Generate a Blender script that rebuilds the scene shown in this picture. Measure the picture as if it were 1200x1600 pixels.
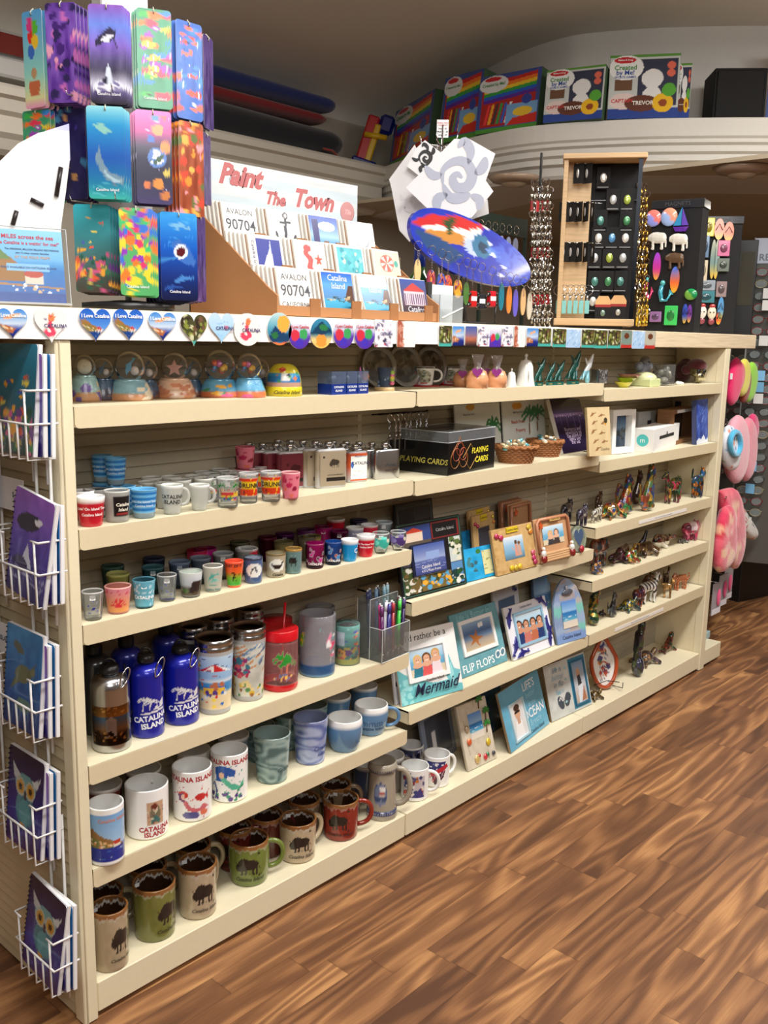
import bpy,math,random
import numpy as np
from math import pi,sin,cos,radians
random.seed(7)
rng=np.random.default_rng(7)
for o in list(bpy.data.objects):bpy.data.objects.remove(o)
SC=bpy.context.scene;COL=SC.collection
# ---------------------------------------------------------------- camera
CP=np.array([-0.83567,-1.47858,1.31537]);YAW,PIT,ROL,F=0.837197,0.183851,0.0196052,1460.5
_fw=np.array([sin(YAW)*cos(PIT),cos(YAW)*cos(PIT),-sin(PIT)])
_r0=np.array([cos(YAW),-sin(YAW),0]);_u0=np.cross(_r0,_fw)
_r=_r0*cos(ROL) + _u0*sin(ROL);_u=-_r0*sin(ROL) + _u0*cos(ROL)
from mathutils import Matrix,Vector
cam=bpy.data.cameras.new('camera');camo=bpy.data.objects.new('camera',cam);COL.objects.link(camo)
camo.matrix_world=Matrix([[_r[i],_u[i],-_fw[i],CP[i]] for i in range(3)] + [[0,0,0,1]])
cam.sensor_fit='VERTICAL';cam.sensor_height=24;cam.lens=F/1600*24;cam.clip_start=0.05
SC.camera=camo
# ---------------------------------------------------------------- world, lamps, exposure
wd=bpy.data.worlds.new('world');SC.world=wd;wd.use_nodes=True
wd.node_tree.nodes['Background'].inputs[0].default_value=(0.97,0.98,1.0,1);wd.node_tree.nodes['Background'].inputs[1].default_value=0.36
SC.view_settings.view_transform='Standard';SC.view_settings.look='None';SC.view_settings.gamma=1;SC.view_settings.use_curve_mapping=False
SC.view_settings.exposure=-0.05
def area(name,loc,sx,sy,power,col,tgt=None):
    l=bpy.data.lights.new(name,'AREA');l.shape='RECTANGLE';l.size=sx;l.size_y=sy;l.energy=power;l.color=col
    o=bpy.data.objects.new(name,l);COL.objects.link(o);o.location=loc
    if tgt is not None:o.rotation_euler=(Vector(tgt) - Vector(loc)).to_track_quat('-Z','Y').to_euler()
    return o
CEIL=2.80
area('ceiling_lamp_aisle',(0.0,-1.0,CEIL-.06),1.7,0.3,58,(1,.97,.93))
area('ceiling_lamp_aisle',(2.2,-1.0,CEIL-.06),1.7,0.3,64,(1,.97,.93))
area('ceiling_lamp_front',(-1.3,-2.6,CEIL-.06),1.4,1.2,50,(1,.98,.95),(0.7,0,.8))
area('ceiling_lamp_front',(1.6,-2.9,CEIL-.06),1.4,1.2,36,(1,.98,.95),(1.9,-.6,.3))
area('ceiling_lamp_back_aisle',(0.6,1.2,CEIL-.06),1.4,0.5,20,(1,.96,.9))
area('ceiling_lamp_far',(5.6,-2.9,CEIL-.06),1.2,0.6,60,(1,.95,.88))
area('soffit_lamp',(4.6,.1,2.04),.5,.5,9,(1,.92,.8))
# ---------------------------------------------------------------- pixel helpers: where a seen point lies on a real plane of the shop
def ray(x,y):return _fw + (x-600)/F*_r - (y-800)/F*_u
def hz(x,y,z):d=ray(x,y);return CP + (z-CP[2])/d[2]*d
def hy(x,y,Y):d=ray(x,y);return CP + (Y-CP[1])/d[1]*d
def hx(x,y,X):d=ray(x,y);return CP + (X-CP[0])/d[0]*d
def hp(x,y,P0,rz,off=0):# on the upright plane through P0 facing local -Y of rz, off metres in front
    n=np.array([sin(rz),-cos(rz),0]);d=ray(x,y);return CP+d*(((np.array(P0)+n*off-CP)@n)/(d@n))
def at(x,y,D):return CP + ray(x,y)*D
def proj(P):d=np.array(P,float)-CP;z=d@_fw;return 600+F*(d@_r)/z,800-F*(d@_u)/z
def depth(P):return float((np.array(P,float)-CP)@_fw)
def hview(P):d=(np.array(P,float)-CP)[:2];return d/np.linalg.norm(d)
def zat(x,y,P):# height on the vertical line through P seen at row y
    d=ray(x,y);n=hview(P);t=((np.array(P[:2])-CP[:2])@n)/(d[:2]@n);return float(CP[2]+t*d[2])
def face_cam(P):d=CP-np.array(P,float);return math.atan2(d[0],-d[1])   # rz so that local -Y faces the viewer's side
# ---------------------------------------------------------------- colour
def lin(c):
    c=np.asarray(c,float)/255.;return np.where(c <= .04045,c/12.92,((c+.055)/1.055)**2.4)
# ---------------------------------------------------------------- materials: one finish each, tint read from the mesh colours
MATS={}
def finish(name,rough=.5,metal=0,coat=0,bump=0,bscale=300,vary=.04,trans=0,spec=.5,glassy=False,wood=False,sheen=0,frost=False,brushed=False):
    m=bpy.data.materials.new(name);m.use_nodes=True;nt=m.node_tree;N=nt.nodes;L=nt.links
    b=N['Principled BSDF'];a=N.new('ShaderNodeAttribute');a.attribute_name='Col'
    tc=N.new('ShaderNodeTexCoord');nz=N.new('ShaderNodeTexNoise');nz.inputs['Scale'].default_value=60;nz.inputs['Detail'].default_value=3
    L.new(tc.outputs['Object'],nz.inputs['Vector'])
    hsv=N.new('ShaderNodeHueSaturation');mr=N.new('ShaderNodeMapRange')
    mr.inputs['To Min'].default_value=1-vary;mr.inputs['To Max'].default_value=1+vary
    L.new(nz.outputs['Fac'],mr.inputs['Value']);L.new(mr.outputs[0],hsv.inputs['Value']);L.new(a.outputs['Color'],hsv.inputs['Color'])
    colout=hsv.outputs['Color']
    if wood:
        mp=N.new('ShaderNodeMapping');mp.inputs['Scale'].default_value=wood;L.new(tc.outputs['Object'],mp.inputs['Vector'])
        nw=N.new('ShaderNodeTexNoise');nw.inputs['Scale'].default_value=12;nw.inputs['Detail'].default_value=5;L.new(mp.outputs[0],nw.inputs['Vector'])
        m2=N.new('ShaderNodeMapRange');m2.inputs['From Min'].default_value=.3;m2.inputs['From Max'].default_value=.7;m2.inputs['To Min'].default_value=.82;m2.inputs['To Max'].default_value=1.08
        L.new(nw.outputs['Fac'],m2.inputs['Value']);L.new(m2.outputs[0],hsv.inputs['Value'])
    L.new(colout,b.inputs['Base Color'])
    b.inputs['Roughness'].default_value=rough;b.inputs['Metallic'].default_value=metal
    b.inputs['Coat Weight'].default_value=coat;b.inputs['Coat Roughness'].default_value=.06;b.inputs['Specular IOR Level'].default_value=spec
    if sheen:b.inputs['Sheen Weight'].default_value=sheen
    if bump:
        n2=N.new('ShaderNodeTexNoise');n2.inputs['Scale'].default_value=bscale;n2.inputs['Detail'].default_value=4;L.new(tc.outputs['Object'],n2.inputs['Vector'])
        bp=N.new('ShaderNodeBump');bp.inputs['Strength'].default_value=bump;bp.inputs['Distance'].default_value=.002
        L.new(n2.outputs['Fac'],bp.inputs['Height']);L.new(bp.outputs[0],b.inputs['Normal'])
    if glassy:# thin clear wall: tinted see-through + Fresnel gloss; mesh-colour alpha = printed decoration
        tr=N.new('ShaderNodeBsdfTransparent');gl=N.new('ShaderNodeBsdfGlossy');gl.inputs['Roughness'].default_value=rough
        fr=N.new('ShaderNodeLayerWeight');fr.inputs['Blend'].default_value=.16 if not frost else .08
        mx=N.new('ShaderNodeMixShader');tm=N.new('ShaderNodeMixRGB');tm.inputs[0].default_value=.5;tm.inputs[1].default_value=(1,1,1,1);L.new(a.outputs['Color'],tm.inputs[2]);L.new(tm.outputs[0],tr.inputs['Color'])
        L.new(fr.outputs['Fresnel'],mx.inputs[0]);L.new(tr.outputs[0],mx.inputs[1]);L.new(gl.outputs[0],mx.inputs[2])
        m3=N.new('ShaderNodeMixShader');L.new(a.outputs['Alpha'],m3.inputs[0]);L.new(mx.outputs[0],m3.inputs[1]);L.new(b.outputs[0],m3.inputs[2])
        L.new(m3.outputs[0],N['Material Output'].inputs['Surface'])
    MATS[name]=m
finish('paint',.42);finish('matte',.8,vary=.03);finish('paper',.55,vary=.015);finish('print',.25,coat=.3,vary=.01)
finish('ceramic',.16,coat=.5,vary=.02);finish('plastic',.22,coat=.2,vary=.02);finish('metal',.24,metal=1,vary=.05);finish('chrome',.08,metal=1)
finish('foil',.2,metal=.55,coat=.8,vary=.05);finish('black',.35,vary=.1);finish('fabric',.95,bump=.5,bscale=500,sheen=.3)
finish('fur',1,bump=1,bscale=160,sheen=.6,vary=.1);finish('resin',.28,bump=.35,bscale=250,coat=.4,vary=.08);finish('glaze',.1,metal=.25,coat=1,bump=.25,bscale=350,vary=.15)
finish('wood',.45,wood=(1,1,12));finish('wood_x',.5,wood=(.6,14,14));finish('wall',.9,bump=.15,bscale=60,vary=.03);finish('card',.75,vary=.04)
finish('wicker',.6,bump=1,bscale=260,vary=.2);finish('glass',.03,glassy=True);finish('frosted',.3,glassy=True,frost=True);finish('enamel',.3,metal=.25,coat=.6)
# ---------------------------------------------------------------- mesh builder
def T(x=0,y=0,z=0,rx=0,ry=0,rz=0,s=1):
    cx,sx_,cy,sy_,cz,sz_=cos(rx),sin(rx),cos(ry),sin(ry),cos(rz),sin(rz)
    R=np.array([[cz,-sz_,0],[sz_,cz,0],[0,0,1]]) @ np.array([[cy,0,sy_],[0,1,0],[-sy_,0,cy]]) @ np.array([[1,0,0],[0,cx,-sx_],[0,sx_,cx]])
    M=np.eye(4);M[:3,:3]=R*np.array(s if hasattr(s,'__len__') else (s,s,s));M[:3,3]=(x,y,z);return M
def rgba(c,n):
    c=np.asarray(c,float)
    if c.ndim == 1:
        a=c[3] if len(c) > 3 else 1.;v=np.append(lin(c[:3]),a);return np.tile(v,(n,1))
    out=np.ones((n,4));out[:,:3]=lin(c[:,:3])
    if c.shape[1] > 3:out[:,3]=c[:,3]
    return out
class MB:
    def __init__(s):s.v=[];s.f=[];s.c=[];s.m=[];s.sm=[];s.n=0;s.names=[]
    def add(s,V,Fc,col,mat='paint',M=None,smooth=False):
        V=np.asarray(V,float).reshape(-1,3)
        if M is not None:V=V@M[:3,:3].T+M[:3,3]
        if mat not in s.names:s.names.append(mat)
        k=s.names.index(mat);n0=s.n
        s.v.append(V);s.c.append(rgba(col,len(V)));s.f += [tuple(i+n0 for i in f) for f in Fc];s.m += [k]*len(Fc);s.sm += [smooth]*len(Fc);s.n += len(V);return s
    def box(s,x0,x1,y0,y1,z0,z1,col,mat='paint',M=None):
        V=[(x,y,z) for x in (x0,x1) for y in (y0,y1) for z in (z0,z1)]
        return s.add(V,[(0,1,3,2),(4,6,7,5),(0,4,5,1),(2,3,7,6),(0,2,6,4),(1,5,7,3)],col,mat,M)
    def bbox(s,x0,x1,y0,y1,z0,z1,b,col,mat='paint',M=None):# box with all edges chamfered
        V=[];idx={}
        X=(x0,x1);Y=(y0,y1);Z=(z0,z1)
        for i in (0,1):
            for j in (0,1):
                for k in (0,1):
                    sx_,sy_,sz_=(1-2*i),(1-2*j),(1-2*k)
                    for a in range(3):
                        p=[X[i]+sx_*b,Y[j]+sy_*b,Z[k]+sz_*b];p[a]=(X[i],Y[j],Z[k])[a];idx[i,j,k,a]=len(V);V.append(p)
        Fc=[]
        for a in range(3):
            for e in (0,1):
                o=[q for q in range(3) if q != a];q=[]
                for (p_,r_) in ((0,0),(1,0),(1,1),(0,1)):
                    t=[0,0,0];t[a]=e;t[o[0]]=p_;t[o[1]]=r_;q.append(idx[(*t,a)])
                Fc.append(tuple(q))
        for a in range(3):# edges along axis a
            o=[q for q in range(3) if q != a]
            for p_ in (0,1):
                for r_ in (0,1):
                    t0=[0,0,0];t0[o[0]]=p_;t0[o[1]]=r_;t1=list(t0);t1[a]=1
                    Fc.append((idx[(*t0,o[0])],idx[(*t0,o[1])],idx[(*t1,o[1])],idx[(*t1,o[0])]))
        for i in (0,1):
            for j in (0,1):
                for k in (0,1):Fc.append((idx[i,j,k,0],idx[i,j,k,1],idx[i,j,k,2]))
        return s.add(V,Fc,col,mat,M)
    def lathe(s,prof,seg,col,mat='paint',M=None,a0=0,a1=2*pi,smooth=True,sq=None):
        """prof [(r,z)]; col constant or function(theta array, profile index array, z) -> Nx3/4; theta 0 faces -Y"""
        full=abs(a1-a0-2*pi) < 1e-6;n=seg if full else seg+1
        th=a0+(a1-a0)*np.arange(n)/seg;P=np.asarray(prof,float);TH,K=np.meshgrid(th,np.arange(len(P)))
        R=P[:,0][K];Z=P[:,1][K];V=np.stack([R*np.sin(TH),-R*np.cos(TH),Z],-1).reshape(-1,3)
        if sq:V[:,0] *= sq[0];V[:,1] *= sq[1]
        Fc=[];m=len(P)
        for k in range(m-1):
            for i in range(seg):
                j=(i+1) % n;Fc.append((k*n+i,k*n+j,(k+1)*n+j,(k+1)*n+i))
        if callable(col):col=col(((TH+pi) % (2*pi)-pi).ravel(),K.ravel(),Z.ravel())
        return s.add(V,Fc,col,mat,M,smooth)
    def cyl(s,p0,p1,r,col,mat='paint',seg=10,r1=None,M=None,caps=True):return s.tube([p0,p1],r,col,mat,seg,M=M,radii=None if r1 is None else [r,r1])
    def tube(s,path,r,col,mat='paint',seg=6,closed=False,M=None,radii=None,flat=1):
        P=np.asarray(path,float);n=len(P);V=[];prev=None
        for i in range(n):
            a=P[(i-1) % n] if (i > 0 or closed) else P[i];b=P[(i+1) % n] if (i < n-1 or closed) else P[i]
            t=b-a;t=t/(np.linalg.norm(t)+1e-12)
            if prev is None:up=np.array([0,0,1.]) if abs(t[2]) < .9 else np.array([1.,0,0]);x=np.cross(up,t)
            else:x=prev-(prev@t)*t
            x=x/(np.linalg.norm(x)+1e-12);prev=x;y=np.cross(t,x);rr=radii[i] if radii is not None else r
            for k in range(seg):
                q=2*pi*k/seg;V.append(P[i]+rr*(cos(q)*x+flat*sin(q)*y))
        Fc=[(i*seg+k,i*seg+(k+1) % seg,((i+1) % n)*seg+(k+1) % seg,((i+1) % n)*seg+k) for i in range(n if closed else n-1) for k in range(seg)]
        if not closed:Fc += [tuple(range(seg))[::-1],tuple((n-1)*seg+k for k in range(seg))]
        return s.add(V,Fc,col,mat,M,seg > 4)
    def ell(s,c,r,col,mat='paint',seg=14,M=None,R=None):
        rings=max(6,seg*2//3);r=r if hasattr(r,'__len__') else (r,r,r)
        a=np.linspace(0,pi,rings+1);th=np.arange(seg)*2*pi/seg
        A,H=np.meshgrid(a,th,indexing='ij');V=np.stack([np.sin(A)*np.cos(H)*r[0],np.sin(A)*np.sin(H)*r[1],np.cos(A)*r[2]],-1).reshape(-1,3)
        if R is not None:V=V@R[:3,:3].T
        V=V+np.array(c);Fc=[(k*seg+i,k*seg+(i+1) % seg,(k+1)*seg+(i+1) % seg,(k+1)*seg+i) for k in range(rings) for i in range(seg)]
        if callable(col):col=col(V)
        return s.add(V,Fc,col,mat,M,True)
    def prism(s,poly,y0,y1,col,mat='paint',M=None,smooth=False):# outline in XZ, thickness along Y (y0 = front)
        n=len(poly);V=[(x,y0,z) for x,z in poly]+[(x,y1,z) for x,z in poly]
        Fc=[tuple(range(n)),tuple(range(2*n-1,n-1,-1))]+[(i,(i+n),(i+1) % n+n,(i+1) % n) for i in range(n)]
        return s.add(V,Fc,col,mat,M,smooth)
    def pic(s,cv,w,h,mat='print',M=None,y=0,nx=None,nz=None,x0=None,z0=0):# painted rectangle, standing in XZ, base centred
        x0=-w/2 if x0 is None else x0;ny_,nx_=cv.a.shape[:2];nx=nx or nx_;nz=nz or ny_
        U,W=np.meshgrid((np.arange(nx+1))/nx,(np.arange(nz+1))/nz);V=np.stack([x0+U*w,np.full(U.shape,y),z0+W*h],-1).reshape(-1,3)
        c=cv.sample(U.ravel(),W.ravel());q=nx+1
        Fc=[(j*q+i,j*q+i+1,(j+1)*q+i+1,(j+1)*q+i) for j in range(nz) for i in range(nx)]
        return s.add(V,Fc,c,mat,M)
    def star(s,outline,cv,t,mat='print',M=None,rings=14,edge=None,size=None,y=0):# star-convex outline (x,z) filled with a picture, thickness t
        O=np.asarray(outline,float);n=len(O);cx,cz=O[:,0].mean(),O[:,1].mean();lo=O.min(0);hi=O.max(0)
        V=[(cx,y,cz)]
        for k in range(1,rings+1):f=k/rings;V += [(cx+(a-cx)*f,y,cz+(b-cz)*f) for a,b in O]
        V=np.array(V);U=(V[:,0]-lo[0])/(hi[0]-lo[0]);W=(V[:,2]-lo[1])/(hi[1]-lo[1])
        c=cv.sample(U,W) if hasattr(cv,'sample') else cv
        Fc=[(0,1+i,1+(i+1) % n) for i in range(n)]
        for k in range(rings-1):
            b0=1+k*n;b1=b0+n;Fc += [(b0+i,b1+i,b1+(i+1) % n,b0+(i+1) % n) for i in range(n)]
        s.add(V,Fc,c,mat,M)
        e=edge if edge is not None else (225,225,222)
        V=[(a,y,b) for a,b in O]+[(a,y+t,b) for a,b in O]
        return s.add(V,[(i,i+n,(i+1) % n+n,(i+1) % n) for i in range(n)]+[tuple(range(2*n-1,n-1,-1))],e,mat,M)
    def text(s,txt,x,z,size,col,M=None,y=-.0006,mat='matte',shear=0,bold=0,align='C',sx=1,rot=0,bend=None):
        V,Fc=glyphs(txt,shear,bold,align);V=V*size;V=V*np.array([sx,1])
        if rot:V=V@np.array([[cos(rot),sin(rot)],[-sin(rot),cos(rot)]])
        X=x+V[:,0];Z=z+V[:,1]
        if bend:th=X/bend;W=np.stack([(bend+.0004)*np.sin(th),-(bend+.0004)*np.cos(th),Z],-1)
        else:W=np.stack([X,np.full(len(X),y),Z],-1)
        return s.add(W,Fc,col,mat,M)
    def merge(s,o,M=None):
        V=np.concatenate(o.v);C=np.concatenate(o.c);V=V if M is None else V@M[:3,:3].T+M[:3,3]
        mp=[]
        for nm in o.names:
            if nm not in s.names:s.names.append(nm)
            mp.append(s.names.index(nm))
        n0=s.n;s.v.append(V);s.c.append(C);s.f += [tuple(i+n0 for i in f) for f in o.f];s.m += [mp[k] for k in o.m];s.sm += o.sm;s.n += len(V);return s
    def mesh(s,name):
        me=bpy.data.meshes.new(name);V=np.concatenate(s.v);me.from_pydata(V.tolist(),[],s.f)
        for nm in s.names:me.materials.append(MATS[nm])
        me.polygons.foreach_set('material_index',s.m);me.polygons.foreach_set('use_smooth',s.sm)
        at_=me.color_attributes.new('Col','FLOAT_COLOR','POINT');at_.data.foreach_set('color',np.concatenate(s.c).astype(np.float32).ravel())
        me.update();return me
_G={}
def glyphs(txt,shear,bold,align):
    k=(txt,shear,bold,align)
    if k not in _G:
        cu=bpy.data.curves.new('t','FONT');cu.body=txt;cu.shear=shear;cu.offset=bold;cu.resolution_u=2
        cu.align_x={'C':'CENTER','L':'LEFT','R':'RIGHT'}[align];cu.align_y='CENTER'
        o=bpy.data.objects.new('t',cu);COL.objects.link(o);dg=bpy.context.evaluated_depsgraph_get();dg.update();me=bpy.data.meshes.new_from_object(o.evaluated_get(dg))
        V=np.array([v.co[:2] for v in me.vertices]).reshape(-1,2);Fc=[tuple(p.vertices) for p in me.polygons]
        bpy.data.objects.remove(o);bpy.data.curves.remove(cu);bpy.data.meshes.remove(me);_G[k]=(V,Fc)
    return _G[k]
# ---------------------------------------------------------------- things, parts
def tag(o,label=None,cat=None,group=None,kind=None):
    if label:o['label']=label
    if cat:o['category']=cat
    if group:o['group']=group
    if kind:o['kind']=kind
    return o
def thing(name,label,cat,loc=(0,0,0),rz=0,group=None,rot=None):
    o=bpy.data.objects.new(name,None);COL.objects.link(o);o.empty_display_size=.02;o.location=[float(q) for q in loc];o.rotation_euler=rot or (0,0,rz);return tag(o,label,cat,group)
def part(name,mb,parent,label=None,loc=(0,0,0),rot=(0,0,0)):
    o=bpy.data.objects.new(name,mb.mesh(name) if isinstance(mb,MB) else mb);COL.objects.link(o);o.parent=parent;o.location=loc;o.rotation_euler=rot
    if label:o['label']=label
    return o
def solo(name,mb,label,cat,loc=(0,0,0),rz=0,group=None,rot=None):
    o=bpy.data.objects.new(name,mb.mesh(name) if isinstance(mb,MB) else mb);COL.objects.link(o);o.location=[float(q) for q in loc];o.rotation_euler=rot or (0,0,rz);return tag(o,label,cat,group)
def struct(name,mb,loc=(0,0,0)):
    o=bpy.data.objects.new(name,mb.mesh(name));COL.objects.link(o);o.location=loc;o['kind']='structure';return o
def dup(root,loc,rz=None,label=None,group=None,scale=None):
    r=root.copy();COL.objects.link(r);r.location=[float(q) for q in loc]
    if rz is not None:r.rotation_euler=(0,0,rz)
    if scale:r.scale=(scale,)*3 if not hasattr(scale,'__len__') else scale
    if label:r['label']=label
    if group:r['group']=group
    for ch in list(root.children):
        c=ch.copy();COL.objects.link(c);c.parent=r
        for g in ch.children:d=g.copy();COL.objects.link(d);d.parent=c
    return r
ORD=['first','second','third','fourth','fifth','sixth','seventh','eighth','ninth','tenth','eleventh','twelfth','thirteenth','fourteenth','fifteenth','sixteenth','seventeenth','eighteenth','nineteenth','twentieth']
# ---------------------------------------------------------------- painted pictures (plain arrays turned into mesh colours)
class Cv:
    def __init__(s,w,h,bg=(255,255,255)):
        s.a=np.zeros((h+1,w+1,4));s.a[...,:3]=bg;s.a[...,3]=1;s.U,s.V=np.meshgrid(np.linspace(0,1,w+1),np.linspace(0,1,h+1));s.asp=h/w;s.rg=np.random.default_rng(w*h+1)
    def _put(s,m,col,k=1):
        c=np.array(col,float);m=m*k if m.dtype != bool else m.astype(float)*k
        s.a[...,:3]=s.a[...,:3]*(1-m[...,None])+c[:3]*m[...,None];s.a[...,3]=s.a[...,3]*(1-m)+(c[3] if len(c) > 3 else 1)*m;return s
    def grad(s,stops):
        ks=[q[0] for q in stops];cs=np.array([q[1][:3] for q in stops],float)
        for i in range(3):s.a[...,i]=np.interp(s.V,ks,cs[:,i])
        return s
    def band(s,v0,v1,col,k=1):return s._put((s.V >= v0) & (s.V <= v1),col,k)
    def rect(s,u0,u1,v0,v1,col,k=1):return s._put((s.U >= u0) & (s.U <= u1) & (s.V >= v0) & (s.V <= v1),col,k)
    def ell(s,u,v,ru,rv,col,rot=0,k=1,soft=0):
        x=(s.U-u);y=(s.V-v)*s.asp;rv=rv*s.asp
        if rot:x,y=x*cos(rot)+y*sin(rot),-x*sin(rot)+y*cos(rot)
        d=(x/ru)**2+(y/rv)**2
        return s._put(d <= 1,col,k) if not soft else s._put(np.clip((1-d)/soft,0,1),col,k)
    def poly(s,pts,col,k=1):
        m=np.zeros(s.U.shape,bool);n=len(pts)
        for i in range(n):
            (x1,y1),(x2,y2)=pts[i],pts[(i+1) % n]
            if y1 == y2:continue
            c=((y1 > s.V) != (y2 > s.V)) & (s.U < (x2-x1)*(s.V-y1)/(y2-y1)+x1);m ^= c
        return s._put(m,col,k)
    def line(s,pts,w,col,k=1):
        m=np.zeros(s.U.shape,bool)
        for (x1,y1),(x2,y2) in zip(pts[:-1],pts[1:]):
            y1 *= s.asp;y2 *= s.asp;dx,dy=x2-x1,y2-y1;L2=dx*dx+dy*dy+1e-9;t=np.clip(((s.U-x1)*dx+(s.V*s.asp-y1)*dy)/L2,0,1)
            m |= ((s.U-x1-t*dx)**2+(s.V*s.asp-y1-t*dy)**2) < (w/2)**2
        return s._put(m,col,k)
    def spots(s,n,cols,r=(.03,.08),u=(0,1),v=(0,1),el=1,seed=1,k=1):
        g=np.random.default_rng(seed)
        for i in range(n):q=g.uniform(*r);s.ell(g.uniform(*u),g.uniform(*v),q,q*g.uniform(.6,1.2)/s.asp*el,cols[g.integers(len(cols))],g.uniform(0,3),k)
        return s
    def streaks(s,n,cols,w=.01,u=(0,1),v=(0,1),L=.15,seed=1,k=.7,ang=0):
        g=np.random.default_rng(seed)
        for i in range(n):a=g.uniform(*u);b=g.uniform(*v);l=g.uniform(.4,1)*L;t=ang+g.uniform(-.25,.25);s.line([(a,b),(a+l*cos(t),b+l*sin(t)/s.asp)],w,cols[g.integers(len(cols))],k)
        return s
    def noise(s,amt=20,cells=10,seed=3):
        g=np.random.default_rng(seed);h,w=s.a.shape[:2];n=0
        for c,am in ((cells,1),(cells*2,.5)):
            gr=g.uniform(-1,1,(c+2,c+2));x=s.U*c;y=s.V*c;xi=x.astype(int);yi=y.astype(int);fx=x-xi;fy=y-yi;fx=fx*fx*(3-2*fx);fy=fy*fy*(3-2*fy)
            n=n+am*((gr[yi,xi]*(1-fx)+gr[yi,xi+1]*fx)*(1-fy)+(gr[yi+1,xi]*(1-fx)+gr[yi+1,xi+1]*fx)*fy)
        s.a[...,:3]=np.clip(s.a[...,:3]+amt*n[...,None],0,255);s.n=n;return s
    def sample(s,u,v):
        h,w=s.a.shape[:2];return s.a[np.clip((v*(h-1)+.5).astype(int),0,h-1),np.clip((u*(w-1)+.5).astype(int),0,w-1)]
# ================================================================ STRUCTURE
W3=.9144
def floor_mat():
    m=bpy.data.materials.new('floor_laminate');m.use_nodes=True;nt=m.node_tree;N=nt.nodes;L=nt.links;b=N['Principled BSDF']
    tc=N.new('ShaderNodeTexCoord');sp=N.new('ShaderNodeSeparateXYZ');L.new(tc.outputs['Object'],sp.inputs[0])
    def mth(op,a,b_=None,c=None):
        n=N.new('ShaderNodeMath');n.operation=op
        for i,q in enumerate((a,b_,c)):
            if q is None:continue
            if isinstance(q,(int,float)):n.inputs[i].default_value=q
            else:L.new(q,n.inputs[i])
        return n.outputs[0]
    x,y=sp.outputs[0],sp.outputs[1]
    row=mth('FLOOR',mth('DIVIDE',y,.066));wn=N.new('ShaderNodeTexWhiteNoise');wn.noise_dimensions='1D';L.new(row,wn.inputs['W'])
    xs=mth('ADD',mth('DIVIDE',x,.5),mth('MULTIPLY',wn.outputs['Value'],7.3));col=mth('FLOOR',xs)
    cb=N.new('ShaderNodeCombineXYZ');L.new(row,cb.inputs[0]);L.new(col,cb.inputs[1]);w2=N.new('ShaderNodeTexWhiteNoise');w2.noise_dimensions='3D';L.new(cb.outputs[0],w2.inputs['Vector'])
    # grain: contour bands of a stretched noise, shifted board by board
    g=N.new('ShaderNodeCombineXYZ');L.new(mth('MULTIPLY',x,1.5),g.inputs[0]);L.new(mth('MULTIPLY',y,11.),g.inputs[1]);L.new(mth('MULTIPLY',w2.outputs['Value'],13.),g.inputs[2])
    n1=N.new('ShaderNodeTexNoise');n1.inputs['Scale'].default_value=1.0;n1.inputs['Detail'].default_value=1.5;n1.inputs['Roughness'].default_value=.4;L.new(g.outputs[0],n1.inputs['Vector'])
    bands=mth('MULTIPLY_ADD',mth('SINE',mth('MULTIPLY',n1.outputs['Fac'],46.)),.5,.5)
    g2=N.new('ShaderNodeCombineXYZ');L.new(mth('MULTIPLY',x,12.),g2.inputs[0]);L.new(mth('MULTIPLY',y,260.),g2.inputs[1]);L.new(w2.outputs['Value'],g2.inputs[2])
    n2=N.new('ShaderNodeTexNoise');n2.inputs['Scale'].default_value=1;n2.inputs['Detail'].default_value=3;L.new(g2.outputs[0],n2.inputs['Vector'])
    g3=N.new('ShaderNodeCombineXYZ');L.new(mth('MULTIPLY',x,2.2),g3.inputs[0]);L.new(mth('MULTIPLY',y,11.),g3.inputs[1]);L.new(mth('MULTIPLY',w2.outputs['Value'],31.),g3.inputs[2])
    n3=N.new('ShaderNodeTexNoise');n3.inputs['Scale'].default_value=1;n3.inputs['Detail'].default_value=2;L.new(g3.outputs[0],n3.inputs['Vector'])
    f=mth('ADD',mth('MULTIPLY',mth('POWER',bands,1.2),.26),mth('MULTIPLY',n2.outputs['Fac'],.26))
    f=mth('ADD',f,mth('MULTIPLY_ADD',n3.outputs['Fac'],.62,-.20));f=mth('ADD',f,mth('MULTIPLY_ADD',w2.outputs['Value'],.26,-.10))
    cr=N.new('ShaderNodeValToRGB');e=cr.color_ramp.elements
    stops=[(.12,(88,58,40)),(.36,(122,83,55)),(.55,(152,107,70)),(.74,(190,141,92)),(.93,(210,165,112))]
    e[0].position=stops[0][0];e[0].color=(*lin(stops[0][1]),1);e[1].position=stops[-1][0];e[1].color=(*lin(stops[-1][1]),1)
    for p_,c_ in stops[1:-1]:q=cr.color_ramp.elements.new(p_);q.color=(*lin(c_),1)
    L.new(f,cr.inputs[0])
    # fine joints
    fy=mth('ABSOLUTE',mth('SUBTRACT',mth('FRACT',mth('DIVIDE',y,.066)),.5));fx=mth('ABSOLUTE',mth('SUBTRACT',mth('FRACT',xs),.5))
    jt=mth('MAXIMUM',mth('GREATER_THAN',fy,.49),mth('GREATER_THAN',fx,.497));mx=N.new('ShaderNodeMixRGB');mx.blend_type='MULTIPLY'
    L.new(mth('MULTIPLY',jt,.38),mx.inputs[0]);L.new(cr.outputs[0],mx.inputs[1]);mx.inputs[2].default_value=(.25,.17,.1,1);L.new(mx.outputs[0],b.inputs['Base Color'])
    b.inputs['Roughness'].default_value=.42;b.inputs['Specular IOR Level'].default_value=.35;MATS['floor_laminate']=m
floor_mat()
q=MB().add([(-4,-6,0),(9,-6,0),(9,5,0),(-4,5,0)],[(0,1,2,3)],(150,105,65),'floor_laminate');struct('floor',q)
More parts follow.
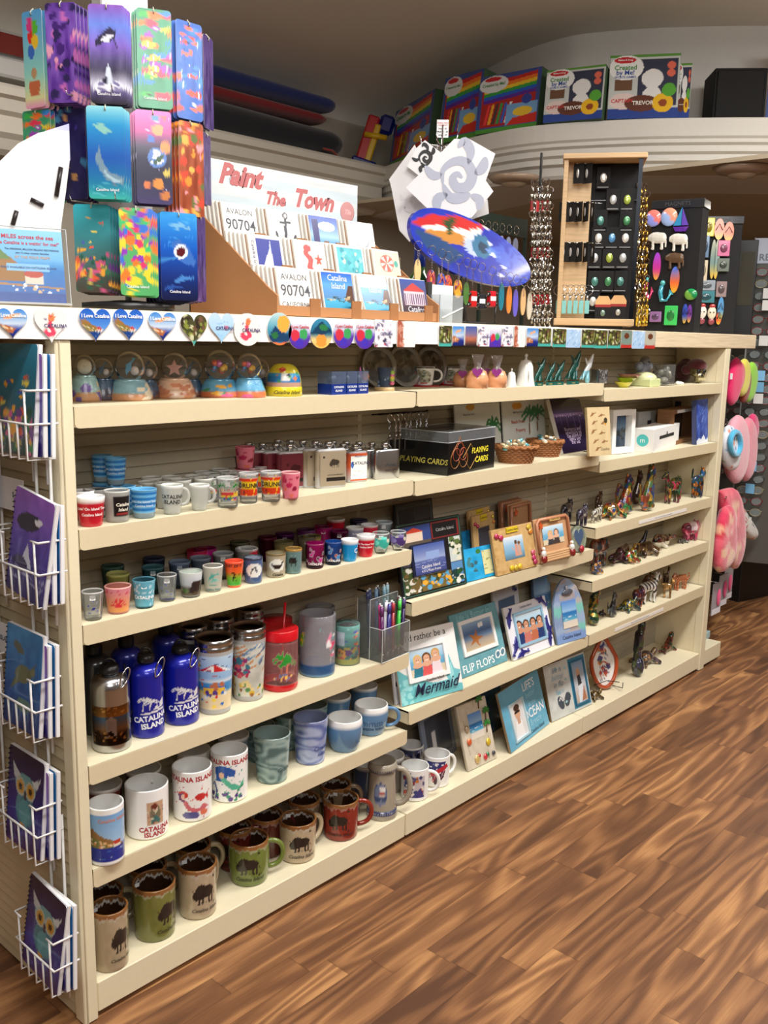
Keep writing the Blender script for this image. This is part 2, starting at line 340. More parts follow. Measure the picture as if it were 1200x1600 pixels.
ys=[-6,1.5]+[1.5+1.25*sin(a) for a in np.linspace(.1,pi/2,9)];zs=[CEIL,CEIL]+[CEIL-.2*(1-cos(a)) for a in np.linspace(.1,pi/2,9)]
q=MB().add([(x,y,z) for x in (-4,9) for y,z in zip(ys,zs)],[(i,i+1,len(ys)+i+1,len(ys)+i) for i in range(len(ys)-1)],(232,228,220),'wall',smooth=True);struct('ceiling',q)
q=MB().box(-4.06,-4,-6,5,0,CEIL,(205,200,190),'wall');struct('wall_west',q)
q=MB().box(-4,9,-6.06,-6,0,CEIL,(205,200,190),'wall');struct('wall_south',q)
q=MB().box(9,9.06,-6,5,0,CEIL,(196,182,156),'wall');struct('wall_east',q)
# north wall under the left ledge: dark green panel with gold letters, moulding, ledge
YN=2.75
q=MB().box(-4,9,YN,YN+.06,0,CEIL,(188,180,166),'wall');struct('wall_north',q)
prof=[(-.37,2.30),(-.385,2.285),(-.385,2.255),(-.36,2.245),(-.35,2.20),(-.325,2.185),(-.325,2.12),(-.30,2.10),(-.28,2.06),(-.25,2.04),(-.002,2.04),(-.002,2.30)]
def sweep(path,prof,col,mat):
    """prof (offset along left normal, z) carried along a plan path"""
    P=np.array(path,float);V=[];n=len(P);k=len(prof)
    for i in range(n):
        t=P[min(i+1,n-1)]-P[max(i-1,0)];t /= np.linalg.norm(t);nn=np.array([-t[1],t[0]])
        for d,z in prof:V.append((*(P[i]+nn*d),z))
    Fc=[(i*k+j,(i+1)*k+j,(i+1)*k+(j+1) % k,i*k+(j+1) % k) for i in range(n-1) for j in range(k)]+[tuple(range(k)),tuple((n-1)*k+j for j in range(k))[::-1]]
    return MB().add(V,Fc,col,mat)
q=sweep([(-4,YN),(3.42,YN)],prof,(222,216,203),'wall');struct('trim_1',q)
# curved ledge: edge points in plan, smooth
edge=[(4.35,3.6),(3.9,3.15),(3.56,2.74),(3.33,2.22),(3.12,1.70),(3.035,1.36),(3.04,1.06),(3.19,.68),(3.345,.43),(3.52,.19),(3.85,-.2),(4.4,-.75),(5.1,-1.3),(6.0,-1.9),(7.5,-2.7),(9,-3.3)]
def smooth_path(P,m=6):
    P=np.array(P,float);out=[]
    for i in range(len(P)-1):
        p0=P[max(i-1,0)];p1=P[i];p2=P[i+1];p3=P[min(i+2,len(P)-1)]
        for k in range(m):t=k/m;out.append(.5*((2*p1)+(-p0+p2)*t+(2*p0-5*p1+4*p2-p3)*t*t+(-p0+3*p1-3*p2+p3)*t**3))
    return np.array(out+[P[-1]])
EP=smooth_path(edge)
prof2=[(0,2.30),(-.004,2.285),(0,2.225),(.012,2.215),(.012,2.20),(.03,2.19),(.03,2.165),(.05,2.155),(.05,2.13),(.075,2.12),(.085,2.085),(.10,2.07),(.62,2.07),(.62,2.30)]
q=sweep(EP,prof2,(222,219,212),'wall');struct('trim_2',q)
q=sweep(EP,[(.42,2.30),(.48,2.30),(.48,CEIL),(.42,CEIL)],(226,224,220),'wall');struct('wall_curved',q)
# soffit behind the ledge and the beige wall it meets
q=MB().box(3.2,9,-3.6,YN,2.072,2.09,(196,182,158),'wall');struct('ceiling_soffit',q)
q=MB().box(7.3,7.36,-6,YN,0,2.072,(196,180,150),'wall');struct('wall_far',q)
# ---------------------------------------------------------------- shelving bays
CRM=(231,221,190);CR2=(220,206,172)
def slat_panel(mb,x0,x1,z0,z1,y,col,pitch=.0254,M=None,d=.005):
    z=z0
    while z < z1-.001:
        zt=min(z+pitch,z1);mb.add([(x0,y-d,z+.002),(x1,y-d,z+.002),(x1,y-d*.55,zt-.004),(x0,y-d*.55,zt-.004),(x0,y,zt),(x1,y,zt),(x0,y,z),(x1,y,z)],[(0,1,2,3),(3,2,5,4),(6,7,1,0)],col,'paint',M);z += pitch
YB=.20
def shelf_mb(L,dep=YB-.006,lip=.037):
    mb=MB();c=.008;g=.003;t=.003
    mb.box(g,L-g,.002,dep,-.004,0,CRM)
    mb.prism([(g,0),(g,-lip+c),(g+c*.3,-lip+c*.3),(g+c,-lip),(L-g-c,-lip),(L-g-c*.3,-lip+c*.3),(L-g,-lip+c),(L-g,0)],0,t,CR2)
    for x in (g,L-g-.002):mb.prism([(0,0),(dep,0),(dep,-lip+.008),(0,-lip+.002)],0,.002,CR2,M=np.array([[0,1,0,x],[1,0,0,.002],[0,0,1,0],[0,0,0,1.]]))
    return mb
LV=[[1.188,.971,.795,.523,.313],[1.189,.967,.655,.361],[1.168,.940,.722,.543,.360]]
ZB=.0765;H=1.302;CT=1.356
names=['left','middle','right']
for b in range(3):
    t=thing('shelving_bay','cream steel shelving bay %s' % ['nearest the camera, holding cups, bottles and mugs','in the middle, holding picture frames and plates','furthest from the camera, holding mosaic animal figurines'][b],'shelving',(b*W3,0,0),0,'bays of the long cream gondola')
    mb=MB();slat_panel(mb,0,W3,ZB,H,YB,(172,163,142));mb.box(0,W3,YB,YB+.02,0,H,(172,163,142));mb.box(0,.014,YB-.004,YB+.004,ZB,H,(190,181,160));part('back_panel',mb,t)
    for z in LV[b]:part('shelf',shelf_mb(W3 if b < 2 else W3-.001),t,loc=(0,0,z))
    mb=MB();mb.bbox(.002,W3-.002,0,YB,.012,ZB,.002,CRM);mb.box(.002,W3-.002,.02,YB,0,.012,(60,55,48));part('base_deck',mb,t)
# end panels with front posts
t=thing('gondola_end_panel','cream slatted end panel at the near left end of the shelving','shelving',(0,0,0),0)
mb=MB();mb.bbox(-.03,-.0005,-.004,.03,.002,H,.002,CRM);mb.box(-.024,-.022,-.006,-.003,.002,H,(190,178,150));mb.bbox(-.032,-.0005,.405,.43,.002,H,.002,CRM);mb.box(-.02,-.0005,.03,.405,.002,H,(214,202,172));part('post',mb,t)
mb=MB();Mx=np.array([[0,1,0,-.021],[-1,0,0,.405],[0,0,1,0],[0,0,0,1.]]);slat_panel(mb,0,.375,.004,H,0,(208,192,158),pitch=.023,M=Mx,d=.006);part('slat_panel',mb,t)
t=thing('gondola_end_panel','cream end panel and post at the far right end of the shelving, beside the slippers','shelving',(3*W3,0,0),0)
mb=MB();mb.bbox(.0005,.045,-.004,.03,.002,H,.002,CRM);mb.box(.0005,.018,.03,.43,.002,H,(228,216,184));part('post',mb,t)
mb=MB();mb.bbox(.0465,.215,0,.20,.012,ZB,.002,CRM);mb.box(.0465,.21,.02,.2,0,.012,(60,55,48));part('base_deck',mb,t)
mb=MB().box(0,3*W3,.3995,.43,0,H,(205,192,160));part('rear_panel',mb,t,loc=(-3*W3,0,0))
# counter top with steel magnet strip
t=thing('counter_top','long pale counter top over the shelving, magnets along its front edge','counter',(0,0,0))
mb=MB();mb.bbox(-.42,3.03,-.006,.44,H+.0005,CT,.002,(222,204,172),'wood_x');part('top_board',mb,t)
mb=MB();mb.box(-.419,1.98,-.008,-.0065,H+.001,CT-.001,(250,250,250),'plastic');part('magnet_strip',mb,t,'white metal strip along the front edge')
# ================================================================ CUPS, MUGS, GLASSES, BOTTLES
def fitcyl(xl,xr,yt,yb,z,back=True):
    """centre, radius and height of the round thing seen between these columns and rows on the shelf at height z"""
    xc=(xl+xr)/2;P=hz(xc,yb,z);r=.03
    for _ in range(6):
        n=hview(P);C_=np.array([P[0]+n[0]*r,P[1]+n[1]*r,z]);r=(xr-xl)/2/F*depth(C_)
    C_=np.array([P[0]+hview(P)[0]*r,P[1]+hview(P)[1]*r,z]);n=hview(C_);Q=C_.copy()
    if back:Q[:2] += n*r
    h=zat(xc,yt,Q)-z
    m=C_[1]+r-(YB-.008)
    if m > 0:C_[1] -= m
    return C_,r,h
def cup_prof(rb,rt,h,wall=.003,foot=.003,bulge=0,n=10,base=.006,lip=None):
    """outer wall up, rim, inner wall down"""
    o=[(0,.0),(rb*.92,0),(rb,foot)]
    for i in range(1,n):f=i/n;o.append((rb+(rt-rb)*f+bulge*sin(pi*f),foot+(h-foot)*f))
    k0=len(o);o += [(rt,h-.0015),(rt-.0008,h),(rt-wall+.0006,h),(rt-wall,h-.0015)]
    for i in range(1,n+1):f=1-i/n;o.append((max(rb+(rt-rb)*f+bulge*sin(pi*f)-wall,.004),base+(h-base)*f))
    o.append((0,base));return o,k0
def handle_path(r,z0,z1,out,n=14,ang=0):
    c=(z0+z1)/2;hh=(z1-z0)/2;pts=[]
    for i in range(n+1):a=-pi/2*1.02+pi*1.04*i/n;pts.append((r-.003+out*max(cos(a),0)**.7,0,c+hh*sin(a)))
    M=T(rz=ang);return np.array(pts)@M[:3,:3].T
def wrap(cv,base,r,z0,z1,span,inside=None,k0=None,rim=None,t0=0):
    """colour function: picture wrapped on the outside around theta 0"""
    base=list(base)+([1] if len(base) == 3 else [])
    def f(th,k,z):
        n=len(th);out=np.tile(np.array(base,float),(n,1));th2=(th-t0+pi) % (2*pi)-pi
        m=(np.abs(th2) <= span) & (z >= z0) & (z <= z1) & (k < (k0 or 999))
        if cv is not None and m.any():out[m]=cv.sample((th2[m]/span+1)/2,(z[m]-z0)/(z1-z0))
        if inside is not None and k0:out[k >= k0]=list(inside)+([1] if len(inside) == 3 else [])
        if rim is not None and k0:out[(k >= k0-1) & (k <= k0+3)]=list(rim)+([1] if len(rim) == 3 else [])
        return out
    return f
def tagmb(w=.011,h=.009):return MB().box(-w/2,w/2,-.0004,0,0,h,(250,250,250),'paper')
def place(name,cat,label,P,group=None,turn=0,root=None):
    return thing(name,label,cat,P,face_cam(P)+turn,group)
# ---- little printed pictures for the cups
def bison(cv,u,v,s,col,flip=1,k=1):
    a=cv.asp;f=flip
    cv.ell(u+.02*s*f,v+.1*s/a,.36*s,.24*s/a,col,.1*f,k);cv.ell(u-.2*s*f,v+.12*s/a,.26*s,.3*s/a,col,0,k);cv.ell(u-.42*s*f,v-.06*s/a,.16*s,.2*s/a,col,0,k)
    for x in (-.3,-.16,.16,.3):cv.poly([(u+(x-.05)*s*f,v),(u+(x+.05)*s*f,v),(u+(x+.03)*s*f,v-.42*s/a),(u+(x-.03)*s*f,v-.42*s/a)],col,k)
    cv.poly([(u-.5*s*f,v+.05*s/a),(u-.6*s*f,v+.2*s/a),(u-.46*s*f,v+.12*s/a)],col,k);cv.line([(u+.34*s*f,v+.15*s/a),(u+.44*s*f,v-.15*s/a)],.03*s,col,k);return cv
def palm(cv,u,v,h,tr=(120,80,40),lf=(40,120,50),s=1):
    a=cv.asp;cv.line([(u,v),(u+.02*s,v+h*.6),(u+.05*s,v+h)],.03*s,tr)
    for q in (.2,.9,1.7,2.4,3.0,-.4,3.6):cv.line([(u+.05*s,v+h),(u+.05*s+.12*s*cos(q),v+h+.10*s*sin(q)/a),(u+.05*s+.2*s*cos(q),v+h+(.10*sin(q)-.06)*s/a)],.035*s,lf)
    return cv
def fish(cv,u,v,s,col,flip=1,col2=None):
    a=cv.asp;cv.ell(u,v,s,s*.55/a,col);cv.poly([(u+s*.7*flip,v),(u+s*1.5*flip,v+s*.5/a),(u+s*1.5*flip,v-s*.5/a)],col)
    if col2:cv.ell(u-s*.1*flip,v,s*.18,s*.5/a,col2)
    cv.ell(u-s*.6*flip,v+s*.1/a,s*.1,s*.1/a,(20,20,20));return cv
def dolphin(cv,u,v,s,col,rot=0,belly=None):
    a=cv.asp;c,n=cos(rot),sin(rot)
    def q(x,y):return (u+s*(x*c-y*n),v+s*(x*n+y*c)/a)
    cv.poly([q(x,y) for x,y in ((-1,-.05),(-.75,.1),(-.45,.27),(-.1,.34),(.02,.55),(.16,.33),(.5,.18),(.8,-.02),(1.0,.18),(.98,-.05),(1.12,-.25),(.8,-.16),(.4,-.05),(0,-.1),(-.15,-.3),(-.28,-.12),(-.6,-.1))],col)
    if belly:cv.poly([q(x,y) for x,y in ((-.9,-.05),(-.6,.02),(-.1,.02),(.4,.02),(.4,-.05),(0,-.1),(-.6,-.1))],belly)
    return cv
def town(w=60,h=50,sky=((120,180,230),(190,220,240)),sea=(30,70,150),seed=1):
    cv=Cv(w,h).grad([(0,sea),(.3,sea),(.34,sky[1]),(1,sky[0])]);g=np.random.default_rng(seed)
    cv.poly([(0,.3),(0,.62),(.15,.7),(.35,.55),(.6,.42),(.8,.3)],(150,110,60)).poly([(0,.3),(0,.5),(.2,.52),(.4,.42),(.6,.3)],(120,120,60))
    for i in range(26):u=g.uniform(0,.6);v=g.uniform(.3,.48-.2*u);cv.rect(u,u+.04,v,v+.035,[(240,220,190),(220,150,90),(230,190,140)][i % 3])
    cv.rect(.55,.72,.3,.4,(235,225,205)).ell(.635,.4,.09,.05,(190,60,40));cv.streaks(25,[(60,120,190),(20,50,110),(190,210,230)],.012,v=(.02,.28),L=.12,seed=seed)
    return cv
def reef(w,h,seed=0,top=(60,190,215),bot=(10,60,130)):
    cv=Cv(w,h).grad([(0,bot),(.5,[(a+b)/2 for a,b in zip(top,bot)]),(1,top)])
    cv.spots(60,[(225,90,60),(240,170,60),(110,60,140),(60,130,90),(210,90,140),(200,180,90),(30,90,70)],(.03,.09),v=(0,.42),seed=seed)
    g=np.random.default_rng(seed+5)
    for i in range(9):fish(cv,g.uniform(.1,.9),g.uniform(.4,.85),g.uniform(.035,.07),[(250,180,40),(240,100,40),(250,230,90),(80,90,200)][i % 4],1 if i % 2 else -1)
    return cv
def sq(col,n=24):return Cv(n,n,col)
# ---- base deck row: stoneware mugs
def stone_mug(P,r,h,col,label,handle=True,art=True,turn=0,group=None,hs=1,cat='mug',rimc=(132,88,48),barrel=.0,flip=1,inside=(58,36,24)):
    t=place('stoneware_mug',cat,label,P,group,turn)
    prof,k0=cup_prof(r*.93,r,h,.0045,bulge=barrel,n=36)
    cv=Cv(70,80,col).noise(5,8);d=(36,30,27)
    if art:bison(cv,.5,.52,.56,d,flip);cv.spots(14,[d],(.008,.02),(.25,.8),(.28,.36),seed=3).ell(.72,.82,.03,.03*70/80,d)
    f0=wrap(cv,col,r,0,h,1.1,inside,k0,rimc,0)
    def f(th,k,z):
        c=f0(th,k,z);w=.003+.0015*np.sin(th*9)+.001*np.sin(th*23);m=(k < k0) & (z > h-w-.006) & (z < h-.002);c[m,:3]=np.array(rimc)*1.12
        m=(k < k0) & (z > h-w*2.4-.006) & (z <= h-w-.006);c[m,:3]=c[m,:3]*.45+np.array((205,200,190))*.55*.96
        m=(k > k0+3) & (z > h-w*2-.004);c[m,:3]=np.array(rimc)*.9;m=(k > k0+3) & (z > h-w*2-.009) & (z <= h-w*2-.004);c[m,:3]=(200,195,186);return c
    mb=MB().lathe(prof,128,f,'ceramic');
    if art:mb.text('Catalina Island',0,h*.2,r*.26,d,bend=r*.965+barrel*.5,shear=.4,bold=.01)
    part('body',mb,t)
    if handle:part('handle',MB().tube(handle_path(r*.97,h*.22,h*.86,r*.85),.0062,col,'ceramic',8,M=T(rz=handle_ang(P,handle))),t)
    part('price_sticker',tagmb(),t,'small white sticker at the rim',loc=(-r*.35,r*.72,h*.86),rot=(.1,0,-.3));return t
def handle_ang(P,a):return a if a is not True else 0.35
G0='stoneware mugs on the base deck'
def row(specs,z,fn):
    for s in specs:
        P,r,h=fitcyl(*s[:4],z);fn(P,r,h,*s[4:])
row([(146,203,1397,1522,(176,158,128),'tall beige stoneware mug with dark bison, nearest the left post on the bottom deck',False,True,.75),
     (210,276,1357,1475,(118,120,58),'tall olive green stoneware mug between two beige ones on the bottom deck',False,True,.85),
     (279,340,1329,1440,(186,168,140),'tall beige stoneware mug with a bison print, right of the olive mug',.5,True,.45),
     (359,420,1292,1388,(112,128,58),'olive green barrel mug with a black bison facing front and a big handle',.12,True,.02),
     (436,494,1263,1352,(190,172,142),'beige tapered mug with bison, between the green and the red mug',.5,True,.25),
     (504,560,1232,1317,(140,44,30),'brick red stoneware mug with black bison on the bottom deck',.25,True,-.05)],ZB,lambda P,r,h,c,l,hd,a,tn:stone_mug(P,r,h,c,l,hd,a,tn,G0,barrel=.003 if hd == .12 else 0))
for i,(x,y,c,l) in enumerate([(172,1465,(150,140,110),'dim beige mug standing behind the nearest beige mug'),(240,1420,(150,130,95),'beige mug standing behind the tall olive mug'),(310,1385,(160,145,112),'beige mug standing behind the second tall beige mug'),
        (376,1356,(96,34,26),'dark red mug in the back row behind the olive barrel mug'),(425,1335,(92,36,30),'maroon mug with dark bison behind the beige tapered mug'),(483,1308,(110,96,80),'taupe mug in the back row left of the red mug'),(532,1283,(120,100,78),'brown rimmed mug right behind the brick red mug')]):
    P=hz(x,y,ZB);P[1]=min(P[1]+.02,.142);stone_mug(P,.041,.1,c,l,.6,i % 2 == 1,-.3,'back row of stoneware mugs on the base deck')
# stein
P,r,h=fitcyl(572,620,1177,1284,ZB);t=place('beer_stein','mug','grey pottery stein with blue bands and a casino picture',P,None,-.12)
band=[(0,0),(r*1.0,0),(r*1.02,.005),(r*1.0,.012)]+[(r*(1.0-.03*i/4),.012+.01*i/4) for i in range(1,5)]+[(r*.94-.0003*i,.022+(h-.044)*i/16) for i in range(17)]+[(r*.95,h-.02),(r*.96,h-.012),(r*.9,h-.008),(r*.88,h),(r*.80,h),(r*.80,.01),(0,.01)]
pc=Cv(40,70,(168,160,144)).ell(.5,.5,.42,.42,(66,84,128)).ell(.5,.5,.36,.36,(120,134,164)).rect(.14,.86,.0,.5,(120,134,164)).rect(.14,.86,.18,.42,(70,90,130)).ell(.62,.68,.2,.12,(236,236,232)).rect(.42,.75,.4,.52,(200,190,180)).poly([(.4,.52),(.78,.52),(.58,.6)],(176,70,60)).poly([(.05,.2),(.5,.0),(0,0)],(168,160,144)).poly([(.95,.2),(.5,.0),(1,0)],(168,160,144)).streaks(14,[(200,205,210),(40,60,100)],.03,(.2,.8),(.2,.4),.2)
def fs(th,k,z):
    f0=wrap(pc,(162,154,138),r,h*.26,h*.72,.62);c=f0(th,k,z);ch=(np.sin(th*40) > 0)
    for a,b in ((.012,.024),(h-.025,h-.013)):
        m=(z > a) & (z < b) & (k < len(band)-3);c[m,:3]=np.where(ch[m][:,None] & ((z[m] > a+.004) & (z[m] < b-.004))[:,None],(150,150,160),(46,60,104))
    return c
part('body',MB().lathe(band,110,fs,'ceramic'),t);hpt=handle_path(r*.93,h*.2,h*.86,r*.95)
mb=MB().tube(hpt,.0075,(166,158,142),'ceramic',8,M=T(rz=.15));M=T(rz=.15)
for p_ in hpt[2:-2]:mb.ell((p_+np.array([.0075,0,0]))@M[:3,:3].T,.0022,(50,60,96),'ceramic',6)
part('handle',mb,t)
# generic printed mug
def mug(P,r,h,col,cv,label,inside=(246,246,244),hd=None,turn=0,text=(),mat='ceramic',group=None,z0=.06,z1=.94,span=1.1,rb=.97,bulge=0,cat='mug',name='mug',rim=None,seg=96,tag_=False,hcol=None,hr=.005,extra=None):
    t=place(name,cat,label,P,group,turn);prof,k0=cup_prof(r*rb,r,h,.0035,bulge=bulge,n=44 if cv is not None else 8)
    mb=MB().lathe(prof,seg if cv is None or seg < 90 else 132,wrap(cv,col,r,h*z0,h*z1,span,inside,k0,rim),mat)
    for tx in text:mb.text(tx[0],tx[1]*r,tx[2]*h,tx[3],tx[4],bend=r*(rb+(1-rb)*tx[2])+bulge*sin(pi*tx[2]),shear=tx[5] if len(tx) > 5 else 0,bold=tx[6] if len(tx) > 6 else .015,sx=tx[7] if len(tx) > 7 else 1)
    if extra:extra(mb,r,h)
    part('body',mb,t)
    if hd is not None:part('handle',MB().tube(handle_path(r*.98,h*.2,h*.82,r*.8),hr,hcol or col,mat,8,M=T(rz=hd)),t)
    if tag_:part('price_sticker',tagmb(.009,.008),t,'small white price sticker',loc=(0,-r*.98,h*.8),rot=(-.08,0,0))
    return t
WH=(246,246,244)
am=Cv(70,60,WH).rect(.1,.9,.1,.85,(200,190,196)).spots(40,[(150,40,40),(60,70,120),(230,225,220),(200,120,60),(90,90,130)],(.03,.08),(.12,.88),(.12,.82),seed=4).ell(.3,.2,.14,.12,(214,60,40)).spots(10,[(240,200,190)],(.01,.03),(.2,.4),(.12,.3),seed=6).poly([(.45,.1),(.9,.1),(.75,.45)],(60,60,130))
P,r,h=fitcyl(625,669,1185,1254,ZB);mug(P,r,h,WH,am,'white mug with patriotic collage, handle to the right, beside the grey stein',hd=.1,turn=-.1)
fl=Cv(70,60,WH).poly([(.1,.95),(.8,.95),(.7,.55),(.2,.5)],(44,54,120)).spots(14,[(240,240,245)],(.015,.03),(.2,.7),(.6,.9),seed=2).poly([(.2,.5),(.85,.85),(.9,.7),(.3,.35)],(190,44,56)).poly([(.3,.36),(.8,.6),(.7,.3),(.4,.05)],(70,40,60)).streaks(10,[(200,60,90),(240,230,235)],.03,(.2,.7),(.1,.5),.3,ang=1)
P,r,h=fitcyl(660,702,1167,1232,ZB);mug(P,r,h,WH,fl,'white mug with a stars and stripes print, rightmost of the white mugs',hd=.55,turn=.1)
P,r,h=fitcyl(622,661,1154,1215,ZB);mug(P,r,h,WH,Cv(50,40,(64,68,100)).spots(30,[(150,150,190),(30,34,60)],(.03,.08)),'white mug with dark blue print behind the other white mugs',hd=None)
P=hz(612,1232,ZB);P[1]=.13;mug(P,.04,.1,(150,140,132),None,'grey mug half hidden behind the pottery stein',hd=.4)
P=hz(566,1240,ZB);P[1]=.14;mug(P,.04,.1,(70,80,110),None,'dark blue mug at the back between the red mug and the stein',hd=.4)
# ---- shelf 5 row
Z5=.313
RED=(176,40,44)
P,r,h=fitcyl(141,196,1239,1355,Z5);mug(P,r,h,WH,town(70,60,((120,170,220),(170,205,235)),(30,50,150)),'white mug with a harbour photo wrapped round, nearest the left post',text=[('Catalina Island',.2,.8,r*.3,(214,140,110))],span=1.5,z0=.08,z1=.9,turn=.2)
P,r,h=fitcyl(197,266,1206,1315,Z5);r *= .96
mer=Cv(40,44,(196,160,130)).ell(.5,.5,.3,.38,(120,110,90)).poly([(.2,.2),(.5,.45),(.8,.2),(.7,.05),(.5,.2),(.3,.05)],(60,110,110)).ell(.5,.72,.15,.14,(210,170,150)).ell(.45,.82,.2,.12,(110,50,40)).spots(16,[(60,60,60),(200,200,170),(150,60,50)],(.03,.07),seed=8)
t=mug(P,r,h,WH,mer,'white mug with a small mermaid print and red lettering, second from the left post',z0=.3,z1=.76,span=.42,turn=.38,hd=.9,text=[('CATALINA',0,.22,r*.32,RED,0,.03),('ISLAND',0,.11,r*.32,RED,0,.03)])
pm=Cv(80,80,WH).spots(26,[(214,60,60),(230,130,120)],(.012,.03),seed=3).ell(.3,.68,.13,.09,(210,60,50)).poly([(.25,.66),(.4,.5),(.5,.35),(.68,.32),(.8,.42),(.95,.3),(.8,.26),(.6,.2),(.4,.28),(.28,.5)],(214,110,120)).poly([(.16,.7),(.2,.52),(.34,.5),(.32,.72)],(120,60,110)).ell(.48,.14,.2,.1,(90,90,150)).ell(.72,.6,.14,.09,(206,50,50)).poly([(.82,.6),(.92,.7),(.92,.5)],(206,50,50)).ell(.8,.18,.1,.08,(230,120,90)).ell(.3,.62,.05,.08,(240,200,180))
P,r,h=fitcyl(271,332,1181,1286,Z5);mug(P,r,h,WH,pm,'white mug with pink mermaids and red lettering',turn=-.05,z0=.04,z1=.8,text=[('CATALINA ISLAND',-.1,.86,r*.36,RED,0,.03)])
tm=Cv(80,80,WH).spots(30,[(80,170,160),(60,110,170)],(.012,.03),seed=13).poly([(.15,.9),(.2,.55),(.42,.55),(.5,.72),(.66,.68),(.7,.85),(.5,.97),(.3,1)],(40,90,170)).poly([(.4,.7),(.6,.5),(.8,.42),(.95,.6),(.9,.35),(.6,.32),(.4,.5),(.3,.62)],(90,190,160)).ell(.34,.72,.07,.09,(235,190,150)).line([(.7,.05),(.75,.3),(.9,.4)],.04,(50,140,90)).line([(.15,.05),(.2,.3),(.12,.5)],.05,(60,80,140)).spots(14,[(90,60,140),(60,150,120)],(.03,.07),v=(0,.25),seed=5).line([(.5,.05),(.5,.28)],.04,(50,150,120))
P,r,h=fitcyl(330,388,1157,1256,Z5);mug(P,r,h,WH,tm,'white mug with a blue haired teal mermaid and red lettering',turn=-.08,z0=.04,z1=.8,text=[('CATALINA ISLAND',-.1,.86,r*.36,RED,0,.03)])
def marble(c1,c2,c3,seed):
    cv=Cv(96,70,c1).noise(1,4,seed);n=np.sin(cv.n*7+cv.U*9+cv.V*5)
    cv.a[...,:3]=np.where(n[...,None] > .45,c2,np.where(n[...,None] < -.55,c3,c1));q=cv.a.copy()
    for _ in range(2):q[1:-1,1:-1]=(q[:-2,1:-1]+q[2:,1:-1]+q[1:-1,:-2]+q[1:-1,2:]+q[1:-1,1:-1])/5
    cv.a=q;return cv
gm=marble((128,158,156),(158,184,180),(84,112,114),5);bm=marble((146,160,204),(176,190,224),(98,116,178),9)
P,r,h=fitcyl(396,454,1132,1229,Z5);mug(P,r,h,(128,158,156),gm,'grey green marbled tumbler cup on the shelf of mugs',inside=(148,168,164),rb=.82,z0=0,z1=1,span=pi,name='marbled_cup',cat='cup',text=[('Catalina',.75,.3,r*.3,(70,100,100),.4)])
P,r,h=fitcyl(457,512,1108,1199,Z5);mug(P,r,h,(146,160,204),bm,'lavender blue marbled tumbler cup between the green one and the blue mugs',inside=(140,150,186),rb=.82,z0=0,z1=1,span=pi,name='marbled_cup',cat='cup',text=[('Catalina',.7,.38,r*.32,(60,76,140),.4),('Island',.75,.24,r*.3,(60,76,140),.4)])
BL=(94,136,176)
P,r,h=fitcyl(511,565,1109,1180,Z5);mug(P,r,h,BL,None,'round bottomed blue mug with white inside, handle hidden',rb=.78,bulge=.006,rim=WH,seg=64,text=[('C',.85,.4,r*.5,(70,100,140))])
P,r,h=fitcyl(553,605,1089,1154,Z5);mug(P,r,h,BL,None,'blue mug with scalloped lettering and its handle to the right, at the shelf end',rb=.76,bulge=.006,hd=.15,rim=WH,seg=64,text=[('Catalina Island',.1,.3,r*.27,(40,66,108),0,.02),('mmm',.1,.5,r*.6,(60,92,136),0,0)])
for x,y,c,l,a in [(507,1128,BL,'blue mug with white inside behind the round bottomed mug',0),(552,1112,BL,'blue mug with white inside at the back near the shelf end',0),(440,1160,(110,146,150),'teal marbled cup behind the grey green one',1),(478,1146,(110,150,160),'second teal marbled cup behind the lavender one',1),(352,1195,(90,110,130),'dark glazed mug behind the teal mermaid mug',0),(300,1225,(240,238,234),'plain white mug behind the pink mermaid mug',0),(232,1262,(80,50,44),'dark brown mug behind the small mermaid print mug',0),(172,1290,(110,40,36),'dark red mug behind the harbour photo mug',0),(396,1180,(120,140,130),'grey marbled cup at the back between mermaid mug and marbled cup',1)]:
    P=hz(x,y,Z5);P[1]=min(max(P[1]+.02,.125),.148);mug(P,.038,.088,c,gm if a else None,l,inside=WH if not a else (148,168,164),rb=.82,z0=0,z1=1,span=pi,seg=40,name='marbled_cup' if a else 'mug',cat='cup' if a else 'mug')
# ================================================================ SHOT GLASSES, TUMBLERS AND BOTTLES
def shot(P,r,h,label,tint=(235,240,240),cv=None,group=None,rb=.78,solid=False,frost=False,turn=0,text=(),inside=None,span=1.2,z0=.1,z1=.95,base_col=None,sticker=False,hd=None,seg=48,rim=None,name='shot_glass',bulge=0,mat=None,thick=.008,decal_inside=True):
    t=place(name,'shot glass',label,P,group,turn);n=16 if cv is not None else 8
    prof,k0=cup_prof(r*rb,r,h,.0022,bulge=bulge,n=n,base=thick);mt=mat or ('plastic' if solid else 'frosted' if frost else 'glass')
    al=1 if solid else .5 if frost else .12
    base=tuple(tint)+(al,);ins=(tuple(inside)+(1,)) if inside is not None else tuple(tint)+(al*.6,)
    def f(th,k,z):
        c=wrap(cv,base,r,h*z0,h*z1,span,ins,k0,rim)(th,k,z)
        if base_col is not None:m=(z < h*.16) & (k < k0);c[m]=list(base_col)+[.45 if not solid else 1]
        if not solid:m=(k >= k0) & (k <= k0+3);c[m]=[min(255,q+25) for q in tint]+[min(1,al+.3)]
        return c
    mb=MB().lathe(prof,seg,f,mt)
    for tx in text:mb.text(tx[0],tx[1]*r,tx[2]*h,tx[3],tx[4],bend=r*(rb+(1-rb)*tx[2])+.0003,bold=.02,shear=tx[5] if len(tx) > 5 else 0)
    part('body',mb,t)
    if hd is not None:part('handle',MB().tube(handle_path(r*.92,h*.3,h*.85,r*.7),.0035,tuple(tint)+(al,),mt,7,M=T(rz=hd)),t)
    if sticker:part('price_sticker',tagmb(.010,.009),t,'small white price sticker',loc=(0,-r*.93,h*.74),rot=(-.1,0,0))
    return t
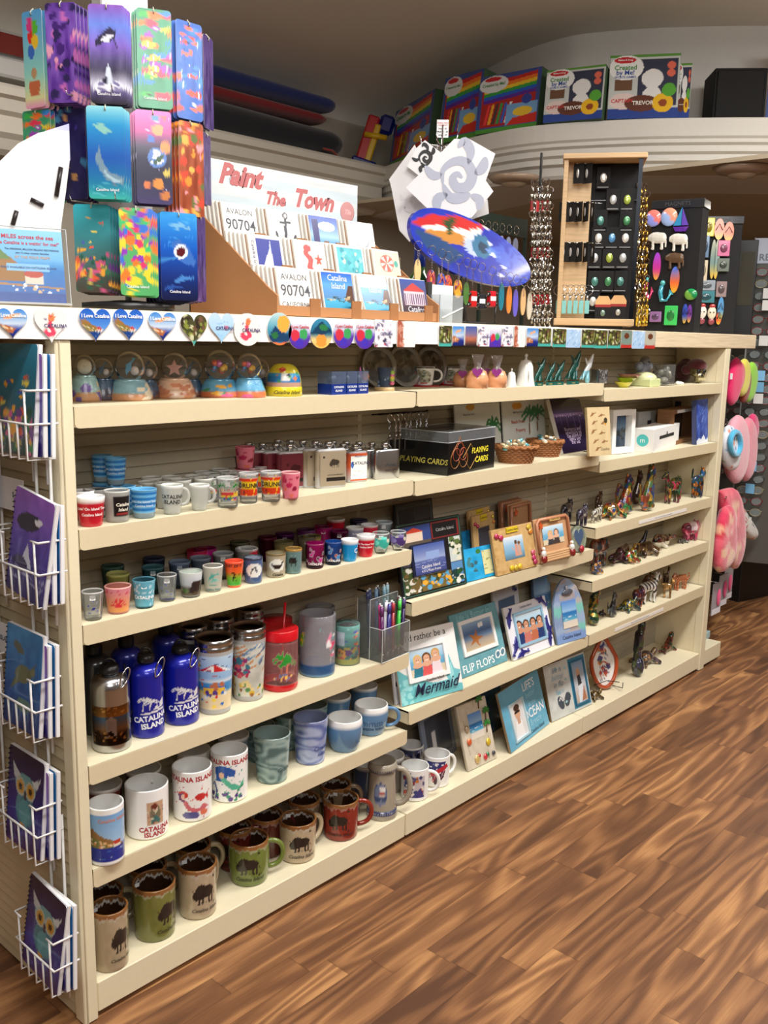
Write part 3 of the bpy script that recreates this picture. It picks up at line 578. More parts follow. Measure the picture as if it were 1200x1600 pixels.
def gcv(seed,cols,n=30,r=(.03,.08),v=(0,1),w=40,h=34,bg=None):
    cv=Cv(w,h,bg or (255,255,255));cv.a[...,3]=0 if bg is None else 1;return cv.spots(n,[tuple(c)+(1,) for c in cols],r,v=v,seed=seed)
# stemless clear canvas with writing-like bars
def fish_glass(col,n=5,seed=1,w=44,h=40):
    cv=Cv(w,h,(240,245,245));cv.a[...,3]=.1;g=np.random.default_rng(seed)
    for i in range(n):dolphin(cv,g.uniform(.2,.8),.2+.6*i/n,.13,tuple(col)+(1,),g.uniform(-.4,.4))
    return cv
Z3=.795;G3='souvenir shot glasses on the third shelf'
def s3(xl,xr,yt,yb,**k):P,r,h=fitcyl(xl,xr,yt,yb,Z3);return shot(P,r,h,**k)
s3(129,163,918,972,label='clear shot glass with small navy dolphins, nearest the left post',cv=fish_glass((40,50,130),6,2),sticker=True)
shell=Cv(44,40,(240,150,130));shell.grad([(0,(246,170,90)),(1,(236,150,170))]).spots(16,[(220,70,110)],(.02,.05),v=(.7,1),seed=1);shell.a[...,3]=.8
for a in np.linspace(.3,2.8,8):shell.line([(.5,.2),(.5+.3*cos(a),.2+.4*sin(a))],.05,(214,50,60))
s3(165,206,909,962,label='frosted pink and orange shot glass with a red scallop shell',cv=shell,tint=(240,170,160),frost=True)
bub=gcv(3,[(240,250,255),(200,235,250)],30,(.02,.05),bg=(110,190,214));bub.a[...,3]=.85
s3(208,244,900,953,label='light blue bubbly shot glass reading CATALINA',cv=bub,tint=(110,190,214),text=[('CATALINA',0,.42,.009,(250,255,255))],sticker=True)
s3(246,277,893,942,label='clear shot glass with blue dolphin swirl',cv=fish_glass((40,60,140),4,5),sticker=True,text=[('CATALINA',0,.12,.006,(40,50,120))])
ph=Cv(44,36).grad([(0,(90,80,60)),(.3,(70,60,60)),(.5,(180,190,200)),(1,(225,232,236))]).poly([(.45,.15),(.95,.2),(.95,.7),(.55,.65)],(50,42,40)).rect(.1,.4,.2,.35,(150,140,110)).ell(.3,.25,.12,.1,(80,110,60))
s3(280,317,887,936,label='shot glass with a wrapped photograph and pale inside',cv=ph,inside=(214,224,214),tint=(220,224,222),span=1.5)
df=Cv(44,36,(224,222,210));df.a[...,3]=.55;dolphin(df,.5,.62,.3,(90,170,160,1),.5);dolphin(df,.55,.42,.22,(120,190,180,1),.3);df.poly([(.2,.18),(.8,.2),(.5,.28)],(90,150,140,1))
s3(317,349,879,927,label='frosted white shot glass with a teal dolphin',cv=df,tint=(224,222,212),frost=True,text=[('Catalina Island',0,.12,.006,(60,120,120))])
zp=Cv(44,40).grad([(0,(60,170,60)),(.35,(120,180,50)),(.6,(240,100,40)),(1,(238,84,50))]).line([(.2,.62),(.8,.5)],.02,(30,20,20)).line([(.5,.56),(.5,.42),(.42,.2)],.06,(30,20,20)).line([(.5,.4),(.62,.25)],.05,(30,20,20)).ell(.52,.5,.06,.06,(30,20,20))
s3(351,381,872,920,label='orange to green shot glass reading JUST ZIP IT',cv=zp,tint=(238,96,48),solid=True,inside=(240,90,60),text=[('JUST ZIP IT',0,.86,.0075,(30,20,20))],rb=.72)
lb=Cv(44,36,(70,96,140)).ell(.55,.5,.4,.32,(236,238,236));dolphin(lb,.45,.5,.15,(30,40,60),1);dolphin(lb,.65,.5,.15,(30,40,60),2)
s3(381,411,866,913,label='slate blue ceramic shot glass with two dolphins in an oval',cv=lb,tint=(70,96,140),solid=True,inside=(150,160,176),rb=.9,mat='ceramic',rim=(50,60,80))
cr=Cv(44,36,(176,164,140)).ell(.55,.5,.36,.3,(236,236,228)).ell(.55,.46,.2,.12,(40,34,34));cr.line([(.35,.5),(.3,.66)],.05,(40,34,34)).line([(.75,.5),(.8,.66)],.05,(40,34,34))
s3(415,447,859,904,label='taupe ceramic shot glass with a crab in an oval',cv=cr,tint=(176,164,140),solid=True,inside=(170,160,130),rb=.9,mat='ceramic',rim=(120,100,60),text=[('Catalina',.2,.14,.008,(40,34,34),.4)])
tb=Cv(44,36,(98,130,130));bison(tb,.5,.5,.42,(30,34,36))
s3(445,472,853,898,label='teal ceramic shot glass with a black bison',cv=tb,tint=(98,130,130),solid=True,inside=(150,120,70),rb=.9,mat='ceramic',rim=(170,130,60),sticker=True)
for a,b,c,d,col,l in [(477,507,844,890,(160,20,100),'magenta barrel shot glass with a starfish and white lettering'),(507,534,842,884,(30,80,160),'blue barrel shot glass with white lettering')]:
    s3(a,b,c,d,label=l,tint=col,cv=gcv(2,[(200,60,150),(90,10,60)] if col[0] > 100 else [(60,140,200),(180,70,60)],9,(.04,.1)),rb=.9,bulge=.001,text=[('CATALINA',.05,.2,.0075,(245,245,245))],mat='glass',inside=col)
s3(532,560,839,879,label='cyan solo-style shot cup with white inside',tint=(20,150,214),solid=True,inside=(240,240,240),rim=(244,244,244),rb=.74,text=[('C',.8,.5,.016,(240,240,250))])
s3(556,586,832,872,label='red solo-style shot cup reading Catalina Island near the shelf end',tint=(200,20,44),solid=True,inside=(240,240,240),rim=(244,244,244),rb=.74,text=[('Livin The Island Time',0,.62,.0055,(250,240,240)),('Catalina Island',0,.48,.0055,(250,240,240))])
for a,b,c,d,col,l in [(581,608,829,867,(60,190,175),'stemless glass with a teal fill mark, second from the shelf end'),(609,634,827,862,(80,60,130),'stemless glass with purple and cream swirls, last on the third shelf')]:
    cv=gcv(4,[col,[min(255,q+60) for q in col],(230,225,200)],16,(.08,.18),v=(.35,.7));s3(a,b,c,d,label=l,cv=cv,span=2.4,z0=0,z1=1,rb=.62,bulge=.004,name='stemless_glass',sticker=col[1] > 100)
# second and third rows behind, each cup of its own colour
back3=[(150,905,(200,200,120),0,'yellowish clear'),(192,890,(60,110,120),0,'dark teal bubbly'),(228,880,(120,140,170),0,'pale blue clear'),(262,874,(130,145,165),0,'smoky blue clear'),(300,868,(190,196,200),0,'clear'),(338,862,(200,205,205),0,'clear stickered'),
    (366,868,(214,30,70),1,'crimson'),(398,850,(120,110,70),1,'olive ceramic'),(432,842,(110,100,80),1,'dark taupe ceramic'),(462,846,(150,130,70),1,'mustard rimmed ceramic'),(492,834,(110,14,70),0,'dark magenta'),(520,830,(160,160,190),1,'grey violet'),(546,826,(200,30,60),1,'white-lined red'),(572,822,(206,216,222),0,'clear stemless')]
for x,y,c,s_,nm in back3:
    P=hz(x,y+20,Z3);P[1]=.105;shot(P,.023,.056,'%s shot glass in the second row of the third shelf' % nm,tint=c,solid=bool(s_),inside=(225,225,225) if s_ and c[2] > 55 and c[0] > 150 else [int(q*.7) for q in c],mat='plastic' if s_ else None,group='second row of shot glasses',sticker=(x % 4 == 0))
back3b=[(175,(70,110,100),0,'dark green clear'),(240,(60,70,100),0,'clear glass with dolphins'),(308,(214,36,90),1,'hot pink'),(322,(200,30,140),1,'magenta'),(375,(110,110,80),0,'smoky olive'),(418,(100,16,50),0,'wine coloured'),(445,(90,20,90),0,'plum'),(478,(110,40,110),1,'violet'),(505,(180,30,110),1,'raspberry'),(524,(190,24,44),1,'red stacked'),(560,(60,50,90),0,'dark indigo stemless')]
for i,(x,c,s_,nm) in enumerate(back3b):
    P=hy(x,860,.16);P[2]=Z3;shot(P,.0235,.058 if nm[:3] != 'red' else .072,'%s shot glass at the back of the third shelf' % nm,tint=c,solid=bool(s_),inside=[int(q*.7) for q in c] if nm[:3] != 'red' else (240,240,240),group='rearmost shot glasses',sticker=i % 2 == 0)
# ---------------- second shelf cups
Z2=.971
def s2(xl,xr,yt,yb,**k):P,r,h=fitcyl(xl,xr,yt,yb,Z2);return shot(P,r,h,**k)
s2(121,165,771,825,label='red solo-style cup with white rim, nearest the left post',tint=(190,24,44),solid=True,inside=(240,240,240),rim=(246,246,246),rb=.78,text=[("Livin' On Island Time",.1,.62,.0068,(250,235,235)),('Catalina Island',.1,.42,.0068,(250,235,235))])
bk=Cv(44,44,(196,196,190));bk.a[...,3]=.55;bk.rect(.4,1,.22,.86,(24,22,24,1)).rect(.46,.95,.28,.80,(150,50,50,1)).rect(.48,.93,.3,.78,(24,22,24,1))
s2(164,204,762,818,label='frosted shot glass with a black framed label',tint=(196,196,190),frost=True,cv=bk,span=1.3,z0=0,z1=1,rb=.86,text=[('Catalina',.48,.58,.0085,(240,235,220),.2),('Island',.48,.42,.0085,(240,235,220),.2)])
def stripes(t):return t
def blue_cup(P,r,h,label,group=None,turn=0):
    t=place('striped_cup','cup',label,P,group,turn);prof,k0=cup_prof(r*.8,r,h,.003,n=34,base=.02)
    def f(th,k,z):
        c=np.tile(np.array([40,130,200,1.]),(len(th),1));s_=.5+.5*np.sin(z/h*34);c[:,:3]=np.array((30,110,184))*(1-s_[:,None])+np.array((120,190,232))*s_[:,None]
        m=(z < h*.2) & (k < k0);c[m]=(200,225,235,.35);m=k >= k0;c[m]=(110,180,224,1);return c
    mb=MB().lathe(prof,64,f,'glass');mb.text("Livin' the Island Time",0,h*.6,.0062,(235,245,250),bend=r*.93);mb.text('Catalina Island',0,h*.46,.0062,(235,245,250),bend=r*.91);part('body',mb,t);return t
P,r,h=fitcyl(205,246,760,812,Z2);blue_cup(P,r,h,'blue striped glass cup with a clear base, front of the second shelf')
P2=P+np.array([-.01,.055,0]);P2[2]=Z2;blue_cup(P2,r,h,'blue striped cup just behind the front one')
for i,(x,lv,l) in enumerate([(181,1,'blue striped cup stacked on top of another'),(181,0,'blue striped cup under the stacked one at the back'),(160,1,'blue striped cup stacked in the furthest back corner'),(160,0,'blue striped cup in the bottom of the corner stack')]):
    Q=hy(x,740,.115 if x > 170 else .165);Q[2]=Z2+lv*.054;blue_cup(Q,.0205,.053,l)
s2(252,287,754,806,label='frosted handled shot mug with black crooked CATALINA ISLAND lettering',tint=(226,228,222),frost=True,rb=.7,hd=.2,text=[('CATALINA',0,.62,.0105,(30,30,34)),('ISLAND',0,.44,.0105,(30,30,34))])
s2(296,328,754,800,label='frosted handled shot mug without visible lettering',tint=(226,228,222),frost=True,rb=.7,hd=.15)
for i,(x,Y) in enumerate([(205,.09),(232,.12),(258,.085),(283,.10),(305,.125),(268,.15),(238,.165),(318,.09)]):
    Q=hy(x,770,Y);Q[2]=Z2;shot(Q,.0215,.052,'frosted white shot glass in the crowd behind the handled shot mugs',tint=(205,205,198),frost=True,rb=.75,group='frosted shot glasses behind the handled ones',seg=32)
pl=Cv(44,40,(240,240,235));pl.a[...,3]=.1;pl.rect(.25,.9,.35,.55,(220,180,60,1)).rect(.3,.7,.38,.5,(190,60,60,1)).ell(.5,.28,.4,.06,(70,80,150,1));palm(pl,.25,.3,.45);palm(pl,.75,.4,.35);pl.spots(14,[(200,60,50,1),(60,140,70,1),(230,190,60,1)],(.02,.05),v=(.15,.35),seed=2)
dr=Cv(44,40,(240,240,235));dr.a[...,3]=.1;dr.rect(0,1,.72,.92,(206,60,30,1)).rect(.15,.9,.5,.72,(230,190,40,1)).rect(0,1,.18,.45,(206,60,30,1)).streaks(16,[(20,20,20,1),(240,200,50,1)],.03,L=.1,seed=2,k=1,ang=1.5)
s2(338,374,743,795,label='clear shot glass with palm trees and a yellow hut, front row',cv=pl,sticker=True,span=1.5,rb=.86)
s2(373,404,736,788,label='clear shot glass with red and yellow block lettering, left of the pair',cv=dr,text=[('DRUNK',0,.6,.013,(30,20,10))],rb=.86)
s2(407,440,734,785,label='clear shot glass with red and yellow block lettering, right of the pair',cv=dr,text=[('DRUNK',0,.6,.013,(30,20,10))],rb=.86,sticker=True)
pk=gcv(6,[(200,40,90),(240,120,90),(150,20,60)],22,(.03,.09),bg=(236,130,150));pk.a[...,3]=.85
s2(439,469,735,781,label='pink flip-flop patterned shot glass beside the flasks',cv=pk,tint=(240,160,165),frost=True,span=2,z0=0,z1=1,rb=.8)
for x,Y,lv,l in [(383,.15,1,'pink patterned shot glass stacked on another at the back'),(383,.15,0,'pink patterned shot glass under the stacked one at the back')]:
    Q=hy(x,740,Y);Q[2]=Z2+lv*.05;shot(Q,.0225,.05,l,cv=pk,tint=(220,110,130),frost=True,span=3,z0=0,z1=1)
for i,(x,Y,k) in enumerate([(338,.08,0),(352,.075,0),(388,.07,1),(330,.13,0),(356,.13,0),(372,.115,1),(404,.115,1),(424,.075,1),(318,.16,0),(345,.17,0),(410,.155,1)]):
    Q=hy(x,770,Y);Q[2]=Z2;shot(Q,.0205,.052,['clear palm tree shot glass behind the front palm glass','red and yellow lettered shot glass behind the front pair'][k],cv=[pl,dr][k],span=1.5,rb=.86,sticker=True,group=['palm tree shot glasses behind','lettered shot glasses behind'][k])
for x,l in [(130,'white rimmed red cup behind the first red cup'),(150,'dark labelled shot glass behind the frosted one')]:
    Q=hy(x,790,.09);Q[2]=Z2;shot(Q,.0225,.055,l,tint=(160,24,40) if x < 140 else (120,120,116),solid=x < 140,frost=x > 140,cv=None if x < 140 else bk,inside=(240,240,240) if x < 140 else None,rim=(240,240,240) if x < 140 else None)
# ---------------- flasks
def flask_proto(name,label,P,w,h,d,body,cv=None,text=(),group=None,rz=0):
    t=thing(name,label,'flask',P,rz,group);n=26;mb=MB()
    ring=[(w/2*np.sign(cos(a))*abs(cos(a))**.55,d/2*np.sign(sin(a))*abs(sin(a))**.75) for a in np.linspace(0,2*pi,n,endpoint=False)]
    zs=[(.93,0),(1,.003),(1,.5*h),(1,h-.006),(.95,h-.002),(.84,h)];V=[(x*s_,y*s_,z) for s_,z in zs for x,y in ring]
    st=(190,192,196);C=np.array([list(st if z < .004 or z > h-.0045 else body)+[1] for s_,z in zs for _ in ring],float)
    Fc=[(k*n+i,k*n+(i+1) % n,(k+1)*n+(i+1) % n,(k+1)*n+i) for k in range(len(zs)-1) for i in range(n)]+[tuple(range(n))[::-1],tuple((len(zs)-1)*n+i for i in range(n))]
    mb.add(V,Fc,C,'metal' if body == st else 'plastic',smooth=True)
    if cv is not None:mb.pic(cv,w*.84,h*.86,'print',y=-d/2-.0004,z0=h*.06)
    for tx in text:mb.text(tx[0],tx[1]*w,tx[2]*h,tx[3],tx[4],y=-d/2-.0008,bold=.01,shear=0)
    part('body',mb,t);mb=MB().lathe([(0,0),(.008,0),(.008,.003),(.0055,.003),(.0055,.007),(.009,.007),(.009,.015),(.007,.017),(0,.017)],14,st,'metal')
    mb.tube([(0,0,.010),(.012,0,.012),(.019,0,.004),(.019,0,0)],.0012,st,'metal',5);part('cap',mb,t,'steel screw cap',loc=(-w*.08,0,h));return t
def fl(xl,xr,yt,yb,nm,label,body,cv,text,n,dx,rz):
    A=hz(xl,yb,Z2);B=hz(xr,yb-5,Z2);w=(xr-xl)/F*depth(A)*1.12;P=(A+B)/2;P[1] += .012;P[2]=Z2;h=zat(xl,yt,A)-Z2-.002
    t=flask_proto('hip_flask',label,P,w,h,.022,body,cv,text,'hip flasks on the second shelf',rz)
    for i in range(n):dup(t,(P[0]+dx*(i+1),P[1]+.027*(i+1),Z2),rz,'%s, %s behind the front one' % (nm,ORD[i]))
bs=Cv(50,60,(112,40,52));bison(bs,.6,.55,.4,(70,22,30));bs.rect(.25,1,.14,.26,(34,22,24)).ell(.25,.68,.05,.04,(70,22,30))
bt=Cv(50,60,(156,142,120));bison(bt,.6,.66,.4,(60,52,44));bt.rect(.25,1,.14,.26,(36,32,30)).ell(.15,.86,.05,.04,(60,52,44))
fl(437,486,706,766,'maroon leather hip flask','maroon leather hip flask with a bison, front of its row',(112,40,52),bs,[],4,-.018,-.25)
fl(497,546,702,765,'taupe leather hip flask','taupe leather hip flask with a bison, front of its row',(156,142,120),bt,[('CATALINA REPUBLIC',.08,.34,.0045,(40,34,30))],4,-.015,-.25)
rx=Cv(50,60,(240,240,236)).rect(0,1,.92,1,(206,90,50)).rect(0,1,0,.06,(206,90,50)).ell(.1,.6,.1,.12,(70,110,180)).streaks(12,[(170,170,180)],.02,(.05,.7),(.1,.4),.25)
fl(546,578,706,756,'white and orange prescription-style hip flask','white and orange hip flask styled like a prescription label',(206,90,50),rx,[('PRESCRIPTION',.08,.84,.005,(60,60,110)),('CATALINA',.1,.62,.0105,(30,40,70))],3,-.014,-.25)
ss=Cv(50,60,(190,192,196));
fl(587,630,703,751,'brushed steel hip flask','brushed steel hip flask engraved with a building, front of its row',(190,192,196),None,[('Catalina Island',.1,.3,.006,(50,50,50)),('Amm',.1,.48,.014,(60,60,60))],4,-.018,-.25)
# ================================================================ SHELF 4: bottles, tumblers, pens
Z4=.523
def bottle(P,r,h,col,label,mat,cv=None,text=(),cap=(24,24,26),carab=False,group=None,turn=0):
    t=place('water_bottle','bottle',label,P,group,turn);hb=h*.74
    pr=[(0,0),(r*.94,0),(r,.004)]+[(r,.004+(hb-.004)*i/56) for i in range(1,57)]+[(r*(.45+.55*cos(a)),hb+r*.62*sin(a)) for a in np.linspace(.15,pi/2,8)]+[(r*.42,hb+r*.72),(0,hb+r*.72)]
    def f(th,k,z):
        c=wrap(cv,col,r,h*.1,h*.56,1.15)(th,k,z);return c
    mb=MB().lathe(pr,128,f,mat)
    for tx in text:mb.text(tx[0],tx[1]*r,tx[2]*h,tx[3],tx[4],bend=r,bold=.04,shear=tx[5] if len(tx) > 5 else 0,rot=tx[6] if len(tx) > 6 else 0,sx=tx[7] if len(tx) > 7 else 1)
    part('body',mb,t);z=hb+r*.70;mb=MB().lathe([(0,0),(r*.5,0),(r*.52,.004),(r*.52,h-z-.012),(r*.46,h-z-.004),(0,h-z-.002)],24,cap,'black');mb.tube([(r*.3*cos(a),0,h-z-.004+.012*sin(a)) for a in np.linspace(0,pi,8)],.003,cap,'black');part('cap',mb,t,'black screw cap',loc=(0,0,z))
    if carab:
        mb=MB().tube([(.008*cos(a),0,.02*sin(a)) for a in np.linspace(0,2*pi,16,endpoint=False)],.0016,(200,202,206),'chrome',6,closed=True);c_=part('carabiner',mb,t,'silver clip',loc=(r*.75,-r*.75,z-.004));c_.rotation_euler=(0,.5,.6)
    return t
P,r,h=fitcyl(146,205,1016,1178,Z4);h -= .012
mo=Cv(70,90,(60,44,36)).grad([(0,(40,30,26)),(.25,(50,38,32)),(.4,(120,90,70)),(.7,(70,100,150)),(.75,(150,110,60)),(1,(110,80,50))]).rect(.38,.62,.2,.62,(150,150,165)).poly([(.36,.62),(.64,.62),(.5,.75)],(160,160,170)).spots(50,[(60,40,30),(150,110,70),(30,24,22)],(.02,.06),v=(.1,.35),seed=5).spots(30,[(190,150,90),(140,100,60)],(.02,.05),v=(.78,.98),seed=2)
bottle(P,r,h,(184,186,190),'brushed steel water bottle with a dark town photo, nearest the left post','metal',mo,carab=True)
k=thing('carabiner_clip','black oval clip hanging between the steel and the blue bottle','clip',hz(200,1150,Z4)+np.array([0,-.012,.045]),.6)
part('body',MB().tube([(.014*cos(a),0,.008*sin(a)) for a in np.linspace(0,2*pi,16,endpoint=False)],.004,(24,24,26),'black',7,closed=True),k);part('strap',MB().tube([(0,0,.008),(0,.004,.05),(-.004,.008,.11)],.0022,(24,24,26),'black',5),k)
tx=[('CATALINA',.2,.25,.0155,(235,238,245),0,.12),('ISLAND',.35,.165,.0155,(235,238,245),0,.12)]
pb=Cv(60,80,(20,30,160));palm(pb,.36,.52,.3,(235,238,245),(235,238,245));palm(pb,.54,.54,.22,(235,238,245),(235,238,245));pb.poly([(.6,.52),(.98,.6),(.98,.8),(.75,.66)],(235,238,245)).rect(.78,.82,.6,.68,(20,30,160)).poly([(.3,.46),(1,.56),(1,.5),(.3,.42)],(235,238,245))
for a,b,c,d,l in [(206,257,1002,1155,'glossy blue metal bottle with white palm logo, left of the two'),(258,311,990,1135,'glossy blue metal bottle with white palm logo, right of the two')]:
    P,r,h=fitcyl(a,b,c,d,Z4);bottle(P,r,h-.01,(20,30,160),l,'enamel',pb,tx,carab=True,turn=.05)
for x,Y,c,m_,l in [(200,.135,(24,34,130),'enamel','blue metal bottle standing behind the front blue ones, left'),(262,.15,(24,34,130),'enamel','blue metal bottle standing behind the front blue ones, right'),(150,.14,(40,40,44),'enamel','black bottle in the dark corner behind the steel bottle')]:
    P=hy(x,1100,Y);P[2]=Z4;bottle(P,.031,.19,c,l,m_)
def travel(P,r,h,cv,label,turn=0,group=None):
    t=place('travel_tumbler','tumbler',label,P,group,turn);st=(178,178,178)
    pr=[(0,0),(r*.8,0),(r*.82,.006)]+[(r*(.82+.16*i/50),.006+(h*.82-.006)*i/50) for i in range(1,51)]+[(r*.985,h*.83),(r*.99,h*.85)]
    part('body',MB().lathe(pr,128,wrap(cv,st,r,.012,h*.8,1.9),'plastic'),t,'printed sleeve body')
    part('lid',MB().lathe([(r*.99,0),(r*1.0,.003),(r*1.0,.010),(r*.97,.011),(r*1.0,.013),(r*1.0,h*.148),(r*.95,h*.155),(r*.86,h*.15),(r*.84,h*.1),(0,h*.1)],40,lambda th,k,z:np.where((k > 7)[:,None],(26,26,26),st),'metal',M=T(z=h*.845)),t,'steel ring lid with black top');return t
bc=Cv(90,90).grad([(0,(236,214,170)),(.3,(240,222,180)),(.36,(60,140,200)),(.5,(70,150,210)),(.52,(236,236,240)),(.6,(150,190,230)),(1,(190,216,240))])
for i in range(6):bc.poly([(.5,.86),(.5+.34*cos(pi*i/6),.66+.06*sin(pi*i/6)),(.5+.34*cos(pi*(i+1)/6),.66+.06*sin(pi*(i+1)/6))],[(210,40,50),(244,244,244)][i % 2])
bc.rect(.3,.68,.38,.44,(60,110,190)).rect(.32,.66,.28,.4,(240,190,60)).spots(40,[(220,60,60),(60,120,200),(250,220,80),(240,240,240),(90,60,140)],(.012,.04),v=(.03,.35),seed=4).ell(.2,.82,.08,.07,(250,200,60)).spots(10,[(190,110,80)],(.03,.05),v=(.35,.5),seed=2).streaks(18,[(200,60,50),(60,60,120)],.016,v=(.55,.95),L=.1,seed=8)
rc=Cv(90,90,(206,206,196)).noise(20,6).streaks(40,[(80,120,170),(200,120,60),(120,160,190),(60,80,120)],.03,v=(.45,.95),L=.2,seed=3,ang=.6).spots(40,[(190,50,80),(150,50,110),(220,100,110),(60,120,140)],(.02,.06),u=(.2,.5),v=(.35,.7),seed=4).spots(40,[(220,180,60),(80,140,80),(150,100,50),(230,210,150)],(.02,.05),v=(0,.3),seed=5)
P,r,h=fitcyl(306,366,984,1120,Z4);travel(P,r,h,bc,'steel lidded travel tumbler printed with a beach chair and red striped umbrella')
P,r,h=fitcyl(361,416,968,1099,Z4);travel(P,r,h,rc,'steel lidded travel tumbler printed with a busy coral and fishing scene')
for x,Y,l in [(345,.155,'dark lidded travel tumbler behind the beach chair one'),(302,.15,'dark lidded travel tumbler behind the blue bottle'),(392,.165,'dark lidded travel tumbler behind the coral one')]:
    P=hy(x,1050,Y);P[2]=Z4;travel(P,.031,.165,Cv(20,20,(60,60,64)),l)
# red mason tumbler with straw
P,r,h=fitcyl(409,466,966,1083,Z4);t=place('straw_tumbler','tumbler','clear and red straw tumbler with a green palm decal',P)
pc=Cv(70,70,(250,180,180));pc.a[...,3]=.16;palm(pc,.52,.28,.4,(150,90,40,1),(50,160,60,1),1.3);palm(pc,.66,.28,.28,(230,120,60,1),(50,150,60,1),1.2);pc.spots(14,[(70,110,170,1),(250,200,80,1)],(.02,.04),(.35,.85),(.14,.28),seed=2)
def fr(th,k,z):c=wrap(pc,(250,170,170,.22),r,h*.1,h*.75,1.1)(th,k,z);m=z < h*.12;c[m]=(214,30,40,.9);return c
pr=[(0,0),(r*.9,0),(r*.98,.006)]+[(r*.98,.006+(h*.72)*i/24) for i in range(1,25)]+[(r*.93,h*.78),(r*.9,h*.8)]
mb=MB().lathe(pr,80,fr,'glass');mb.text('Catalina',.25*r,h*.14,.011,(90,60,60),bend=r,shear=.3);part('body',mb,t)
part('lid',MB().lathe([(r*1.0,0),(r*1.0,h*.14),(r*.96,h*.155),(r*.9,h*.15),(0,h*.15)],48,(206,22,34),'plastic',M=T(z=h*.79)),t,'red ribbed lid');part('straw',MB().cyl((0,0,.01),(.012,0,h+.05),.003,(206,22,34),'plastic',8),t,'red straw')
P=hy(432,1000,.15);P[2]=Z4;t=place('straw_tumbler','tumbler','red lidded straw tumbler at the back of the fourth shelf',P)
part('body',MB().lathe([(0,0),(.034,0),(.036,.006),(.036,.11)],32,(214,120,120,.35),'glass'),t);part('lid',MB().lathe([(.038,.11),(.038,.13),(0,.132)],32,(180,22,34),'plastic'),t)
P=hy(395,1000,.165);P[2]=Z4;t=place('straw_tumbler','tumbler','second red lidded tumbler at the back, left of the other',P)
part('body',MB().lathe([(0,0),(.034,0),(.036,.006),(.036,.11)],32,(214,120,120,.35),'glass'),t);part('lid',MB().lathe([(.038,.11),(.038,.13),(0,.132)],32,(180,22,34),'plastic'),t)
# clear mug with blue base
P,r,h=fitcyl(467,524,949,1060,Z4);t=place('freezer_mug','mug','clear plastic mug with a blue base and flower decals',P)
fc=Cv(80,80,(214,214,222));fc.a[...,3]=.3;fc.spots(9,[(240,140,170,1),(244,244,244,1),(220,70,110,1)],(.04,.08),(.7,.95),(.1,.75),seed=3).spots(5,[(250,220,60,1),(120,200,60,1)],(.04,.07),(.08,.26),(.3,.7),seed=4).spots(10,[(60,150,160,1)],(.012,.02),(.2,.9),(.05,.9),seed=2)
def fm(th,k,z):c=wrap(fc,(206,206,214,.3),r,h*.1,h*.95,1.4)(th,k,z);m=z < h*.2;c[m]=np.array((60,110,170,.55));m=z < h*.06;c[m]=(130,180,220,.8);return c
pr,k0=cup_prof(r*.97,r,h,.006,n=24,base=.02);part('body',MB().lathe(pr,80,fm,'glass'),t)
P=hy(500,1000,.15);P[2]=Z4;t=place('freezer_mug','mug','clear plastic mug behind the blue based one',P);part('body',MB().lathe(cup_prof(.034,.037,.13,.005)[0],40,(190,190,194,.3),'glass'),t)
# koozies in plastic wrap
kz=reef(70,70,4,(110,180,170),(60,130,130)).rect(.1,.42,.5,.86,(214,224,240)).spots(12,[(70,50,120),(180,70,60)],(.02,.04),v=(.2,.35),seed=9).band(0,.12,(190,190,90))
P,r,h=fitcyl(522,562,962,1041,Z4)
for Q,l in ((P,'teal reef print can cooler in plastic wrap, in front'),(P+np.array([-.01,.075,0]),'teal reef print can cooler in plastic wrap, behind the other')):
    t=place('can_cooler','can cooler',l,Q);part('sleeve',MB().lathe([(0,0),(r*.9,0),(r*.98,.004)]+[(r*(.98-.03*sin(i*.5)**2),.004+(h*.88)*i/28) for i in range(1,29)]+[(r*.88,h*.9),(r*.86,h*.7)],72,wrap(kz,(90,160,150),r,.004,h*.9,1.6),'fabric'),t)
    g=np.random.default_rng(3);mb=MB()
    mb.lathe([(r*1.02,0),(r*1.05,h*.5),(r*1.0,h*.93),(r*.7,h*.99),(r*.3,h*1.0)],26,(240,245,245,.06),'glass');mb.lathe([(r*.86,h*.84),(r*.4,h*.9),(0,h*.86)],18,(28,28,30),'black');part('plastic_wrap',mb,t,'clear crinkled wrap over a black lining')
# acrylic pen holder with pens
A=hz(596.7,1036.7,Z4);B=hz(639,1019,Z4);C_=hz(561.7,1024,Z4)
ux=(B-A)[:2];wx=np.linalg.norm(ux);ang=math.atan2(ux[1],ux[0]);dy=min(np.linalg.norm((C_-A)[:2]),.15);hf=zat(596.7,965+20,A)-Z4;hb_=.155
t=thing('pen_holder','clear acrylic two-tier pen holder at the end of the fourth shelf','pen holder',A,ang)
mb=MB();g_=(225,232,232,.10);th_=.0025
mb.box(0,wx,0,dy,0,th_,g_,'glass');mb.box(0,wx,0,th_,0,hf,g_,'glass');mb.box(0,wx,dy*.5,dy*.5+th_,0,hb_,g_,'glass');mb.box(0,wx,dy-th_,dy,0,hb_,g_,'glass')
for x in (0,wx-th_):mb.box(x,x+th_,0,dy*.5,0,hf,g_,'glass');mb.box(x,x+th_,dy*.5,dy,0,hb_,g_,'glass')
for e in [((0,0,hf),(wx,0,hf)),((0,0,0),(0,0,hf)),((wx,0,0),(wx,0,hf)),((0,0,0),(wx,0,0)),((0,0,hf),(0,dy*.5,hf)),((wx,0,hf),(wx,dy*.5,hf)),((0,dy*.5,0),(0,dy*.5,hb_)),((0,dy*.5,hb_),(wx,dy*.5,hb_)),((wx,dy*.5,0),(wx,dy*.5,hb_)),((0,dy,0),(0,dy,hb_))]:mb.cyl(e[0],e[1],.0009,(235,240,240,.75),'glass',4)
part('tray',mb,t)
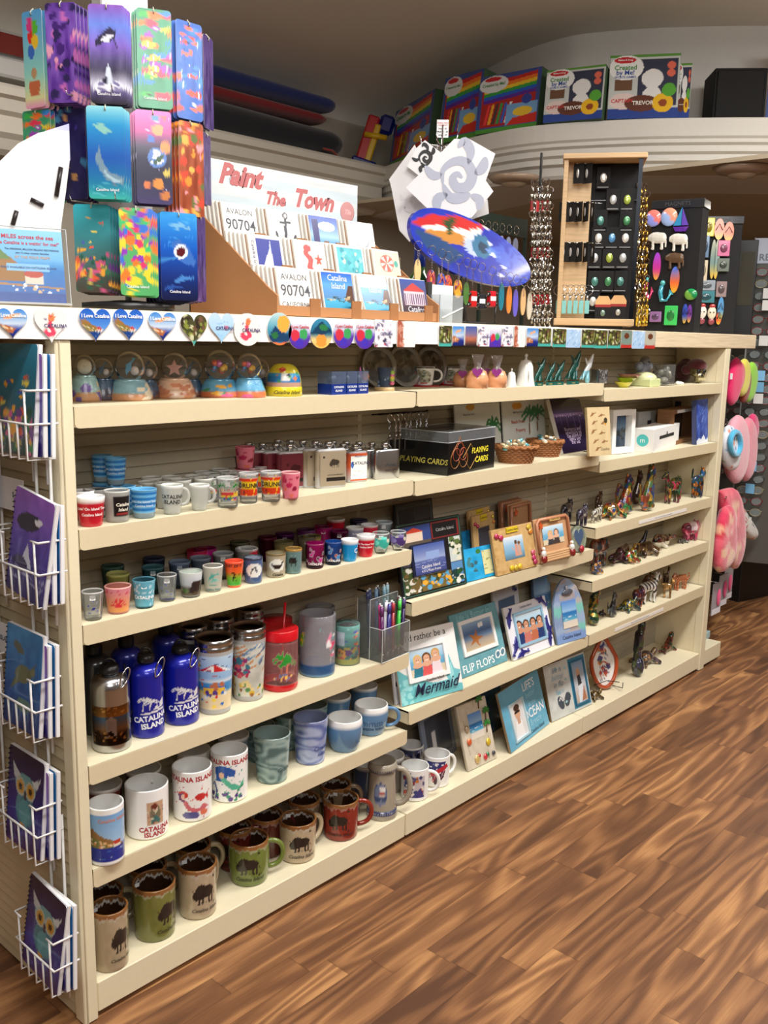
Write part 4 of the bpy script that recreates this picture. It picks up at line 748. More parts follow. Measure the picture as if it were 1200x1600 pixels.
pens=[(.12,.1,(90,30,90),0,'plum'),(.2,.25,(190,50,120),0,'pink'),(.3,.12,(40,40,120),.1,'navy'),(.42,.2,(60,50,160),.12,'violet'),(.48,.1,(150,30,40),.05,'dark red'),(.6,.22,(40,60,180),0,'blue'),(.68,.12,(60,190,60),.1,'lime green'),(.75,.3,(60,180,60),.2,'green'),(.86,.14,(50,30,90),.1,'indigo'),(.93,.28,(30,50,140),.15,'royal blue'),(.36,.35,(220,220,230),.14,'white and navy'),(.88,.38,(90,20,50),.12,'wine')]
Ra=T(A[0],A[1],A[2],rz=ang)
def pen(fx,fy,col,tilt,nm,z0=.004,L=.14,grp='pens in the front tier'):
    p_=Ra@np.array([fx*wx,fy*dy,z0,1]);mb=MB().cyl((0,0,0),(0,0,L*.12),.0015,(210,200,190),'metal',8,r1=.004);mb.cyl((0,0,L*.12),(0,0,L*.8),.0045,col,'plastic',9);mb.cyl((0,0,L*.8),(0,0,L*.97),.005,[min(255,q+20) for q in col],'plastic',9)
    b_=MB().cyl((0,0,L*.97),(0,0,L),.0028,(235,235,235),'plastic',8)
    t=thing('pen','%s click pen standing in the %s of the acrylic holder' % (nm,grp.split('the ')[1]),'pen',p_[:3],0,grp,(-.05,tilt,ang));part('barrel',mb,t);part('clicker',b_,t);return t
for q in pens:pen(*q)
for q in [(.1,.62,(50,60,110),0,'dark blue'),(.24,.7,(60,80,130),0,'slate'),(.4,.62,(120,160,200),0,'light blue'),(.55,.72,(30,40,60),0,'black'),(.7,.64,(150,200,220),0,'pale aqua'),(.84,.7,(170,210,225),.03,'ice blue')]:pen(*q[:5],L=.172,grp='pens in the rear tier')
# ================================================================ PICTURE FRAMES, BOOKS, SIGNS leaning on the shelves
def lean(bl,br,tl,tr,z,minl=.06,maxl=.5):
    """board standing on the shelf at z: bottom corners on the shelf plane, top corners above them, leaning back"""
    A=hz(*bl,z);B=hz(*br,z);e=B-A;w=np.linalg.norm(e);e=e/w;bk=np.array([-e[1],e[0],0]);hs=[];ls=[]
    for P,q in ((A,tl),(B,tr)):
        d=ray(*q);t=((P-CP)@e)/(d@e);Q=CP+t*d-P;hs.append(np.linalg.norm(Q));ls.append(math.atan2(Q@bk,Q[2]))
    h=sum(hs)/2;a=min(max(sum(ls)/2,minl),maxl);return (A+B)/2,w,h,-a,math.atan2(e[1],e[0])
def board(name,cat,label,bl,br,tl,tr,z,group=None,minl=.06,maxl=.45):
    P,w,h,a,rz=lean(bl,br,tl,tr,z,minl,maxl)
    lim=YB-.02
    top=P[1]+h*sin(-a)*cos(rz)
    if top > lim:a=-max(.05,math.asin(max(.03,min(.9,(lim-P[1])/h))))
    P=P+np.array([0,.001,.002]);return thing(name,label,cat,P,rz,group,(a,0,rz)),w,h
def easel(t,w,h,d=.05):part('easel_back',MB().add([(-w*.15,.008,0),(w*.15,.008,0),(w*.1,.008,h*.6),(-w*.1,.008,h*.6),(-w*.15,.012,0),(w*.15,.012,0),(w*.1,.012,h*.6),(-w*.1,.012,h*.6)],[(0,1,2,3),(4,5,6,7),(0,1,5,4),(1,2,6,5),(3,2,6,7),(0,3,7,4)],(50,48,46),'card'),t)
def framed(t,w,h,cv,win,photo,th=.008,edge=(220,215,205),mat='print',rim=None,rimc=(240,240,240),extra=None):
    """board with its painted face, a raised rim and a photo in the opening win=(u0,u1,v0,v1)"""
    mb=MB();mb.bbox(-w/2,w/2,0,th,0,h,.001,edge,'paint');mb.pic(cv,w*.996,h*.996,mat,y=-.0006,z0=h*.002)
    if extra:extra(mb,w,h)
    part('frame_board',mb,t)
    u0,u1,v0,v1=win;x0,x1,z0,z1=-w/2+u0*w,-w/2+u1*w,v0*h,v1*h
    if rim:
        mb=MB();b=rim
        for q in ((x0-b,x1+b,z1,z1+b),(x0-b,x1+b,z0-b,z0),(x0-b,x0,z0,z1),(x1,x1+b,z0,z1)):mb.box(q[0],q[1],-.006,-.0005,q[2],q[3],rimc,'paint')
        part('inner_rim',mb,t)
    part('photo',MB().pic(photo,x1-x0,z1-z0,'print',y=-.0015,x0=x0,z0=z0),t,'glossy photo in the opening')
def people_photo(w=44,h=40,n=3,sky=(150,195,225),skin=(224,178,150),seed=0,tops=None,hair=None):
    cv=Cv(w,h).grad([(0,(214,200,170)),(.28,(214,200,170)),(.32,(90,160,200)),(.55,(120,180,214)),(.6,sky),(1,(214,230,240))]);g=np.random.default_rng(seed);tops=tops or [(50,120,140),(214,90,90),(230,214,220)];hair=hair or [(214,180,110),(110,70,40),(200,160,90)]
    for i in range(n):
        u=.5+(i-(n-1)/2)*.26;v=.6+g.uniform(-.08,.1);r=.1
        cv.ell(u,v+.02,r*1.25,r*1.5/cv.asp,hair[i % 3]);cv.poly([(u-.16,0),(u+.16,0),(u+.1,v-.12),(u-.1,v-.12)],tops[i % 3]);cv.ell(u,v-.16,.15,.09,skin);cv.ell(u,v,r*.85,r*1.15/cv.asp,skin)
        cv.ell(u-.03,v+.02,.012,.012,(50,40,40)).ell(u+.03,v+.02,.012,.012,(50,40,40)).ell(u,v-.05,.035,.012,(250,250,250))
    return cv
def sea_photo(w=36,h=40,sand=True):
    cv=Cv(w,h).grad([(0,(226,214,196)),(.25,(214,206,196)),(.3,(90,170,200)),(.55,(40,110,180)),(.62,(150,190,226)),(1,(90,140,210))])
    return cv.streaks(12,[(240,245,250)],.02,v=(.26,.5),L=.3,seed=3,k=.6)
# --- T3 : souvenir collage frame
Z=.655
t,w,h=board('photo_frame','picture frame','large black souvenir photo frame with a collage of island views',(632,939),(730,913),(619.5,824),(716,803),Z)
cc=Cv(100,116,(26,30,34)).rect(.02,.98,.015,.985,(60,110,90)).rect(.03,.97,.025,.975,(26,26,30)).rect(.04,.5,.72,.95,(50,70,130)).rect(.12,.38,.74,.86,(220,200,180)).poly([(.1,.86),(.4,.86),(.25,.93)],(200,70,50)).rect(.04,.5,.68,.74,(90,80,70)).rect(.52,.96,.72,.95,(120,40,40)).rect(.54,.94,.735,.935,(22,22,26)).rect(.78,.96,.36,.7,(200,210,205)).spots(24,[(40,60,40),(220,220,200),(90,110,60)],(.02,.05),(.8,.95),(.38,.68),seed=3).rect(.78,.96,.05,.35,(90,140,190)).spots(30,[(40,80,50),(230,230,220),(30,60,60)],(.02,.05),(.8,.95),(.06,.22),seed=4).rect(.04,.28,.05,.4,(90,90,60)).spots(60,[(60,80,40),(214,210,200),(110,90,50)],(.02,.05),(.05,.28),(.06,.38),seed=5).rect(.3,.76,.05,.25,(120,100,50)).spots(40,[(60,70,40),(230,170,60),(90,160,200)],(.02,.04),(.32,.75),(.07,.24),seed=6).rect(.05,.22,.42,.68,(60,60,70))
def ex(mb,w,h):
    mb.bbox(-w*.34,w*.2,-.006,-.0008,h*.26,h*.7,.002,(30,34,60),'plastic');mb.text('Catalina Island',w*.24,h*.84,.0125,(235,235,230),bold=.01)
framed(t,w,h,cc,(.19,.67,.28,.68),Cv(50,50).grad([(0,(60,70,130)),(.45,(90,104,160)),(.5,(150,165,205)),(1,(70,90,160))]).streaks(20,[(170,185,225),(60,80,150)],.02,v=(.1,.48),L=.2).rect(.4,.8,.5,.72,(140,165,214)),extra=ex,edge=(26,26,28))
for ch in t.children:
    if ch.name.startswith('photo'):ch.location=(0,-.0056,0)
mb=MB();mb.text('Catalina Island',-w*.07,h*.38,.0125,(240,240,245),y=-.0075);mb.text('4 X 6 Photo Frame',-w*.07,h*.32,.0095,(240,240,245),y=-.0075);part('lettering',mb,t)
t2=thing('photo_frame','dark souvenir frame standing behind the large collage frame','picture frame',(hy(655,900,.15)[0],.15,Z+.002),0,None,(-.12,0,.05));mb=MB().bbox(-.085,.085,0,.008,0,.215,.001,(28,28,30),'paint');mb.pic(Cv(40,50,(36,38,42)).rect(.04,.96,.04,.96,(70,80,80)).rect(.06,.94,.06,.94,(30,32,38)).rect(.5,.94,.75,.94,(50,50,56)),.168,.212,y=-.0006,z0=.001);part('frame_board',mb,t2)
# small blue frame
t,w,h=board('photo_frame','picture frame','small turquoise dolphin frame with a pale yellow insert',(730,911),(777,899),(723.5,861),(767,851),Z)
framed(t,w,h,Cv(50,54,(40,160,214)).noise(14,6).spots(8,[(70,130,140),(60,100,110)],(.05,.09),(.08,.45),(.1,.75),seed=3).ell(.5,.86,.08,.07,(60,120,60)),(.6,.9,.1,.86),Cv(12,24,(214,214,160)).streaks(8,[(120,120,80)],.06,L=.4,seed=3),edge=(30,120,180))
Q=hz(745,899,Z);t2=thing('photo_frame','second small turquoise frame just behind the front one','picture frame',(Q[0],min(Q[1]+.05,.15),Z+.002),0,None,(-.1,0,.1));mb=MB().bbox(-.05,.05,0,.006,0,.115,.001,(30,140,200),'paint');mb.pic(Cv(30,30,(40,150,210)).noise(14,5),.098,.112,y=-.0006);part('frame_board',mb,t2)
# tan cork frame
sandc=(196,160,104)
def tan_face(seed=1,w=64,h=74):return Cv(w,h,sandc).noise(16,14,seed).rect(.08,.92,.08,.92,(206,172,118),.5)
def deco(mb,w,h,seed=1):
    g=np.random.default_rng(seed)
    for (u,v,c) in [(.1,.85,(190,50,90)),(.2,.8,(200,60,100)),(.9,.9,(220,190,60)),(.93,.8,(230,150,60)),(.35,.1,(230,200,50)),(.45,.08,(210,180,60)),(.55,.09,(240,200,60)),(.92,.2,(200,60,110)),(.94,.1,(190,60,100)),(.92,.32,(220,100,120))]:mb.ell(((u-.5)*w,-.003,v*h),(w*.055,.004,w*.045),c,'glaze',8)
    mb.box(-w*.16,w*.12,-.004,-.0006,h*.87,h*.99,(214,186,40),'paint');mb.text('Catalina Island',-w*.02,h*.93,w*.05,(60,50,20),y=-.0046)
t,w,h=board('photo_frame','picture frame','tan sandy frame with flip-flop charms and a photo of two people on a beach, front',(777.6,902),(840.5,884.6),(767,828),(830,819),Z)
framed(t,w,h,tan_face(),(.24,.72,.28,.78),Cv(40,44).grad([(0,(90,120,140)),(.3,(120,170,200)),(.6,(150,190,220)),(1,(225,232,238))]).ell(.6,.72,.07,.09,(90,60,40)).poly([(.5,.1),(.68,.1),(.66,.62),(.54,.62)],(210,150,130)).ell(.76,.66,.07,.08,(120,80,50)).poly([(.68,.1),(.86,.1),(.82,.58),(.7,.58)],(200,160,140)).line([(.4,.5),(.6,.3)],.04,(210,160,140)),extra=deco,edge=(176,140,90))
for i,(x,Y) in enumerate([(752,.09),(745,.15)]):
    Q=hy(x+8,890,Y);t=thing('photo_frame',['tan sandy frame with flip-flop charms, just behind the front one','tan sandy frame with flip-flop charms, furthest back'][i],'picture frame',(Q[0],Y,Z+.002),0,None,(-.12,0,.12));w,h=.13,.16;mb=MB().bbox(-w/2,w/2,0,.008,0,h,.002,(176,140,90),'paint');mb.pic(tan_face(3,36,40).rect(.24,.74,.26,.76,(60,60,70)),w*.99,h*.99,'paper',y=-.0006);deco(mb,w,h);part('frame_board',mb,t)
# rope frame
t,w,h=board('photo_frame','picture frame','tan rope frame with small sailor birds and an orange starfish, front',(842.6,883),(894.6,869.5),(832,812),(888,804.5),Z)
mb=MB().bbox(-w/2,w/2,0,.008,0,h,.003,(196,150,110),'resin');
for z in (.04,.09,.14,.19):mb.tube([(-w*.46+w*.92*i/24,-.003-.0015*(i % 2),h*z) for i in range(25)],.0055,(206,164,120),'resin',7)
part('frame_board',mb,t)
g=[];bx=w*.46;ring=[(-bx,.24*h),(-bx,h*.9),(-bx*.85,h*.97),(bx*.85,h*.97),(bx,h*.9),(bx,.24*h)];part('rope',MB().tube([(x,-.004,z) for x,z in ring],.006,(190,130,96),'resin',7),t)
part('photo',MB().pic(people_photo(40,30,2,seed=3,tops=[(60,60,70),(70,60,60)]),w*.62,h*.42,'print',y=-.002,z0=h*.38),t)
for x in (-w*.42,w*.43):
    mb=MB();mb.ell((x,-.012,h*.1),(.012,.009,.014),(140,36,36),'glaze',10);mb.ell((x,-.012,h*.22),(.011,.008,.013),(244,244,240),'glaze',10);mb.ell((x,-.013,h*.32),(.007,.007,.007),(244,244,240),'glaze',8);mb.ell((x-.008,-.016,h*.32),(.005,.003,.002),(236,150,50),'glaze',6)
    part('sailor_bird',mb,t);mb=MB()
O=[((.013 if i % 2 == 0 else .006)*sin(i*pi/5),(.013 if i % 2 == 0 else .006)*cos(i*pi/5)) for i in range(10)];mb.star([(x-w*.38,z+h*.84) for x,z in O],(226,100,50),.003,'glaze',y=-.010,rings=2,edge=(226,100,50));part('starfish',mb,t,'orange starfish');mb=MB().box(-w*.1,w*.2,-.009,-.004,h*.9,h*.99,(206,170,100));mb.text('Catalina Island',w*.05,h*.945,w*.045,(50,40,20),y=-.0096);part('name_plate',mb,t)
for i,x in enumerate([(800),(785)]):
    Q=hy(x+14,880,.10+.05*i);t=thing('photo_frame',['rope edged frame behind the front rope frame','dark rope edged frame at the very back of the shelf'][i],'picture frame',(Q[0],.10+.05*i,Z+.002),0,None,(-.1,0,.1));w,h=.13,.17;mb=MB().bbox(-w/2,w/2,0,.008,0,h,.003,[(186,140,100),(130,90,70)][i],'resin');mb.tube([(x_,-.004,z_) for x_,z_ in ((-w*.46,.02),(-w*.46,h*.95),(w*.46,h*.95),(w*.46,.02))],.007,(176,120,90),'resin',6);mb.star([(a-w*.3,b+h*.84) for a,b in O],(226,100,50),.003,'glaze',y=-.012,rings=2,edge=(226,100,50));part('frame_board',mb,t)
# heart frame
t,w,h=board('photo_frame','picture frame','small oval grey shell frame with a heart opening and a red boot',(897,866),(916,861),(893,824),(912,821),Z)
O=[(w*.5*1.25*cos(a),h*.5+h*.5*sin(a)) for a in np.linspace(0,2*pi,28,endpoint=False)];mb=MB().star(O,Cv(30,30,(150,160,140)).noise(30,8),.008,'glaze',edge=(120,130,120));part('frame_board',mb,t)
Hs=[(16*sin(a)**3,13*cos(a)-5*cos(2*a)-2*cos(3*a)-cos(4*a)) for a in np.linspace(0,2*pi,30,endpoint=False)]
part('photo',MB().star([(x*w*.024,h*.58+z*w*.03) for x,z in Hs],(70,90,120),.001,y=-.002,rings=2),t);part('boot',MB().ell((0,-.008,h*.12),(.011,.007,.012),(176,30,50),'glaze',10),t,'small red boot')
# --- T4
Z=.361
t,w,h=board('photo_frame','picture frame','white and teal mermaid frame with a photo of three smiling people',(629,1106),(725,1078),(612,995),(706.7,972.5),Z)
mc=Cv(104,120,(240,240,238)).poly([(0,0),(1,0),(1,.1),(.55,.2),(.12,.42),(0,.52)],(110,190,196)).spots(22,[(150,214,216)],(.03,.05),(0,.3),(.02,.35),seed=2).poly([(.82,.05),(.74,.3),(.84,.56),(.9,.34),(1,.3),(.94,.16)],(120,196,204)).poly([(.86,.12),(.8,.3),(.85,.46),(.88,.3)],(160,220,224)).poly([(.2,.02),(.85,.02),(.8,.2),(.25,.22)],(110,190,196))
def ex(mb,w,h):mb.text("I'd rather be a",w*.02,h*.9,w*.115,(50,50,54),y=-.0014);mb.text('Mermaid',w*.04,h*.16,w*.2,(20,30,60),y=-.0066,shear=.5,bold=.01);mb.text('Catalina Island',w*.05,h*.27,w*.05,(60,60,64),y=-.0066,bold=.01)
framed(t,w,h,mc,(.2,.76,.34,.74),people_photo(70,52,3,seed=2,skin=(220,170,140)),rim=w*.05,extra=ex)
t,w,h=board('photo_frame','picture frame','teal wood frame about flip flops with a starfish photo',(722.7,1061.6),(793.7,1033),(700,964.5),(774.5,940),Z)
fc=Cv(90,110,(104,160,172)).noise(8,10).ell(.82,.16,.06,.07,(240,240,240),-.3).ell(.93,.17,.06,.07,(240,240,240),-.3).ell(.82,.16,.04,.05,(90,130,150),-.3).ell(.93,.17,.04,.05,(90,130,150),-.3)
sf=Cv(60,50).grad([(0,(190,170,140)),(.3,(170,160,150)),(.45,(110,140,180)),(.6,(80,110,160)),(1,(150,180,210))]).poly([(.42+(.26 if i % 2 == 0 else .09)*sin(i*pi/5+.3),.38+(.34 if i % 2 == 0 else .12)*cos(i*pi/5+.3)) for i in range(10)],(176,110,60)).ell(.6,.8,.05,.09,(235,235,235)).ell(.68,.82,.05,.09,(235,235,235))
def ex(mb,w,h):mb.text('Life is Better in',-w*.02,h*.91,w*.115,(150,200,208),y=-.0014);mb.text('FLIP FLOPS',-w*.12,h*.11,w*.145,(232,240,240),y=-.0014,bold=.01)
framed(t,w,h,fc,(.17,.8,.36,.8),sf,rim=w*.05,extra=ex,edge=(90,140,150))
t,w,h=board('photo_frame','picture frame','white frame edged with purple dolphins around a group beach photo',(803,1034),(867,1009),(786,951.7),(851,931),Z)
dc=Cv(90,100,(232,232,240))
def ex(mb,w,h):
    for (u,v,r) in [(.08,.78,1.2),(.08,.25,-2.0),(.22,.07,.2),(.92,.2,1.3),(.86,.92,-.5),(.93,.4,1.8)]:
        c=Cv(2,2);s_=w*.14;pts=[(-1,-.05),(-.75,.1),(-.45,.27),(-.1,.34),(.02,.55),(.16,.33),(.5,.18),(.8,-.02),(1.0,.18),(.98,-.05),(1.12,-.25),(.8,-.16),(.4,-.05),(0,-.1),(-.15,-.3),(-.28,-.12),(-.6,-.1)]
        mb.prism([((u-.5)*w+s_*(x*cos(r)-y*sin(r)),v*h+s_*(x*sin(r)+y*cos(r))) for x,y in pts],-.006,-.0008,(50,50,140),'glaze')
    mb.text('Catalina Island',0,h*.92,w*.05,(60,60,90),y=-.0014)
framed(t,w,h,dc,(.2,.82,.24,.8),people_photo(60,54,4,seed=6,skin=(206,150,120),tops=[(40,60,110),(200,120,110),(190,110,80)],hair=[(60,40,30),(90,60,40),(50,30,20)]),rim=w*.035,rimc=(150,190,214),extra=ex)
Q=hy(800,1030,.12);t=thing('photo_frame','white frame with purple dolphins behind the front one','picture frame',(Q[0],.13,Z+.002),0,None,(-.15,0,.05));mb=MB().bbox(-.075,.075,0,.008,0,.19,.001,(220,222,230),'paint');mb.pic(Cv(30,36,(214,216,226)).rect(.2,.8,.25,.8,(90,110,140)).ell(.85,.9,.12,.05,(50,50,130),-.4),.149,.189,y=-.0006);part('frame_board',mb,t)
# surfboard frame
P,w,h,a,rz=lean((872,1009),(916,996),(853,925),(897,912),Z);h=.205;t=thing('photo_frame','surfboard shaped frame in grey blue planks with a sea photo','picture frame',P+np.array([0,0,.002]),rz,None,(-.22,0,rz))
O=[(w*.5,0),(w*.54,h*.3),(w*.5,h*.62),(w*.36,h*.84),(w*.16,h*.96),(0,h),(-w*.16,h*.96),(-w*.36,h*.84),(-w*.5,h*.62),(-w*.54,h*.3),(-w*.5,0),(0,0)];O2=[]
for i in range(len(O)):
    p,q=np.array(O[i]),np.array(O[(i+1) % len(O)])
    for k in range(4):O2.append(tuple(p+(q-p)*k/4))
sc=Cv(50,90,(140,160,190));gg=np.random.default_rng(3)
for j in range(12):
    for i in range(4):sc.rect(i/4+.02*(j % 2),i/4+.25,j/12,j/12+.08,[(150,170,200),(160,150,150),(120,190,180),(130,150,186),(176,170,168)][gg.integers(5)])
sc.rect(0,1,0,.14,(120,150,200))
mb=MB().star(O2,sc,.008,'paper',edge=(120,140,170),rings=20);mb.text('Catalina Island',0,h*.08,w*.11,(30,40,70),y=-.001);part('frame_board',mb,t);part('photo',MB().pic(sea_photo(28,40),w*.5,h*.42,'print',y=-.002,z0=h*.22),t);part('surfer_charm',MB().ell((0,-.004,h*.78),(w*.2,.004,h*.05),(90,96,110),'glaze',10).ell((-.006,-.006,h*.84),(.006,.004,.010),(150,150,160),'glaze',8),t)
# small sign behind the mugs "of"
Q=hy(603,1080,.1);t=thing('wall_plaque','small white sign with dark brush script, half hidden at the shelf end','sign',(Q[0]+.04,.06,Z+.002),0,None,(-.15,0,.15));mb=MB().bbox(-.05,.05,0,.008,0,.10,.001,(226,226,232),'paint');mb.text('of life',-.005,.06,.04,(20,24,50),shear=.5,bold=.02);part('frame_board',mb,t)
# --- base of the middle bay
Z=ZB
t,w,h=board('photo_frame','picture frame','whitewashed beach frame with palms, umbrellas and a sea photo',(732,1207),(777,1185),(710,1110),(760,1084.6),Z)
bf=Cv(60,100,(206,196,176)).noise(8,10).streaks(14,[(150,130,100),(230,226,214)],.02,L=.3,seed=4,ang=1.5)
def ex(mb,w,h):
    for (u,v,r,c) in [(.2,.42,.010,(230,110,60)),(.35,.12,.012,(220,190,120)),(.42,.16,.006,(200,60,60)),(.8,.3,.011,(230,200,60)),(.62,.1,.009,(214,60,70)),(.2,.62,.010,(190,170,140)),(.7,.12,.007,(60,130,90)),(.9,.1,.007,(70,70,80))]:mb.ell(((u-.5)*w,-.003,v*h),(r,.004,r*1.1),c,'glaze',8)
    for (u,v) in [(.82,.45),(.86,.64),(.7,.85)]:
        mb.tube([((u-.5)*w,-.003,v*h),((u-.46)*w,-.003,v*h+.025)],.002,(110,80,50),'paint',5)
        for q in np.linspace(-.4,3.5,7):mb.ell(((u-.46)*w+.008*cos(q),-.005,v*h+.026+.006*sin(q)),(.009,.002,.003),(50,130,50),'paint',6,R=T(ry=-q))
framed(t,w,h,bf,(.3,.74,.42,.82),sea_photo(30,40),extra=ex,edge=(196,186,166))
t,w,h=board('photo_frame','picture frame',"sky blue frame about the ocean with a photo of a person in sunglasses",(799,1178.5),(858.8,1131),(776,1082),(839.6,1048.8),Z)
lf_=Cv(80,110,(104,176,206)).noise(5,8)
wp=Cv(36,60,(226,226,226)).poly([(.1,0),(.75,0),(.7,.45),(.3,.5)],(244,244,244)).ell(.5,.7,.2,.2,(216,170,140)).ell(.5,.85,.2,.1,(70,50,40)).rect(.32,.68,.7,.76,(30,30,34)).poly([(.4,.4),(.6,.4),(.58,.58),(.42,.58)],(210,165,136))
def ex(mb,w,h):
    for i,(s_,q,c) in enumerate([("LIFE'S",.13,(236,240,240)),('better',.09,(150,204,222)),('at the',.08,(150,204,222)),('OCEAN',.15,(236,240,240)),('Breeze',.1,(150,204,222))]):mb.text(s_,w*.2,h*(.84-.155*i),w*q,c,y=-.0014,bold=.01)
    mb.text('Catalina Island',w*.2,h*.08,w*.06,(40,60,80),y=-.0014)
framed(t,w,h,lf_,(.16,.48,.12,.7),wp,rim=w*.02,rimc=(180,210,220),extra=ex,edge=(150,130,100))
t,w,h=board('photo_frame','picture frame','weathered white and blue frame with flip flops and a tall photo',(862.5,1129.5),(925.7,1100.6),(847.8,1043),(912,1019),Z)
wf=Cv(84,100,(200,204,200)).noise(10,8).ell(.28,.26,.07,.13,(70,80,90),.2).ell(.44,.28,.07,.13,(70,80,90),-.2).line([(.25,.3),(.28,.36),(.33,.28)],.02,(220,220,220)).rect(.56,.98,.04,.96,(60,130,160)).spots(6,[(150,190,200)],(.02,.04),(.05,.5),(.1,.9),seed=4)
cp=Cv(32,60).grad([(0,(190,170,150)),(.4,(200,200,205)),(1,(130,160,190))]).poly([(.3,0),(.7,0),(.75,.5),(.4,.55)],(220,226,232)).poly([(.5,0),(.9,.05),(.8,.4)],(176,120,90)).ell(.5,.7,.14,.12,(200,160,130)).poly([(.4,.4),(.7,.45),(.6,.66),(.4,.64)],(60,60,66))
def ex(mb,w,h):
    for i,s_ in enumerate(['life is','better','in flip','flops']):mb.text(s_,-w*.22,h*(.86-.13*i),w*.11,(150,176,190) if i % 2 else (110,130,150),y=-.0014,shear=.3)
framed(t,w,h,wf,(.62,.92,.12,.88),cp,rim=w*.02,rimc=(50,110,140),extra=ex,edge=(130,110,80))
Q=hy(690,1170,.13);t=thing('photo_frame','grey blue frame with a white hang tag behind the white mugs','picture frame',(Q[0],.125,Z+.002),0,None,(-.2,0,.2));mb=MB().bbox(-.095,.095,0,.008,0,.17,.001,(130,140,160),'paint');mb.pic(Cv(40,36,(126,138,160)).rect(.12,.88,.12,.88,(70,76,90)).rect(.3,.42,.3,.6,(214,214,220)),.189,.169,y=-.0006);part('frame_board',mb,t)
Q=hy(770,1150,.14);t=thing('photo_frame','dark teal frame standing at the back between two front frames','picture frame',(Q[0],.14,Z+.002),0,None,(-.15,0,.1));mb=MB().bbox(-.07,.07,0,.008,0,.17,.001,(40,60,70),'paint');mb.pic(Cv(20,30,(50,80,100)).noise(12,5),.139,.169,y=-.0006);part('frame_board',mb,t)
Q=hy(850,1000,.15);t=thing('photo_frame','blue sea picture frame at the back behind the surfboard frame','picture frame',(Q[0],.155,.363),0,None,(-.1,0,.05));mb=MB().bbox(-.06,.06,0,.008,0,.19,.001,(70,96,130),'paint');mb.pic(sea_photo(24,36),.11,.18,y=-.0006,z0=.005);part('frame_board',mb,t)
# --- T2 (second level) book, plaques, signs, boxes
Z=.967
t,w,h=board('book','book','dark violet paperback about a night scene, leaning left of the tan panel',(880.6,710),(926,703),(856,625),(907,621),Z)
nb=Cv(60,90).grad([(0,(30,22,50)),(.45,(36,28,66)),(.7,(80,60,120)),(1,(24,20,44))]).band(.66,.72,(170,140,190),.6).spots(24,[(220,200,230)],(.008,.014),v=(.64,.7),seed=3)
for x in (.2,.4,.62,.8):nb.line([(x,.4),(x,.66)],.02,(150,130,190),.5)
mb=MB().box(-w/2,w/2,0,.014,0,h,(230,226,220),'paper');mb.pic(nb,w,h,y=-.0006)
for i in range(5):mb.text(['Romance and','adventure on','the island of','lights and','the sea'][i],0,h*(.42-.06*i),w*.1,(200,180,210),y=-.0012)
part('cover',mb,t)
t,w,h=board('wall_plaque','sign','tan wooden panel with a pattern of brown dolphins',(926,714),(951,712),(911.5,639),(958,638),Z)
w=max(w,.1);tp=Cv(70,110,(206,184,140)).noise(5,6)
for i,(u,v) in enumerate([(.25,.85),(.62,.82),(.3,.68),(.7,.66),(.25,.5),(.6,.46),(.32,.3),(.7,.28),(.4,.14)]):dolphin(tp,u,v,.15,(140,96,56),.5-.3*(i % 2))
tp.poly([(.7,.66),(.85,.72),(.8,.6)],(200,150,60)).ell(.8,.72,.08,.06,(60,50,30))
mb=MB().bbox(-w/2,w/2,0,.01,0,h,.001,(190,166,120),'wood');mb.pic(tp,w,h,'paper',y=-.0006);mb.text('Catalina',w*.2,h*.13,w*.12,(60,40,20),y=-.001,shear=.4);part('panel',mb,t)
def sign(xl,xr,yt,yb,Y,rz,cvs,txt,label):
    A=hy(xl,yb,Y);B=hy(xr,yb,Y);w=B[0]-A[0];h=zat(xl,yt,A)-Z;t=thing('display_sign',label,'sign',((A[0]+B[0])/2,Y,Z+.001),0,None,(-.12,0,rz));mb=MB().box(-w/2,w/2,0,.003,0,h,(230,232,234),'paper');mb.pic(cvs,w,h,'paper',y=-.0006)
    for s_,x,z,q,c in txt:mb.text(s_,x*w,z*h,q,c,y=-.0012,bold=.015)
    part('panel',mb,t)
sg=Cv(60,40,(206,210,206));palm(sg,.78,.05,.55,(120,80,50),(40,110,60));sg.ell(.35,.95,.1,.06,(200,150,60)).spots(6,[(210,180,120)],(.03,.05),v=(0,.15),seed=2)
sign(716,786,634,680,.16,0,sg,[('Bring Your Own',-.2,.82,.008,(70,80,120)),('Message',-.2,.6,.017,(190,80,60)),('in A Bottle',-.12,.4,.017,(190,80,60))],'white sign reading Message in a Bottle with a palm tree')
sg=Cv(60,40,(210,214,212));palm(sg,.6,.35,.4,(120,80,50),(60,130,90));palm(sg,.8,.4,.35,(120,80,50),(60,130,90));sg.ell(.35,.9,.12,.07,(210,150,50)).ell(.62,.12,.14,.12,(226,170,190)).spots(8,[(220,190,130),(240,200,200)],(.03,.06),(.3,.95),(0,.15),seed=2)
sign(789,854,628,690,.165,0,sg,[('Build Your Own',-.15,.78,.008,(70,80,120)),('Beach Front',-.15,.6,.015,(190,80,60)),('Property',-.1,.44,.015,(190,80,60))],'white sign reading Beach Front Property with a seashell')
